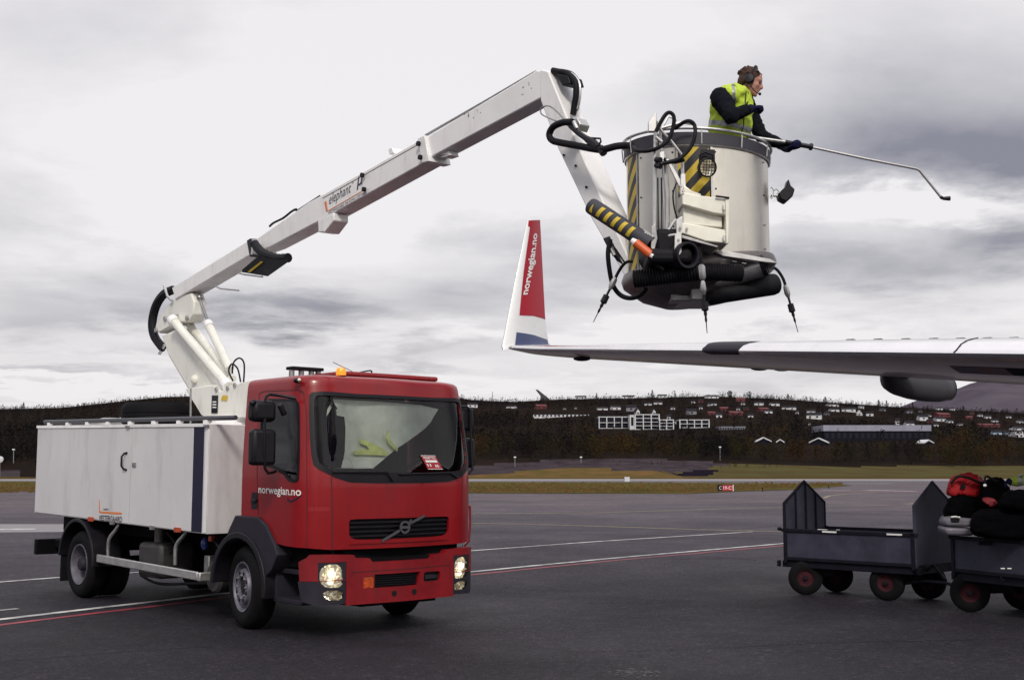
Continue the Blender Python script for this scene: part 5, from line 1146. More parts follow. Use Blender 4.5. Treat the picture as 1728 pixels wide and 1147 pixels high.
# ------------------------------------------------------------------ BASKET (part of the truck)
BY = 10.3; BX = (1182 - 864) / F * BY; RB = .60
zTL, zTR = at(1062, 268, BY)[2], at(1302, 280, BY)[2]; zBL, zBR = at(1068, 468, BY)[2], at(1301, 440, BY)[2]
def bz(x, top): a = (x - BX + RB) / (2 * RB); return (zTL + (zTR - zTL) * a) if top else (zBL + (zBR - zBL) * a)
# Bk(a, v, off): a = angle in degrees measured so that a=0 faces the camera and grows to the picture's right
def Bk(a, v_, off=0.):
    t = math.radians(a); x = BX + (RB + off) * math.sin(t); y = BY - (RB + off) * math.cos(t); return V(x, y, bz(x, 0) + (bz(x, 1) - bz(x, 0)) * v_)
def Bks(s, v_, off=0.): return Bk(math.degrees(s / RB), v_, off)      # s: arc length in metres
def px2s(px):                                                 # picture column -> arc length on the wall
    X = (px - 864) / F
    for k in range(-180, 181):
        t = math.radians(k * .5); x = BX + RB * math.sin(t); y = BY - RB * math.cos(t)
        if x / y >= X: return t * RB
    return math.pi / 2 * RB
basket_mb = MB(); full_ = [(-math.pi * RB, 0), (math.pi * RB, 0), (math.pi * RB, 1), (-math.pi * RB, 1)]
patch(basket_mb, Bks, full_, (), 0, .03, .06, 3); basket = basket_mb.build('basket', SATIN, truck, recalc=False)
mb = MB(); patch(mb, Bks, [(-math.pi * RB, .99), (math.pi * RB, .99), (math.pi * RB, 1.095), (-math.pi * RB, 1.095)], (), .022, .05, .06, 3); mb.build('rim_padding', mat('purple_black_padding', (.035, .030, .045), .55, var=.3, vscale=6), basket, recalc=False)
mb = MB(); mb.tube([Bks(s, .985, .010) for s in np.linspace(-math.pi * RB, math.pi * RB, 80)], .010, 6, cap=False); mb.build('rim_strip', ALU, basket)
mb = MB(); mb.tube([Bks(s, 1.125, .03) for s in np.linspace(-math.pi * RB, math.pi * RB, 80)], .013, 8, cap=False)
for s in np.linspace(-1.7, 1.6, 11): mb.tube([Bks(s, 1.125, .03), Bks(s, 1.09, .038), Bks(s, .99, .028)], .006, 6)
mb.build('grab_ring', ALU, basket)
def bpanel(name, x0, x1, v0, v1, m, off=.006): a, b_ = px2s(x0), px2s(x1); mb = MB(); patch(mb, Bks, [(a, v0), (b_, v0), (b_, v1), (a, v1)], (), off, .004, .06, .1); return mb.build(name, m, basket, recalc=False)
bpanel('warning_stripe_panel', 1064, 1079, .01, .97, HAZ); bpanel('warning_stripe_panel', 1150, 1203, .0, .97, HAZ); a = math.pi / 2 * RB
mb = MB(); patch(mb, Bks, [(a - .03, .02), (a + .12, .02), (a + .12, .97), (a - .03, .97)], (), .006, .004, .05, .1); mb.build('warning_stripe_panel', HAZ, basket, recalc=False)
bpanel('door_edge_gap', 1203.5, 1206, .02, .97, BPL, .009); bpanel('door_edge_strip', 1206, 1208.5, .02, .97, ALU, .012); bpanel('panel_edge', 1079, 1081, .02, .97, STEEL, .009); bpanel('panel_edge', 1144, 1146, .02, .97, STEEL, .009)
mb = MB(); s0_, s1_ = px2s(1208), px2s(1300)
for s in (s0_ + .03, s1_ - .05):
    for v_ in (.06, .3, .6, .93): mb.lathe(Bks(s, v_, .004), Bks(s, v_, 1) - Bks(s, v_, 0), [(0, .008), (.004, .006)], 8)
for s in (px2s(1086), px2s(1140)):
    for v_ in (.06, .3, .6, .93): mb.lathe(Bks(s, v_, .004), Bks(s, v_, 1) - Bks(s, v_, 0), [(0, .008), (.004, .006)], 8)
mb.build('rivet', DGREY, basket)
# hull under the wall: lip and tapering tub
def hull(a, lev):                                             # lev 0..1 downwards
    r = [1.06, 1.09, 1.06, .80, .48][lev]; d = [.02, -.03, -.09, -.22, -.30][lev]; t = math.radians(a); x = BX + RB * r * math.sin(t); y = BY - RB * r * math.cos(t); return V(x, y, bz(x, 0) + d)
mb = MB(); n = 48; vs = [hull(360 * i / n, k) for k in range(5) for i in range(n)]
mb.add(vs, [(k * n + i, k * n + (i + 1) % n, (k + 1) * n + (i + 1) % n, (k + 1) * n + i) for k in range(4) for i in range(n)] + [tuple(4 * n + i for i in range(n)), tuple(i for i in range(n))])
mb.build('basket_floor_tub', mat('stained_alu', (.26, .235, .235), .42, metal=.6, var=.5, vscale=4, bump=.05, bscale=6), basket, sharp=50)
mb = MB(); c = at(1160, 505, 10.2); mb.box(c, (.34, .5, .10)); mb.box(at(1172, 488, 10.0), (.10, .3, .22)); mb.build('swivel_mount', STEEL, basket, bevel=.01)
Q = lambda x, y, Y=9.6: at(x, y, Y)
def tubes(name, lst, m, par=basket, bev=0): mb = MB(); [mb.tube([Q(*p) for p in pts], r, seg, sub=sub) for pts, r, seg, sub in lst]; return mb.build(name, m, par)
# folding access frame left of the striped panel
for pts, r in ((((1107, 205, 9.5), (1105, 300, 9.5), (1104, 410, 9.5)), .016), (((1113, 209, 9.55), (1119, 300, 9.55), (1123, 398, 9.55)), .013), (((1121, 262, 9.5), (1127, 330, 9.5), (1126, 396, 9.5)), .018), (((1113, 217, 9.5), (1134, 240, 9.5), (1151, 262, 9.5)), .011), (((1112, 218, 9.6), (1150, 207, 9.6), (1172, 210, 9.6)), .011), (((1151, 262, 9.5), (1154, 335, 9.5)), .014), (((1117, 240, 9.45), (1107, 232, 9.45)), .014), (((1141, 370, 9.45), (1122, 398, 9.45)), .012), (((1116, 400, 9.45), (1150, 395, 9.4)), .014), (((1142, 203, 9.7), (1128, 197, 9.7), (1113, 224, 9.7)), .009)):
    tubes('access_frame_bar', [(pts, r, 8, 0)], ALU)
def plate(name, pts, Y, th, m=SATIN, par=basket, bev=.005): mb = MB(); mb.prism([at(x, y, Y) for x, y in pts], V(0, th, 0)); return mb.build(name, m, par, bevel=bev)
plate('access_frame_bar', [(1123, 268), (1129, 268), (1157, 318), (1157, 328), (1152, 328)], 9.42, .02, ALU)
plate('hinge_plate', [(1149, 293), (1157, 293), (1158, 326), (1150, 330), (1147, 328)], 9.40, .03, ALU); plate('top_bracket', [(1094, 206), (1103, 192), (1108, 190), (1108, 222), (1094, 222)], 9.48, .05, ALU)
plate('clamp_block', [(1112, 256), (1122, 254), (1124, 276), (1113, 278)], 9.44, .06, ALU, bev=.01); mb = MB(); mb.tube([Q(1107, 270, 9.45), Q(1115, 270, 9.4)], .022, 8); mb.tube([Q(1107, 279, 9.45), Q(1115, 281, 9.4)], .022, 8); mb.build('clamp_knob', BPL, basket)
plate('corner_gusset', [(1154, 312), (1168, 322), (1183, 327), (1183, 333), (1152, 326)], 9.38, .02)
# nozzle box: three stacked light panels
NB = mat('cream_box_panel', (.80, .78, .68), .4, metal=.25, var=.12, vscale=5)
for pts, Y, th in (([(1151, 324), (1183, 330), (1226, 335), (1227, 363), (1205, 360), (1151, 345)], 9.36, .30), ([(1153, 347), (1178, 354), (1219, 366), (1219, 384), (1152, 378)], 9.42, .24), ([(1150, 375), (1180, 380), (1226, 388), (1226, 411), (1190, 407), (1150, 393)], 9.36, .30)):
    plate('nozzle_box_panel', pts, Y, th, NB, bev=.008)
plate('nozzle_box_side', [(1224, 332), (1231, 334), (1230, 410), (1225, 412)], 9.345, .32, NB); plate('hinge_bar', [(1208, 329), (1231, 332), (1231, 335), (1208, 332)], 9.33, .02, BPL)
for y in (343, 396): plate('latch', [(1220, y), (1224, y), (1224, y + 12), (1220, y + 12)], 9.33, .012, ALU)
plate('box_bottom_plate', [(1150, 396), (1190, 408), (1213, 415), (1210, 418), (1150, 402)], 9.36, .30, STEEL); plate('strut_plate', [(1139, 394), (1150, 392), (1150, 425), (1147, 430), (1142, 430), (1138, 424)], 9.34, .012, ALU, bev=.002)
plate('side_plate', [(1141, 370), (1152, 364), (1153, 394), (1141, 396)], 9.36, .02, ALU); tubes('support_strut', [(((1176, 407, 9.5), (1176, 430, 9.5)), .012, 8, 0), (((1150, 400, 9.4), (1177, 408, 9.4)), .010, 8, 0)], ALU)
mb = MB()
for x, y in ((1145, 405), (1144, 418), (1148, 384), (1153, 322), (1149, 314), (1159, 386)): mb.lathe(at(x, y, 9.34), (0, -1, 0), [(0, .012), (.01, .010)], 8)
mb.build('frame_bolt', STEEL, basket)
# hose loops above the rim
tubes('hose', [(((1107, 222, 9.45), (1113, 210, 9.45), (1122, 195, 9.45), (1130, 190, 9.45), (1137, 197, 9.45), (1136, 214, 9.45), (1128, 236, 9.45), (1112, 249, 9.45), (1092, 255, 9.5), (1075, 254, 9.6), (1068, 248, 9.7)), .016, 8, 5)], BLACK)
tubes('hose', [(((1139, 217, 9.6), (1155, 206, 9.5), (1165, 205, 9.45), (1172, 212, 9.45), (1173, 226, 9.42), (1168, 244, 9.42), (1156, 260, 9.42), (1142, 270, 9.42), (1118, 276, 9.42)), .016, 8, 5)], BLACK)
tubes('hose', [(((1155, 270, 9.44), (1148, 272, 9.44), (1135, 274, 9.44), (1120, 268, 9.44)), .014, 8, 3)], BLACK)
tubes('hydraulic_pipe', [(((1110, 300, 9.55), (1111, 400, 9.55)), .006, 6, 0), (((1116, 300, 9.55), (1117, 400, 9.55)), .006, 6, 0), (((1146, 300, 9.6), (1136, 325, 9.6), (1138, 352, 9.6), (1144, 372, 9.6)), .007, 6, 4)], DGREY)
# floodlight with a wire guard
c = at(1194, 283, 9.45); ax_ = unit(V(.25, -1, -.25)); mb = MB(); mb.lathe(c, ax_, [(-.10, .02), (-.09, .05), (-.03, .074), (.0, .078), (.012, .074), (.012, .066), (-.005, .064)], 28, cap=False); fl_ = mb.build('floodlight', BPL, basket)
mb = MB(); mb.lathe(c, ax_, [(-.03, 0), (-.03, .03), (.0, .064)], 24, cap=False); mb.build('floodlight_reflector', LAMP, fl_)
mb = MB(); e1 = unit(np.cross(ax_, UP)); e2 = np.cross(ax_, e1)
for k in (-.045, -.022, 0, .022, .045):
    h = math.sqrt(.070 ** 2 - k * k); mb.tube([c + e1 * k + e2 * t * h + ax_ * (.012 + .022 * math.sqrt(max(0, 1 - t * t))) for t in (-1, -.7, 0, .7, 1)], .0028, 5); mb.tube([c + e2 * k + e1 * t * h + ax_ * (.012 + .022 * math.sqrt(max(0, 1 - t * t))) for t in (-1, -.7, 0, .7, 1)], .0028, 5)
mb.build('wire_guard', BPL, fl_); mb = MB(); mb.tube([at(1181, 284, 9.5), at(1181, 262, 9.5), at(1190, 257, 9.5), at(1203, 262, 9.5), at(1207, 284, 9.5)], .010, 6); mb.box(at(1194, 262, 9.56), (.11, .05, .08)); mb.build('lamp_bracket', BPL, fl_)
# lamp on the right
mb = MB(); ctr = at(1327, 322, 10.25); mb.prism([at(x, y, 10.19) for x, y in ((1314, 326), (1322, 318), (1327, 315), (1331, 301), (1335, 313), (1342, 319), (1338, 331), (1327, 341), (1316, 335))], V(0, .12, 0)); sl_ = mb.build('side_lamp', BPL, basket, bevel=.012)
tubes('side_lamp_bracket', [(((1300, 318, 10.2), (1302, 316, 10.2), (1305, 320, 10.2), (1305, 330, 10.2), (1302, 335, 10.2), (1300, 332, 10.2)), .005, 6, 0), (((1301, 330, 10.25), (1316, 331, 10.25)), .011, 6, 0), (((1306, 322, 10.25), (1310, 319, 10.25), (1314, 323, 10.25), (1311, 328, 10.25)), .005, 6, 0)], ALU)
# striped arm in front of the jib
A0, A1 = at(997, 347, 9.75), at(1100, 414, 9.45); d = unit(A1 - A0); mb = MB(); mb.lathe(A0, d, [(-.02, .0), (-.012, .045), (0, .064), (.02, .068), (np.linalg.norm(A1 - A0), .068)], 24, cap=False); sa_ = mb.build('striped_arm', mat('arm_padding', (.03, .03, .04), .6), basket)
up_ = unit(np.cross(np.cross(d, V(0, -1, 0)), d)); sd = np.cross(d, UP); fd = unit(V(0, -1, 0) - d * np.dot(d, V(0, -1, 0))); ud = np.cross(d, fd); ud = ud if ud[2] > 0 else -ud
LA = np.linalg.norm(A1 - A0)
def SA(s, t, o): return A0 + d * s + (fd * math.cos(t) + ud * math.sin(t)) * (.068 + o)
mb = MB()
for k in range(7):
    s = .035 + k * .082
    if s + .09 > LA * .86: break
    patch(mb, SA, [(s, -1.0), (s + .036, -.95), (s + .052, .45), (s + .016, .40)] if k else [(s + .01, -1.0), (s + .046, -.95), (s + .02, .1)], (), .003, 0, .5, .12)
mb.build('yellow_band', YEL, sa_, recalc=False)
mb = MB(); mb.lathe(at(1080, 402, 9.53), d, [(0, .072), (0, .080), (.11, .080), (.11, .072)], 24, cap=False); mb.build('arm_clamp', ALU, sa_); mb = MB()
P0, P1 = at(1087, 392, 9.45), at(1102, 399, 9.42); mb.prism([P0 + UP * .012, P1 + UP * .012, P1 - UP * .02, P0 - UP * .02], V(0, .05, 0)); [mb.tube([P0 + (P1 - P0) * k + V(0, -.002, 0), P0 + (P1 - P0) * k + V(0, -.006, 0)], .007, 8) for k in (.15, .4, .65, .9)]; mb.build('clamp_link', ALU, sa_)
P0, P1 = at(1073, 410, 9.42), at(1098, 430, 9.38); mb = MB(); mb.tube([P0, P1], .036, 14); oc = mb.build('orange_cylinder', mat('orange_plastic', (.60, .10, .02), .4), basket); mb = MB(); mb.tube([at(1066, 405, 9.43), P0], [.02, .03], 10); mb.tube([P1, at(1103, 433, 9.37)], .025, 10); mb.build('cylinder_end', WHITE, basket)
tubes('black_lever', [(((1090, 428, 9.5), (1108, 447, 9.45), (1120, 455, 9.45)), .018, 8, 0)], BPL)
plate('mount_plate', [(1099, 382), (1106, 376), (1110, 402), (1104, 425), (1098, 418)], 9.42, .03, STEEL)
# fan housing and ducts below
mb = MB(); c = at(1161, 430, 9.35); ax_ = unit(V(.42, -.88, -.1)); mb.lathe(c, ax_, [(-.55, .11), (-.45, .125), (-.02, .105), (0, .10), (0, .082), (-.12, .078), (-.12, 0)], 28, cap=False); dk = mb.build('blower_duct', BPL, basket)
mb = MB(); mb.lathe(c, ax_, [(-.004, .098), (.008, .103), (.008, .088), (-.004, .084)], 28, cap=False); mb.build('duct_ring', DGREY, basket)
mb = MB(); mb.box(at(1128, 420, 9.62), (.26, .4, .26)); mb.box(at(1125, 440, 9.6), (.34, .5, .12)); mb.build('blower_housing', BLACK, basket, bevel=.04)
def corr(name, p0, p1, r, n_, m=BLACK): mb = MB(); mb.tube([p0 + (p1 - p0) * t for t in np.linspace(0, 1, n_)], r, 18, rib=.14); return mb.build(name, m, basket, sharp=20)
corr('corrugated_hose', at(1071, 471, 9.62), at(1181, 458, 9.45), .074, 46); corr('corrugated_hose', at(1182, 459, 9.45), at(1252, 461, 9.5), .070, 32)
mb = MB(); P0, P1 = at(1199, 502, 9.75), at(1303, 480, 10.0); d2 = unit(P1 - P0); LL = np.linalg.norm(P1 - P0); mb.lathe(P0, d2, [(-.04, 0), (-.035, .04), (-.01, .055), (0, .06), (LL, .09), (LL + .03, .085), (LL + .05, .05), (LL + .055, 0)], 24, cap=False); mb.build('foam_roller', BLACK, basket)
mb = MB(); P0 = at(1288, 448, 9.75); P1 = at(1190, 482, 9.9); d2 = unit(P1 - P0); mb.lathe(P0, d2, [(.0, .084), (.3, .080), (.5, .06), (.56, .0)], 28, cap=False); mb.build('metal_duct', STEEL, basket)
mb = MB(); mb.lathe(P0 - d2 * .01, -d2, [(-.03, .086), (.01, .088), (.012, .075), (-.01, .07), (-.01, 0)], 28, cap=False); mb.build('duct_cap', BPL, basket)
mb = MB(); mb.prism([at(x, y, 9.62) for x, y in ((1205, 424), (1225, 423), (1300, 437), (1312, 444), (1296, 443), (1220, 432))], V(0, .4, 0)); mb.build('floor_lip', ALU, basket, bevel=.004)
mb = MB()
for x, y in ((1217, 437), (1236, 440), (1252, 443)): mb.prism([at(a_, b_, 9.66) for a_, b_ in ((x, y), (x + 7, y + 1), (x + 7, y + 2.2), (x, y + 1.2))], V(0, -.004, 0))
mb.build('floor_mark', WTXT, basket)
# hanging nozzles
for pts, nm in ((((1068, 441, 9.9), (1058, 442, 9.9), (1050, 449, 9.9), (1043, 460, 9.9), (1037, 472, 9.9)), 0), (((1179, 405, 9.4), (1182, 430, 9.4), (1184, 455, 9.4), (1186, 478, 9.4)), 1), (((1303, 450, 10.2), (1311, 455, 10.2), (1318, 464, 10.2), (1323, 474, 10.2), (1326, 485, 10.2)), 2)):
    P = [Q(*p) for p in pts]; mb = MB(); mb.tube(P, .013, 8, sub=4); hs_ = mb.build('hanging_hose', BLACK, basket); d3 = unit(P[-1] - P[-2]); e_ = P[-1]
    mb = MB(); mb.lathe(e_, d3, [(-.02, .014), (0, .022), (.05, .026), (.07, .02), (.09, .012)], 8); 
    if nm == 1: mb.lathe(P[2], d3, [(-.04, .02), (-.02, .030), (.06, .030), (.08, .02)], 6)
    mb.build('hose_fitting', STEEL, hs_)
    mb = MB(); mb.lathe(e_ + d3 * (.09 if nm != 1 else .09), d3, [(0, .010), (.05, .010), (.055, .026), (.12, .028), (.13, .012), (.15, .014), (.17, .008), (.20, .010), (.22, .004), (.30, .003)], 8); mb.build('nozzle', BPL, hs_)
tubes('hose_loop', [(((1030, 404, 10.1), (1026, 425, 10.1), (1028, 452, 10.1), (1034, 480, 10.1), (1046, 497, 10.1), (1062, 503, 10.0), (1078, 499, 9.9), (1090, 488, 9.8)), .020, 10, 5)], BLACK)
tubes('cable', [(((1028, 406, 10.1), (1040, 422, 10.1), (1056, 446, 10.1)), .008, 6, 0)], BPL)
plate('control_box', [(1018, 402), (1029, 398), (1052, 446), (1042, 440), (1030, 425)], 10.15, .03, BPL); plate('switch_block', [(1026, 410), (1031, 408), (1040, 430), (1034, 432)], 10.12, .03, STEEL)

# ------------------------------------------------------------------ LANCE (held by the worker)
LN = at(1300, 240, 9.95); mb = MB(); pts = [at(1262, 231, 9.95), at(1325, 240, 9.95), at(1372, 249, 9.93), at(1460, 268, 9.9), at(1546, 285, 9.87), at(1552, 288, 9.87), at(1588, 333, 9.86)]
lance = thing('spray_lance', at(1345, 243, 9.94), 'long thin steel spray lance with bent tip held out from the basket', 'spray lance')
mb.tube(pts[2:], .0105, 10); mb.build('tube', mat('plain_steel_tube', (.40, .39, .39), .35, metal=.6), lance)
mb = MB(); mb.tube([pts[0], pts[1]], .014, 10); mb.build('rear_tube', STEEL, lance); mb = MB(); mb.tube([pts[1], at(1366, 247.5, 9.93)], .020, 10); mb.lathe(at(1366, 247.5, 9.93), pts[2] - pts[1], [(0, .030), (.022, .030), (.03, .016)], 12); mb.build('grip', BPL, lance)
mb = MB(); mb.tube([at(1587, 332, 9.86), at(1591, 335, 9.86)], .014, 8); mb.tube([at(1591, 335, 9.86), at(1603, 335, 9.86)], [.014, .020], 8); mb.build('nozzle', BPL, lance)

# ------------------------------------------------------------------ PEOPLE
SKIN = mat('ruddy_skin', (.42, .20, .15), .55, var=.12, vscale=20); HAIR = mat('reddish_brown_hair', (.055, .019, .011), .8, var=.5, vscale=40, bump=.6, bscale=90)
SWEAT = mat('black_sweater', (.009, .010, .015), .95, spec=.08, var=.3, vscale=25, bump=.5, bscale=60); TROU = mat('navy_work_trousers', (.015, .016, .03), .9); GLOVE = mat('dark_blue_glove', (.008, .009, .035), .8, spec=.1, bump=.3, bscale=60); BOOT = mat('black_boot', (.01, .01, .01), .6)
def remesh(mb, name, mats, parent, voxel=.009, smooth=6, assign=None, loc_=None):
    o = mb.build('tmp', mats, parent, loc=loc_, recalc=True); m1 = o.modifiers.new('r', 'REMESH'); m1.mode = 'VOXEL'; m1.voxel_size = voxel; m2 = o.modifiers.new('s', 'SMOOTH'); m2.factor = .5; m2.iterations = smooth
    dg = bpy.context.evaluated_depsgraph_get(); me = bpy.data.meshes.new_from_object(o.evaluated_get(dg)); off = ROOT[o]
    n = bpy.data.objects.new(name, me); link(n); n.parent = parent; n.location = o.location if parent is None else (0, 0, 0); ROOT[n] = off; bpy.data.objects.remove(o)
    me.materials.clear(); [me.materials.append(m) for m in mats]
    for p in me.polygons:
        p.use_smooth = True
        if assign: p.material_index = assign(V(*p.center) + off)
    return n
def limb(mb, pts, rs_, seg=14):
    mb.tube(pts, rs_, seg)
    for p, r in zip(pts, rs_): mb.ball(p, r * .99, seg=12)
def hand(mb, w_, dirn, palm_n, curl, size=1.0, thumb=1):
    """palm + five separate fingers; w_=wrist, dirn=towards the knuckles, palm_n=out of the palm, curl in degrees per joint"""
    dirn = unit(dirn); palm_n = unit(palm_n - dirn * np.dot(dirn, palm_n)); sd_ = np.cross(dirn, palm_n) * thumb; s_ = size
    R = np.stack([dirn, sd_, palm_n], 1); mb.ball(w_ + dirn * .048 * s_, (.055 * s_, .043 * s_, .018 * s_), R=R); mb.tube([w_ - dirn * .03, w_ + dirn * .02], [.030 * s_, .027 * s_], 10)
    tips = []
    for k, (o_, L_, r_) in enumerate(((.031, .072, .0100), (.010, .082, .0105), (-.011, .076, .0100), (-.031, .060, .0090))):
        p = w_ + dirn * .088 * s_ + sd_ * o_ * s_; a = 12. * math.pi / 180; P = [p - dirn * .02, p]
        for j in range(3):
            a += math.radians(curl * (1 + .08 * k)); p = p + (dirn * math.cos(a) + palm_n * math.sin(a)) * L_ * s_ * (.42, .32, .26)[j]; P.append(p)
        limb(mb, P, [r_ * s_] * 3 + [r_ * s_ * .92, r_ * s_ * .85], 8); tips.append(p)
    p = w_ + dirn * .025 * s_ + sd_ * .034 * s_; q = p + (dirn * .6 + sd_ * .6 + palm_n * .45) * .040 * s_; r = q + (dirn * .75 + palm_n * .65 - sd_ * .15) * .034 * s_
    limb(mb, [p, q, r], [.014 * s_, .011 * s_, .0095 * s_], 8); return tips
def head(mb, c, f, up, s_=1.):
    """skull, jaw, brow, nose, lips, chin, ears; f = facing direction"""
    f = unit(f); up = unit(up - f * np.dot(f, up)); sd_ = np.cross(up, f); R = np.stack([f, sd_, up], 1); g = lambda x, y, z: c + (f * x + sd_ * y + up * z) * s_
    mb.ball(g(-.012, 0, .035), V(.098, .076, .085) * s_, R=R, seg=20); mb.ball(g(.018, 0, -.02), V(.072, .064, .090) * s_, R=R, seg=16); mb.ball(g(.048, 0, -.078), V(.036, .040, .030) * s_, R=R); mb.ball(g(.072, 0, -.095), V(.018, .022, .016) * s_, R=R)
    mb.ball(g(.070, 0, .030), V(.022, .056, .014) * s_, R=R); mb.tube([g(.082, 0, .022), g(.104, 0, -.020)], [.009 * s_, .014 * s_], 10); mb.ball(g(.104, 0, -.022), V(.014, .014, .011) * s_, R=R)
    for y in (-.012, .012): mb.ball(g(.094, y, -.026), V(.010, .008, .008) * s_, R=R)
    mb.ball(g(.084, 0, -.050), V(.012, .024, .007) * s_, R=R); mb.ball(g(.081, 0, -.062), V(.012, .021, .008) * s_, R=R)
    for y in (-.036, .036): mb.ball(g(.060, y, -.018), V(.024, .020, .020) * s_, R=R)
    for y in (-.076, .076): mb.ball(g(-.008, y, .0), V(.022, .012, .034) * s_, R=R)
    return g, R
PY = 9.93
Wk = thing('person', at(1236, 440, 10.1), 'red-haired worker with headset and yellow-green vest in the raised basket, gloved fist at chin', 'person')
Y_ = lambda x, y, d=0.: at(x, y, PY + d)
hc_ = Y_(1267, 140, .02); hf = unit(V(.90, -.28, -.34)); hu = unit(V(.34, 0, .94))
mb = MB(); g, HR_ = head(mb, hc_, hf, hu, 1.0)
neck = [Y_(1247, 172, .04), Y_(1258, 150, .03)]; limb(mb, neck, [.066, .058])
# torso (leaning forward), pelvis and legs standing on the basket floor
chest, belly, pelv = Y_(1234, 182, .06), Y_(1232, 212, .08), Y_(1228, 248, .12)
RT2 = np.array([[1, 0, .18], [0, 1, 0], [-.18, 0, 1.]])
for c, r in ((chest, V(.165, .19, .17)), (belly, V(.165, .18, .17)), (pelv, V(.15, .175, .15)), (Y_(1240, 165, .05), V(.12, .19, .09))): mb.ball(c, r, R=RT2, seg=20)
shR, shL = Y_(1216, 165, -.14), Y_(1256, 172, .24)
elR, wrR = Y_(1234, 196, -.27), Y_(1266, 184, -.19); haR = Y_(1276, 178, -.16)
dL_ = unit(V(.55, -.80, -.08)); elL, wrL = Y_(1284, 228, .18), at(1339, 242, 9.945) - UP * .034 - dL_ * .062
limb(mb, [shR, (shR + elR) / 2, elR, (elR + wrR) / 2, wrR], [.090, .082, .066, .056, .042]); limb(mb, [Y_(1244, 172, .15), shL, (shL + elL) / 2, elL, (elL + wrL) / 2, wrL], [.09, .082, .070, .058, .050, .038])
flz = bz(BX, 0) + .06
for sy in (-1, 1):
    hip = pelv + V(.0, sy * .09, -.05); kn = V(hip[0] + .04, hip[1] + .01, (hip[2] + flz) / 2 + .05); an = V(hip[0] - .02, hip[1] + sy * .02, flz + .07); limb(mb, [hip, kn, an], [.095, .068, .048]); mb.ball(an + V(.06, 0, -.03), (.14, .05, .045))
hand(mb, wrR, V(1, .15, .25), V(.1, .2, -1), 62, 1.08, 1); hand(mb, wrL, dL_, V(0, 0, 1), 58, 1.12, -1)
def asg(p):
    if np.linalg.norm(p - hc_) < .155 and (p - hc_) @ hu > -.16 and p[0] > neck[0][0] + .02: return 0
    if np.linalg.norm(p - neck[1]) < .05: return 0
    if np.linalg.norm(p - haR) < .11 and p[0] > wrR[0] - .005: return 2
    if p[0] > wrL[0] - .01 and np.linalg.norm(p - wrL) < .25: return 2
    if p[2] < flz + .10: return 4
    return 3 if p[2] < pelv[2] - .02 else 1
bodyo = remesh(mb, 'body', [SKIN, SWEAT, GLOVE, TROU, BOOT], Wk, .0085, 5, asg)
vg = bodyo.vertex_groups.new(name='cloth'); vg.add(sorted({i for p in bodyo.data.polygons if p.material_index in (1, 3) for i in p.vertices}), 1, 'REPLACE')
tx = bpy.data.textures.new('sleeve_folds', 'CLOUDS'); tx.noise_scale = .055; dm = bodyo.modifiers.new('folds', 'DISPLACE'); dm.texture = tx; dm.strength = .030; dm.mid_level = .5; dm.texture_coords = 'GLOBAL'; dm.vertex_group = 'cloth'
mb = MB()
for y in (-.030, .030): mb.ball(g(.078, y, .008), .0105, seg=10)
mb.build('eye', mat('eye', (.03, .02, .02), .2), Wk); 
# hair: cap plus tufts
mb = MB(); R = HR_; mb.ball(g(-.020, 0, .045), V(.098, .083, .080), R=R, seg=20); mb.ball(g(-.058, 0, .0), V(.056, .072, .078), R=R, seg=16); rh_ = np.random.RandomState(9)
for k in range(130):
    a, e = rh_.uniform(0, 6.28), rh_.uniform(.05, 1.5); dd = V(math.cos(a) * math.cos(e) * 1.1 - .1, math.sin(a) * math.cos(e) * .95, math.sin(e))
    if dd[0] > .45 and dd[2] < .55: continue
    p = V(-.020, 0, .045) + dd * V(.096, .081, .076); q = p + dd * .008 + rh_.randn(3) * .008 + V(.010, 0, 0); mb.tube([g(*p), g(*q)], [.012, .005], 6)
remesh(mb, 'hair', [HAIR], Wk, .006, 2)
# headset
mb = MB(); P = [g(.005 * 0 - .005, -.088 * math.cos(t), .005 + .142 * math.sin(t)) for t in np.linspace(0, math.pi, 17)]; mb.tube(P, .009, 8); hs1 = mb.build('headset', BPL, Wk)
for y in (-1, 1):
    mb = MB(); mb.lathe(g(-.004, y * .070, -.004), (g(0, y, 0) - g(0, 0, 0)), [(0, .030), (.008, .042), (.030, .043), (.042, .034), (.045, 0)], 20, cap=False); mb.build('ear_cup', BPL, hs1)
mb = MB(); mb.tube([g(.0, -.105, -.02), g(.045, -.095, -.075), g(.09, -.06, -.095), g(.108, -.03, -.085)], .0035, 6, sub=4); mb.ball(g(.110, -.028, -.085), .013); mb.build('microphone', BPL, hs1)
mb = MB(); mb.tube([g(-.01, -.10, -.05), Y_(1258, 176, -.2), Y_(1262, 172, -.24), Y_(1256, 195, -.24), Y_(1254, 215, -.2), Y_(1249, 228, -.2)], .0045, 6, sub=4); mb.build('headset_cord', BPL, hs1)
# vest: shell a little larger than the torso, with collar and two reflective bands
mb = MB()
for c, r in ((chest, V(.185, .208, .185)), (belly, V(.186, .200, .185)), (pelv, V(.170, .193, .120)), (Y_(1240, 166, .05), V(.130, .205, .098))): mb.ball(c, r, R=RT2, seg=20)
mb.tube([Y_(1236, 164, .05), Y_(1251, 150, .04)], [.11, .078], 14); mb.ball(shR + V(.10, .02, .02), .085); mb.ball(shL + V(-.06, 0, .02), .08)
def vasg(p):
    q = proj(p); l1 = 207 + (q[0] - 1195) * .16 - 3.0 * math.sin((q[0] - 1195) * .05)
    if abs(q[1] - l1) < 4.2: return 1
    if abs((q[0] - 1238) - (q[1] - 155) * .12) < 2.4 and q[1] < 176 and p[1] < PY + .05: return 1
    if p[1] > PY + .1 and abs(q[1] - l1) < 5: return 1
    return 0
vo = remesh(mb, 'vest', [HIVIS, REFL], Wk, .012, 6, vasg)
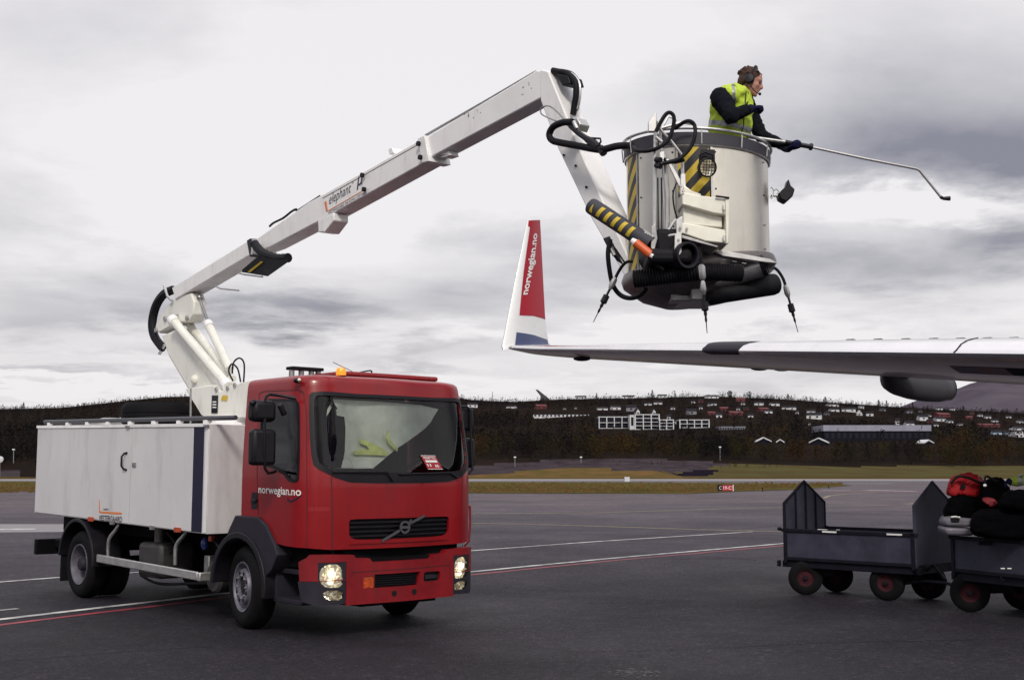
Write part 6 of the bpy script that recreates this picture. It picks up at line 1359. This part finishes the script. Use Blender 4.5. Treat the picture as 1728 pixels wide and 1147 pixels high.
tx = bpy.data.textures.new('creases', 'CLOUDS'); tx.noise_scale = .10; dm = vo.modifiers.new('creases', 'DISPLACE'); dm.texture = tx; dm.strength = .05; dm.mid_level = .5; dm.texture_coords = 'GLOBAL'
mb = MB(); mb.lathe(Y_(1251, 152, .04) + V(-.01, 0, -.02), unit(V(.3, 0, 1)), [(-.02, .080), (.02, .075), (.035, .072)], 18, cap=False); mb.build('black_collar', SWEAT, Wk)

# ------------------------------------------------------------------ AIRCRAFT WING
wt = V(-.2, 23.4, 0); chd = V(.54, .84, 0); nose = -chd; sp_in = V(.84, -.54, 0); le_d = unit(sp_in * math.cos(math.radians(27)) + nose * math.sin(math.radians(27)))
tipP = at(857, 588, 23.3); 
def zle(t): px = 857 + (1728 - 857) * t; return px
# leading edge points read off the photograph's line, one per metre of span
def le(t):                                                    # metres along the leading edge
    P = V(tipP[0], tipP[1], 0) + le_d * t; px = 864 + F * P[0] / P[1]; py = np.interp(px, [850, 900, 1200, 1450, 1728, 2100], [586, 589, 592, 594.5, 598, 603]); return V(P[0], P[1], EYE + (F * math.tan(PITCH + math.atan((573.5 - py) / F))) / F * P[1])
WSTA = [0, .12, .3, .6, 1.2, 2.2, 3.4, 4.8, 6.2, 7.6, 9.0, 10.4, 11.8, 13.2, 14.6]
def chord(t): return 1.35 + .26 * t if t > .3 else .75 + 2.28 * t
def foil(n=14):
    up_ = [(x, .6 * (.2969 * math.sqrt(x) - .126 * x - .3516 * x * x + .2843 * x ** 3 - .1036 * x ** 4) / .2 * 1.15) for x in [(i / n) ** 1.6 for i in range(n + 1)]]
    return up_
Fo = foil(); wing = thing('aircraft_wing', le(8) - UP * le(8)[2], 'grey jet airliner wing with upturned red and white winglet reaching in from the right', 'aircraft wing')
def wpt(t, x, sgn):                                           # x 0..1 along chord, sgn +1 upper -1 lower
    c = chord(t); th = np.interp(x, [a for a, b_ in Fo], [b_ for a, b_ in Fo]); zz = c * th * (.37 if sgn > 0 else -.18) * .55
    dro = -.03 * c * x
    return le(t) + chd * c * x + UP * (zz + dro)
GREYW = mat('wing_grey_paint', (.33, .33, .35), .30, metal=.35, var=.10, vscale=1.0, coat=.2); LEM = mat('polished_leading_edge', (.78, .77, .78), .20, metal=.85, var=.08, vscale=2)
UND = mat('underside_brown_grey', (.58, .50, .47), .32, spec=.8, coat=.4, var=.3, vscale=1.5)
def wsurf(name, x0, x1, sgn, m, t0=0, t1=99, off=0., nx=10):
    ts = [t for t in WSTA if t0 < t < t1]; ts = [max(t0, WSTA[0])] + ts + [min(t1, WSTA[-1])]; ts = sorted(set(ts)); xs = [x0 + (x1 - x0) * (k / nx) ** 1.4 for k in range(nx + 1)]
    mb = MB(); vs = [wpt(t, x, sgn) + UP * off * sgn - chd * (abs(off) if x < .02 else 0) for t in ts for x in xs]; w2 = len(xs); mb.add(vs, [(j * w2 + i, j * w2 + i + 1, (j + 1) * w2 + i + 1, (j + 1) * w2 + i) for j in range(len(ts) - 1) for i in range(nx)]); return mb
mb = wsurf('', 0, 1, 1, None, nx=22); m2_ = wsurf('', 0, 1, -1, None, nx=22); mb2 = MB(); mb2.v = mb.v + m2_.v; mb2.f = mb.f + [tuple(i + len(mb.v) for i in f) for f in m2_.f]; mb2.m = [0] * len(mb.f) + [1] * len(m2_.f)
wp = mb2.build('wing_panel', [GREYW, UND], wing, sharp=60)
ts_ = np.linspace(.15, 14.6, 60)
mb = MB(); xs_u = [.11, .075, .045, .02, .006, 0]; xs_l = [.006, .012]
vs = [];
for t in ts_:
    vs += [wpt(t, x, 1) + UP * .006 - chd * .006 for x in xs_u] + [wpt(t, x, -1) - UP * .003 - chd * .006 for x in xs_l]
w2 = 8; mb.add(vs, [(j * w2 + i, j * w2 + i + 1, (j + 1) * w2 + i + 1, (j + 1) * w2 + i) for j in range(len(ts_) - 1) for i in range(7)]); slat = mb.build('leading_edge_slat', LEM, wp, sharp=60)
def tpx(px):                                                  # metres along the leading edge for a picture column
    for k in range(1460):
        P = le(k * .01)
        if 864 + F * P[0] / P[1] >= px: return k * .01
    return 14.5
# darker section laid over part of the slat
mb = MB(); t0_, t1_ = tpx(1186), tpx(1247); vs = []; tt = np.linspace(t0_, t1_, 14)
for k, t in enumerate(tt):
    f_ = min(1, (k / 4) ** .6 + .05) if k < 4 else 1; sh = .35 * (k / 13) ** 2
    vs += [wpt(t + sh * (x / .12), x * f_, 1) + UP * .012 - chd * .012 for x in xs_u[::1]] + [wpt(t, x * f_, -1) - UP * .008 - chd * .012 for x in (.006, .02)]
mb.add(vs, [(j * w2 + i, j * w2 + i + 1, (j + 1) * w2 + i + 1, (j + 1) * w2 + i) for j in range(13) for i in range(7)]); mb.build('dark_slat_section', DGREY, wp, sharp=60)
mb = MB(); tj = tpx(1612); mb.tube([wpt(tj + .0 + .25 * (x / .12) ** .6, x, 1) + UP * .010 - chd * .01 for x in (0, .006, .02, .045, .075, .11)], .006, 5); mb.build('slat_joint', BPL, wp)
mb = MB()
for px in range(1390, 1720, 47): t = tpx(px); c = wpt(t, .30, 1); mb.prism([c - chd * .08, c + chd * .08, c + chd * .08 + UP * .05, c - chd * .03 + UP * .05], sp_in * .10)
mb.build('vortex_generator', DGREY, wp)
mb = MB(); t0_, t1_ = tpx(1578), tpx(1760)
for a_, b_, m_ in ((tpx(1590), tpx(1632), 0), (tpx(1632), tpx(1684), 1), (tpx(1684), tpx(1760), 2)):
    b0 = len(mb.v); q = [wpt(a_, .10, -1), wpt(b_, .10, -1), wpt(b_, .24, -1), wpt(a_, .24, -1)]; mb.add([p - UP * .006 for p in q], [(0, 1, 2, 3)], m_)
mb.build('marking_and_reflection', [mat('dark_blue_reflection', (.03, .03, .06), .5), mat('dark_red_marking', (.12, .02, .03), .5), CHAS], wp, recalc=False)  # blue face paints a dark reflection into colour; red and black are markings
# flap track fairing
def fairing(px0, px1, tt, ln, name='flap_track_fairing', dz=.36, wd=.17):
    c0 = wpt(tt, .52, -1) ; mb = MB(); secs = []; n = 14; L_ = ln
    for k in range(13):
        u_ = k / 12; zc_ = -dz * (.55 + .45 * u_) * math.sin(min(1, (u_ * 3.2 + .25)) * math.pi / 2) ** .7; r = wd * (math.sin(min(1, u_ * 3 + .12) * math.pi / 2)) * (1 if u_ < .85 else 1 - (u_ - .85) * 1.6)
        c = c0 + chd * L_ * u_; secs += [c + sp_in * r * math.cos(a) + UP * (zc_ / 2 + .06 + (abs(zc_) / 2 + .06) * math.sin(a)) for a in [2 * math.pi * i / n for i in range(n)]]
    mb.add(secs, [(k * n + i, k * n + (i + 1) % n, (k + 1) * n + (i + 1) % n, (k + 1) * n + i) for k in range(12) for i in range(n)] + [tuple(range(n)), tuple(12 * n + i for i in range(n))]); return mb
tF = tpx(1440)
c0 = None
mb = MB(); n = 16
# profile read in the picture: front (1495,622)-(1500,660), belly (1555,678), tail (1607,640..672)
c0 = wpt(tF, .50, -1); pp = proj(c0)
fa = mat('fairing_dark_grey', (.05, .045, .055), .55, var=.2, vscale=2, coat=.1)
Yf = 18.6
prof_ = [(1496, 618, 640), (1500, 617, 658), (1512, 618, 666), (1535, 621, 673), (1560, 626, 677.5), (1580, 631, 678.5), (1598, 636, 675), (1606, 650, 667)]
secs = []
for k, (x, ya, yb) in enumerate(prof_):
    Yk = Yf + k * .20; a_, b_ = at(x, ya, Yk), at(x, yb, Yk); c = (a_ + b_) / 2; h = (a_[2] - b_[2]) / 2; r = [.07, .14, .17, .18, .18, .17, .15, .05][k]
    secs += [c + unit(V(.84, -.54, 0)) * r * math.cos(t) * abs(math.cos(t)) ** -.2 * 1 + UP * h * math.sin(t) for t in [2 * math.pi * (i + .5) / n for i in range(n)]]
mb.add(secs, [(k * n + i, k * n + (i + 1) % n, (k + 1) * n + (i + 1) % n, (k + 1) * n + i) for k in range(7) for i in range(n)] + [tuple(range(n)), tuple(7 * n + i for i in range(n))])
o = mb.build('flap_track_fairing', fa, wing); o_ = o
mb = MB()
for k in (6, 7):
    pass
secs2 = [p for p in secs[5 * n:]]; cc = np.mean(secs[6 * n:7 * n], 0); mb.add([cc + (p - np.mean(secs[(5 + i // n) * n:(6 + i // n) * n], 0)) * 1.03 + (np.mean(secs[(5 + i // n) * n:(6 + i // n) * n], 0) - cc) + V(.01, .01, 0) for i, p in enumerate(secs2)], [(k * n + i, k * n + (i + 1) % n, (k + 1) * n + (i + 1) % n, (k + 1) * n + i) for k in (1,) for i in range(n)] + [tuple(2 * n + i for i in range(n))])
mb.build('fairing_tail', mat('fairing_pale_tail', (.36, .35, .33), .5), o, recalc=True)
mb = MB()
for x, y in ((982, 607), (1282, 623), (1320, 624)): c = at(x, y, 20.5 if x > 1000 else 22); mb.ball(c + UP * .02, (.16, .10, .045))
mb.build('static_bump', DGREY, wing)
# winglet: blended up from the tip
def wl(u_, v_, side_=0, off=0.):                              # u chordwise 0..1, v up 0..1
    lx = np.interp(v_, [0, .03, .08, .2, 1.0], [849, 847.5, 850, 856, 890]); ly = np.interp(v_, [0, .03, .08, .2, 1], [590, 583, 572, 541, 372])
    tx_ = np.interp(v_, [0, .03, .08, .2, 1.0], [930, 926, 924, 919.5, 911]); ty_ = np.interp(v_, [0, .03, .08, .2, 1], [583, 580, 568, 536, 371])
    cM = np.interp(v_, [0, .1, 1], [1.55, 1.40, .62]); YL = 23.25 + .55 * v_; a_ = at(lx, ly, YL); b_ = at(tx_, ty_, YL + cM * .84)
    th = cM * np.interp(u_, [a for a, b2 in Fo], [b2 for a, b2 in Fo]) * .22; nrm = unit(np.cross(b_ - a_, UP)); return a_ + (b_ - a_) * u_ + nrm * (th * side_ + off * (1 if side_ > 0 else -1))
mb = MB(); us = [(k / 14) ** 1.5 for k in range(15)]; vsn = [0, .015, .03, .05, .08, .12, .2, .35, .5, .65, .8, .92, .97, 1.0]
s_in = 1 if (wl(.4, .5, 1) - wl(.4, .5, 0)) @ V(0, -1, 0) + (wl(.4, .5, 1) - wl(.4, .5, 0)) @ V(1, 0, 0) > 0 else -1
for sd_ in (1, -1):
    P = [wl(u_, v_, sd_) for v_ in vsn for u_ in us]; mb.add(P, [(j * 15 + i, j * 15 + i + 1, (j + 1) * 15 + i + 1, (j + 1) * 15 + i) for j in range(len(vsn) - 1) for i in range(14)])
P = [wl(u_, 1, s) for s, seq in ((1, us), (-1, us[::-1])) for u_ in seq]; mb.add(P, [tuple(range(len(P)))]); WLW = mat('winglet_white', (.80, .80, .80), .3, coat=.3, var=.05)
wlo = mb.build('winglet', WLW, wing, sharp=60)
SWL = lambda a_, b_, o: wl(a_, b_, s_in, o)
mb = MB(); red = [(.19, .235), (.6, .222), (1.0, .19), (1.0, .998), (.02, .998), (.03, .955), (.13, .945), (.14, .6)]; patch(mb, SWL, red, (), .006, 0, .08, .06); mb.build('red_field', mat('winglet_red', (.38, .010, .024), .4, spec=.3), wlo, recalc=False)
mb = MB(); nav = [(.17, .03), (.5, .02), (1.02, .012), (.97, .06), (.6, .095), (.17, .12)]; patch(mb, SWL, [(min(1, a_), b_) for a_, b_ in nav], (), .006, 0, .08, .03); mb.build('navy_field', mat('winglet_navy', (.06, .075, .17), .3, coat=.3), wlo, recalc=False)
mb = MB(); ta_, tb2 = V(.36, .40), V(.70, .89)
def SWT(u_, v_, o): p = ta_ + (tb2 - ta_) * u_; ext = .36 + .37 * u_; return SWL(p[0] + (-(v_)) * ext * .55, p[1] + v_ * .0, o)
text(mb, SWT, 'norwegian.no', (0, -.25, 1, 1), .010, .025); mb.build('lettering', WTXT, wlo, recalc=False)

# ------------------------------------------------------------------ BAGGAGE CARTS
CART = mat('blue_grey_cart_paint', (.050, .050, .078), .6, spec=.25, var=.35, vscale=4); CARTD = mat('dark_cart_frame', (.010, .010, .017), .6, spec=.15, var=.3, vscale=8); CRED = mat('faded_red_rim', (.050, .014, .019), .8, spec=.12, var=.3, vscale=12)
def small_wheel(par, c, ax, r=.235, name='wheel'):
    h = .055; mb = MB(); mb.lathe(c, ax, [(-h, .11), (-h - .012, .15), (-h, r - .03), (-h * .6, r), (h * .6, r), (h, r - .03), (h + .012, .15), (h, .11)], 32, cap=False); ty = mb.build(name, TYRE, par)
    mb = MB(); mb.lathe(c, ax, [(h * .4, .125), (h + .004, .118), (h * .6, .085), (h * .7, .04), (h * 1.0, .035), (h * 1.1, 0)], 24, cap=False); mb.lathe(c, -ax, [(h * .4, .125), (h + .004, .118), (h * .6, .085), (h * .7, .04), (h * 1.1, 0)], 24, cap=False); mb.build('rim', CRED, ty)
    mb = MB(); mb.lathe(c, ax, [(h * .7, .03), (h * 1.3, .028), (h * 1.35, 0)], 12, cap=False); mb.build('hub', CARTD, ty); return ty
def cart(name, label, NL, d, p, L_, W_, wheels, zt_=.885, zd=.46, ends=(True, True), ax2=None):
    cen = NL + d * L_ / 2 + p * W_ / 2; t = thing(name, cen, label, 'baggage cart', 'coupled baggage carts'); R = np.stack([d, p, UP], 1); pt = lambda a, b_, z: NL + d * a + p * b_ + UP * z
    mb = MB(); mb.box(pt(L_ / 2, W_ / 2, zd + .01), (L_, W_, .05), R); mb.box(pt(L_ / 2, .03, zd - .045), (L_ + .08, .06, .09), R); mb.box(pt(L_ / 2, W_ - .03, zd - .045), (L_ + .08, .06, .09), R); mb.box(pt(.03, W_ / 2, zd - .045), (.06, W_, .09), R); mb.box(pt(L_ - .03, W_ / 2, zd - .045), (.06, W_, .09), R); mb.build('deck', CARTD, t, bevel=.006)
    for b_ in (0.0, W_):
        mb = MB(); mb.box(pt(L_ / 2, b_, (zd + zt_) / 2 + .02), (L_ - .10, .03, zt_ - zd - .06), R); sp = mb.build('side_panel', CART, t, bevel=.004)
        mb = MB(); s_ = -1 if b_ == 0 else 1
        for a in (.03, L_ - .03): mb.box(pt(a, b_ + s_ * .01, (zd + zt_) / 2), (.05, .05, zt_ - zd + .06), R)
        mb.box(pt(L_ / 2, b_ + s_ * .01, zt_), (L_ + .06, .05, .045), R); mb.box(pt(L_ / 2, b_ + s_ * .012, zd + .03), (L_, .04, .04), R); mb.build('side_frame', CARTD, sp, bevel=.004)
    for k, a in enumerate((0.0, L_)):
        if not ends[k]:
            mb = MB(); mb.box(pt(a, W_ / 2, (zd + zt_) / 2), (.03, W_, zt_ - zd), R); mb.build('end_panel', CART, t, bevel=.004); continue
        pk = [pt(a, 0, zd), pt(a, W_, zd), pt(a, W_, 1.26), pt(a, W_ / 2, 1.56), pt(a, 0, 1.26)]; mb = MB(); mb.prism(pk, d * (.02 if k == 0 else -.02)); ep = mb.build('end_panel', CART, t, bevel=.004)
        mb = MB(); fr_ = [pt(a, .0, zd), pt(a, 0, 1.26), pt(a, W_ / 2, 1.565), pt(a, W_, 1.26), pt(a, W_, zd)]; mb.tube([q + d * (.01 if k == 0 else -.01) for q in fr_], .024, 8)
        mb.build('end_frame', CART if k else CARTD, ep)
        if k == 0:
            mb = MB()
            for u_ in (.25, .5, .75): zz = 1.26 + .3 * (1 - abs(u_ - .5) * 2); mb.box(pt(a + .03, W_ * u_, (zd + zz) / 2), (.03, .02, zz - zd), R)
            mb.build('panel_rib', CARTD, ep)
    for c_, ax in wheels: small_wheel(t, V(c_[0], c_[1], .235), ax)
    for i in range(0, len(wheels), 2):
        a, b_ = V(*wheels[i][0][:2], .235), V(*wheels[i + 1][0][:2], .235); mb = MB(); mb.tube([a, b_], .025, 8); m_ = (a + b_) / 2; mb.box(m_ + UP * .10, (.3, .3, .16)); mb.build('axle', CARTD, t)
        mb = MB()
        for q in (a + (b_ - a) * .12, b_ + (a - b_) * .12): mb.tube([q, V(q[0], q[1], zd - .04)], .02, 6); mb.tube([q + d * .1 + UP * .15, V(*(q + d * .16)[:2], zd - .04)], .012, 6)
        mb.build('axle_bracket', CARTD, t)
    return t, pt
d1 = unit(V(.70, -.714, 0)); p1_ = unit(V(.714, .70, 0)); NL1 = V(3.865, 17.58, 0)
g2 = lambda x, y: V(*ground(x, y)[:2], 0)
axw = -p1_; axs = unit(V(-.95, -.35, 0))
c1_, pt1 = cart('baggage_cart', 'empty blue-grey baggage cart with two pointed end panels', NL1, d1, p1_, 2.0, 1.06, [(g2(1360, 1003), unit(V(-.25, -1, 0))), (g2(1412, 998), unit(V(-.25, -1, 0))), (g2(1498, 1013), unit(V(-.62, -.8, 0))), (g2(1568, 1010), unit(V(-.62, -.8, 0)))])
mb = MB(); a_ = pt1(1.6, .55, .24); mb.tube([g2(1500, 1010) + UP * .2, g2(1568, 1008) + UP * .22], .02, 6); mb.tube([at(1522, 984, 16.5), at(1560, 980, 16.2), at(1596, 983, 15.7), at(1618, 990, 15.3)], .022, 8); mb.tube([at(1520, 980, 16.6), at(1524, 962, 16.6), at(1545, 960, 16.6)], .016, 8, sub=3); mb.tube([at(1543, 979, 16.4), at(1575, 953, 16.3), at(1596, 978, 15.8)], .018, 8); mb.build('tow_bar', CARTD, c1_)
mb = MB(); mb.box(pt1(.62, .0, .905), (.14, .03, .02), np.stack([d1, p1_, UP], 1)); 
for a in (.75, 1.72): mb.box(pt1(a, -.04, .885), (.22, .006, .022), np.stack([d1, p1_, UP], 1))
mb.box(pt1(.20 + .05, 1.03, .82), (.05, .02, .10), np.stack([d1, p1_, UP], 1)); mb.build('white_mark', WTXT, c1_)
mb = MB()
for a, z in ((-.03, .90), (-.05, .44), (-.05, .40)): mb.tube([pt1(a, -.04, z), pt1(a - .04, -.04, z)], .025, 8)
mb.build('corner_pin', CARTD, c1_)
d2 = unit(V(.40, -.917, 0)); p2_ = unit(V(.917, .40, 0)); NL2 = V(5.46, 15.37, 0)
c2_, pt2 = cart('baggage_cart', 'loaded blue-grey baggage cart piled with bags, cut off by the right edge', NL2, d2, p2_, 2.6, 1.25, [(g2(1638, 1032), unit(V(-.35, -1, 0))), (g2(1727, 1028), unit(V(-.35, -1, 0))), (NL2[:2] + (d2 * 2.1 + p2_ * .1)[:2], -p2_), (NL2[:2] + (d2 * 2.1 + p2_ * 1.1)[:2], -p2_)], zt_=.90, zd=.47, ends=(False, False))
mb = MB(); mb.tube([at(1688, 972, 14.6), at(1690, 977, 14.6), at(1697, 979, 14.6), at(1703, 974, 14.6)], .012, 6); mb.box(at(1661, 915, 14.75), (.14, .05, .06)); mb.build('latch', CARTD, c2_); mb = MB()
for x in (1692, 1703): mb.box(at(x, 958.5, 14.35), (.045, .02, .012))
mb.build('white_mark', WTXT, c2_)
# luggage
def soft(name, label, pts, Y, depth, m, cat, group=None, voxel=.02, parts=None, infl=.4):
    cx, cy = np.mean([p[0] for p in pts]), np.mean([p[1] for p in pts]); mb = MB(); n = len(pts); P0 = chaikin(pts, 1 if cat == 'suitcase' else 2); k = len(P0); vs = []; fs = []; L_ = [(-1, .80), (-.85, .96), (-.35, 1), (.35, 1), (.85, .96), (1, .80)] if cat == 'suitcase' else [(-1, .62), (-.8, .88), (-.35, 1), (.35, 1), (.8, .88), (1, .62)]
    for u_, s_ in L_:
        for x, y in P0: q = at(cx + (x - cx) * s_, cy + (y - cy) * s_, Y); vs.append(V(q[0] + .40 * depth / 2 * (1 + u_), q[1] + depth / 2 * (1 + u_), q[2]))
    for j in range(5): fs += [(j * k + i, j * k + (i + 1) % k, (j + 1) * k + (i + 1) % k, (j + 1) * k + i) for i in range(k)]
    fs += [tuple(range(k)), tuple(5 * k + i for i in range(k))]; mb.add(vs, fs); o = mb.build(name, m, sharp=60)
    dm = o.modifiers.new('sub', 'SUBSURF'); dm.levels = 2; dm.render_levels = 2; tx = bpy.data.textures.new('folds', 'CLOUDS'); tx.noise_scale = .11; d_ = o.modifiers.new('folds', 'DISPLACE'); d_.texture = tx; d_.strength = .085; d_.mid_level = .5; d_.texture_coords = 'GLOBAL'
    return tag(o, label, cat, group)
NYR = mat('red_nylon', (.40, .013, .018), .6, spec=.2, var=.2, vscale=10, bump=.3, bscale=25); NYB = mat('black_nylon', (.0022, .0022, .0032), .9, spec=.04, var=.4, vscale=12, bump=.3, bscale=40)
rb_ = soft('duffel_bag', 'large red duffel bag with black straps on top of the luggage pile', [(1596, 832), (1598, 815), (1610, 801), (1636, 799), (1654, 804), (1663, 820), (1661, 842), (1643, 846), (1622, 835), (1604, 840)], 15.2, .55, NYR, 'bag', 'bags on the loaded cart')
mb = MB(); mb.tube([at(1604, 816, 15.15), at(1616, 804, 15.13), at(1632, 805, 15.12), at(1648, 812, 15.13), at(1662, 818, 15.2)], .018, 6, sub=3); mb.prism([at(x, y, 15.17) for x, y in ((1621, 824), (1624, 815), (1628, 817), (1630, 824))], V(0, .03, 0)); mb.build('strap', BLACK, rb_, recalc=True)
soft('holdall', 'black holdall squeezed directly under the large red duffel bag', [(1590, 876), (1592, 850), (1606, 834), (1640, 832), (1670, 842), (1676, 872), (1640, 880), (1606, 878)], 15.15, .6, NYB, 'bag', 'bags on the loaded cart')
soft('rucksack', 'black rucksack with an arched handle, right of the large red duffel', [(1648, 858), (1652, 820), (1662, 809), (1682, 805), (1698, 814), (1710, 836), (1708, 870), (1670, 874)], 14.9, .6, NYB, 'bag', 'bags on the loaded cart')
soft('red_bag', 'small red bag wedged under the duffel bag in the middle of the pile', [(1657, 841), (1668, 840), (1682, 845), (1678, 855), (1672, 858), (1662, 850)], 14.82, .3, mat('dull_red_nylon', (.22, .02, .028), .6, bump=.3), 'bag', 'bags on the loaded cart')
soft('suitcase', 'big black suitcase lying at the bottom right of the luggage pile', [(1634, 908), (1636, 876), (1646, 862), (1720, 858), (1790, 862), (1792, 905), (1740, 912)], 14.2, .8, NYB, 'suitcase', 'bags on the loaded cart')
soft('travel_bag', 'black travel bag on top of the big black suitcase at the right edge', [(1680, 866), (1690, 832), (1708, 827), (1760, 826), (1790, 840), (1790, 864)], 14.1, .6, NYB, 'bag', 'bags on the loaded cart')
mb = MB(); mb.tube([at(1662, 818, 14.85), at(1662, 806, 14.85), at(1666, 803, 14.85), at(1674, 808, 14.85), at(1684, 812, 14.85)], .014, 6, sub=3); tag(mb.build('handle_strap', BLACK), 'black webbing loop sticking up beside the large red duffel', 'strap')
mb = MB(); mb.ball(at(1662, 818.5, 14.8), (.022, .01, .018)); tag(mb.build('luggage_tag', WTXT), 'tiny white luggage tag right of the large red duffel', 'luggage tag')
q = [at(x, y, 15.05) for x, y in ((1597, 877), (1602, 871), (1641, 875), (1647, 880), (1646, 888), (1596, 886))]; tcase = thing('hard_case', at(1620, 902, 15.2), 'hard grey plastic suitcase with recessed dark handle at the left end of the load', 'suitcase', 'bags on the loaded cart')
GC = mat('grey_hard_shell', (.15, .14, .17), .5, var=.15, vscale=10, coat=.1)
mb = MB(); mb.prism([at(x, y, 15.0) for x, y in ((1596, 887), (1597, 876), (1603, 871), (1642, 875), (1648, 880), (1647, 889))], V(.1, .55, 0)); mb.build('lid', GC, tcase, bevel=.03); mb = MB(); mb.prism([at(x, y, 14.99) for x, y in ((1594, 889), (1648, 892), (1646, 901), (1638, 904), (1600, 903), (1595, 899))], V(.1, .56, 0)); mb.build('bottom_shell', GC, tcase, bevel=.03)
mb = MB(); mb.prism([at(x, y, 14.98) for x, y in ((1605, 873), (1620, 874), (1619, 880), (1606, 880))], V(0, .05, 0)); mb.build('handle', BPL, tcase, bevel=.005); mb = MB(); mb.tube([at(1605, 872, 14.97), at(1612, 871, 14.96), at(1620, 872.5, 14.97)], .01, 6); mb.build('handle_grip', WTXT, tcase)

# second worker, standing behind the loaded cart at the picture's edge
W2 = thing('person', V(7.15, 15.9, 0), 'person at right edge behind the loaded cart in a yellow-green high-vis jacket', 'person')
Z = lambda x, y, Y=15.7: at(x, y, Y); mb = MB(); h2 = Z(1741, 765, 15.8); f2 = unit(V(-.8, -.5, -.3)); g3, R3 = head(mb, h2, f2, UP, 1.0); limb(mb, [h2 + V(.05, .03, -.24), h2 + V(.02, 0, -.08)], [.07, .06])
ch2 = h2 + V(.10, .05, -.42); be2 = h2 + V(.18, .08, -.68); pe2 = h2 + V(.24, .1, -.92)
for c, r in ((ch2, (.15, .19, .17)), (be2, (.14, .17, .17)), (pe2, (.15, .17, .15)), (h2 + V(.08, .05, -.31), (.11, .2, .08))): mb.ball(c, r, seg=18)
s2 = Z(1738, 806, 15.5); e2_ = Z(1716, 812, 15.25); w2_ = Z(1703, 812, 15.0); limb(mb, [s2, e2_, w2_], [.08, .065, .042]); hand(mb, w2_, V(-.8, -.5, -.2), V(0, 0, -1), 30, 1.0, 1); s3 = ch2 + V(.12, .16, .1); limb(mb, [s3, s3 + V(-.02, -.05, -.28), s3 + V(-.2, -.25, -.4)], [.08, .06, .042]); hand(mb, s3 + V(-.2, -.25, -.4), V(-.8, -.5, -.2), V(0, 0, -1), 30, 1.0, -1)
for sy in (-1, 1):
    hip = pe2 + V(0, sy * .09, -.05); limb(mb, [hip, V(hip[0] - .02, hip[1], hip[2] / 2 + .04), V(hip[0] + .02, hip[1], .09)], [.095, .068, .05]); mb.ball(V(hip[0] - .06, hip[1], .05), (.14, .05, .05))
def as2(p):
    if np.linalg.norm(p - h2) < .15: return 0
    if np.linalg.norm(p - w2_ - V(-.06, -.05, 0)) < .09: return 2
    if p[2] < .12: return 4
    if p[2] < pe2[2] - .02: return 3
    q = proj(p); return 5 if (abs(q[0] - 1722) > 4 or p[0] > s2[0]) else 6
remesh(mb, 'body', [SKIN, SWEAT, GLOVE, TROU, BOOT, HIVIS, REFL], W2, .011, 5, as2)
mb = MB(); mb.ball(h2 + f2 * -.02 + UP * .06, (.095, .085, .075), seg=18); mb.ball(h2 - f2 * .06, (.06, .07, .08)); remesh(mb, 'hair', [HAIR], W2, .008, 3)

# every label within sixteen words
for o in sc.objects:
    if 'label' in o and len(o['label'].split()) > 16: print('LONG', o['label'])
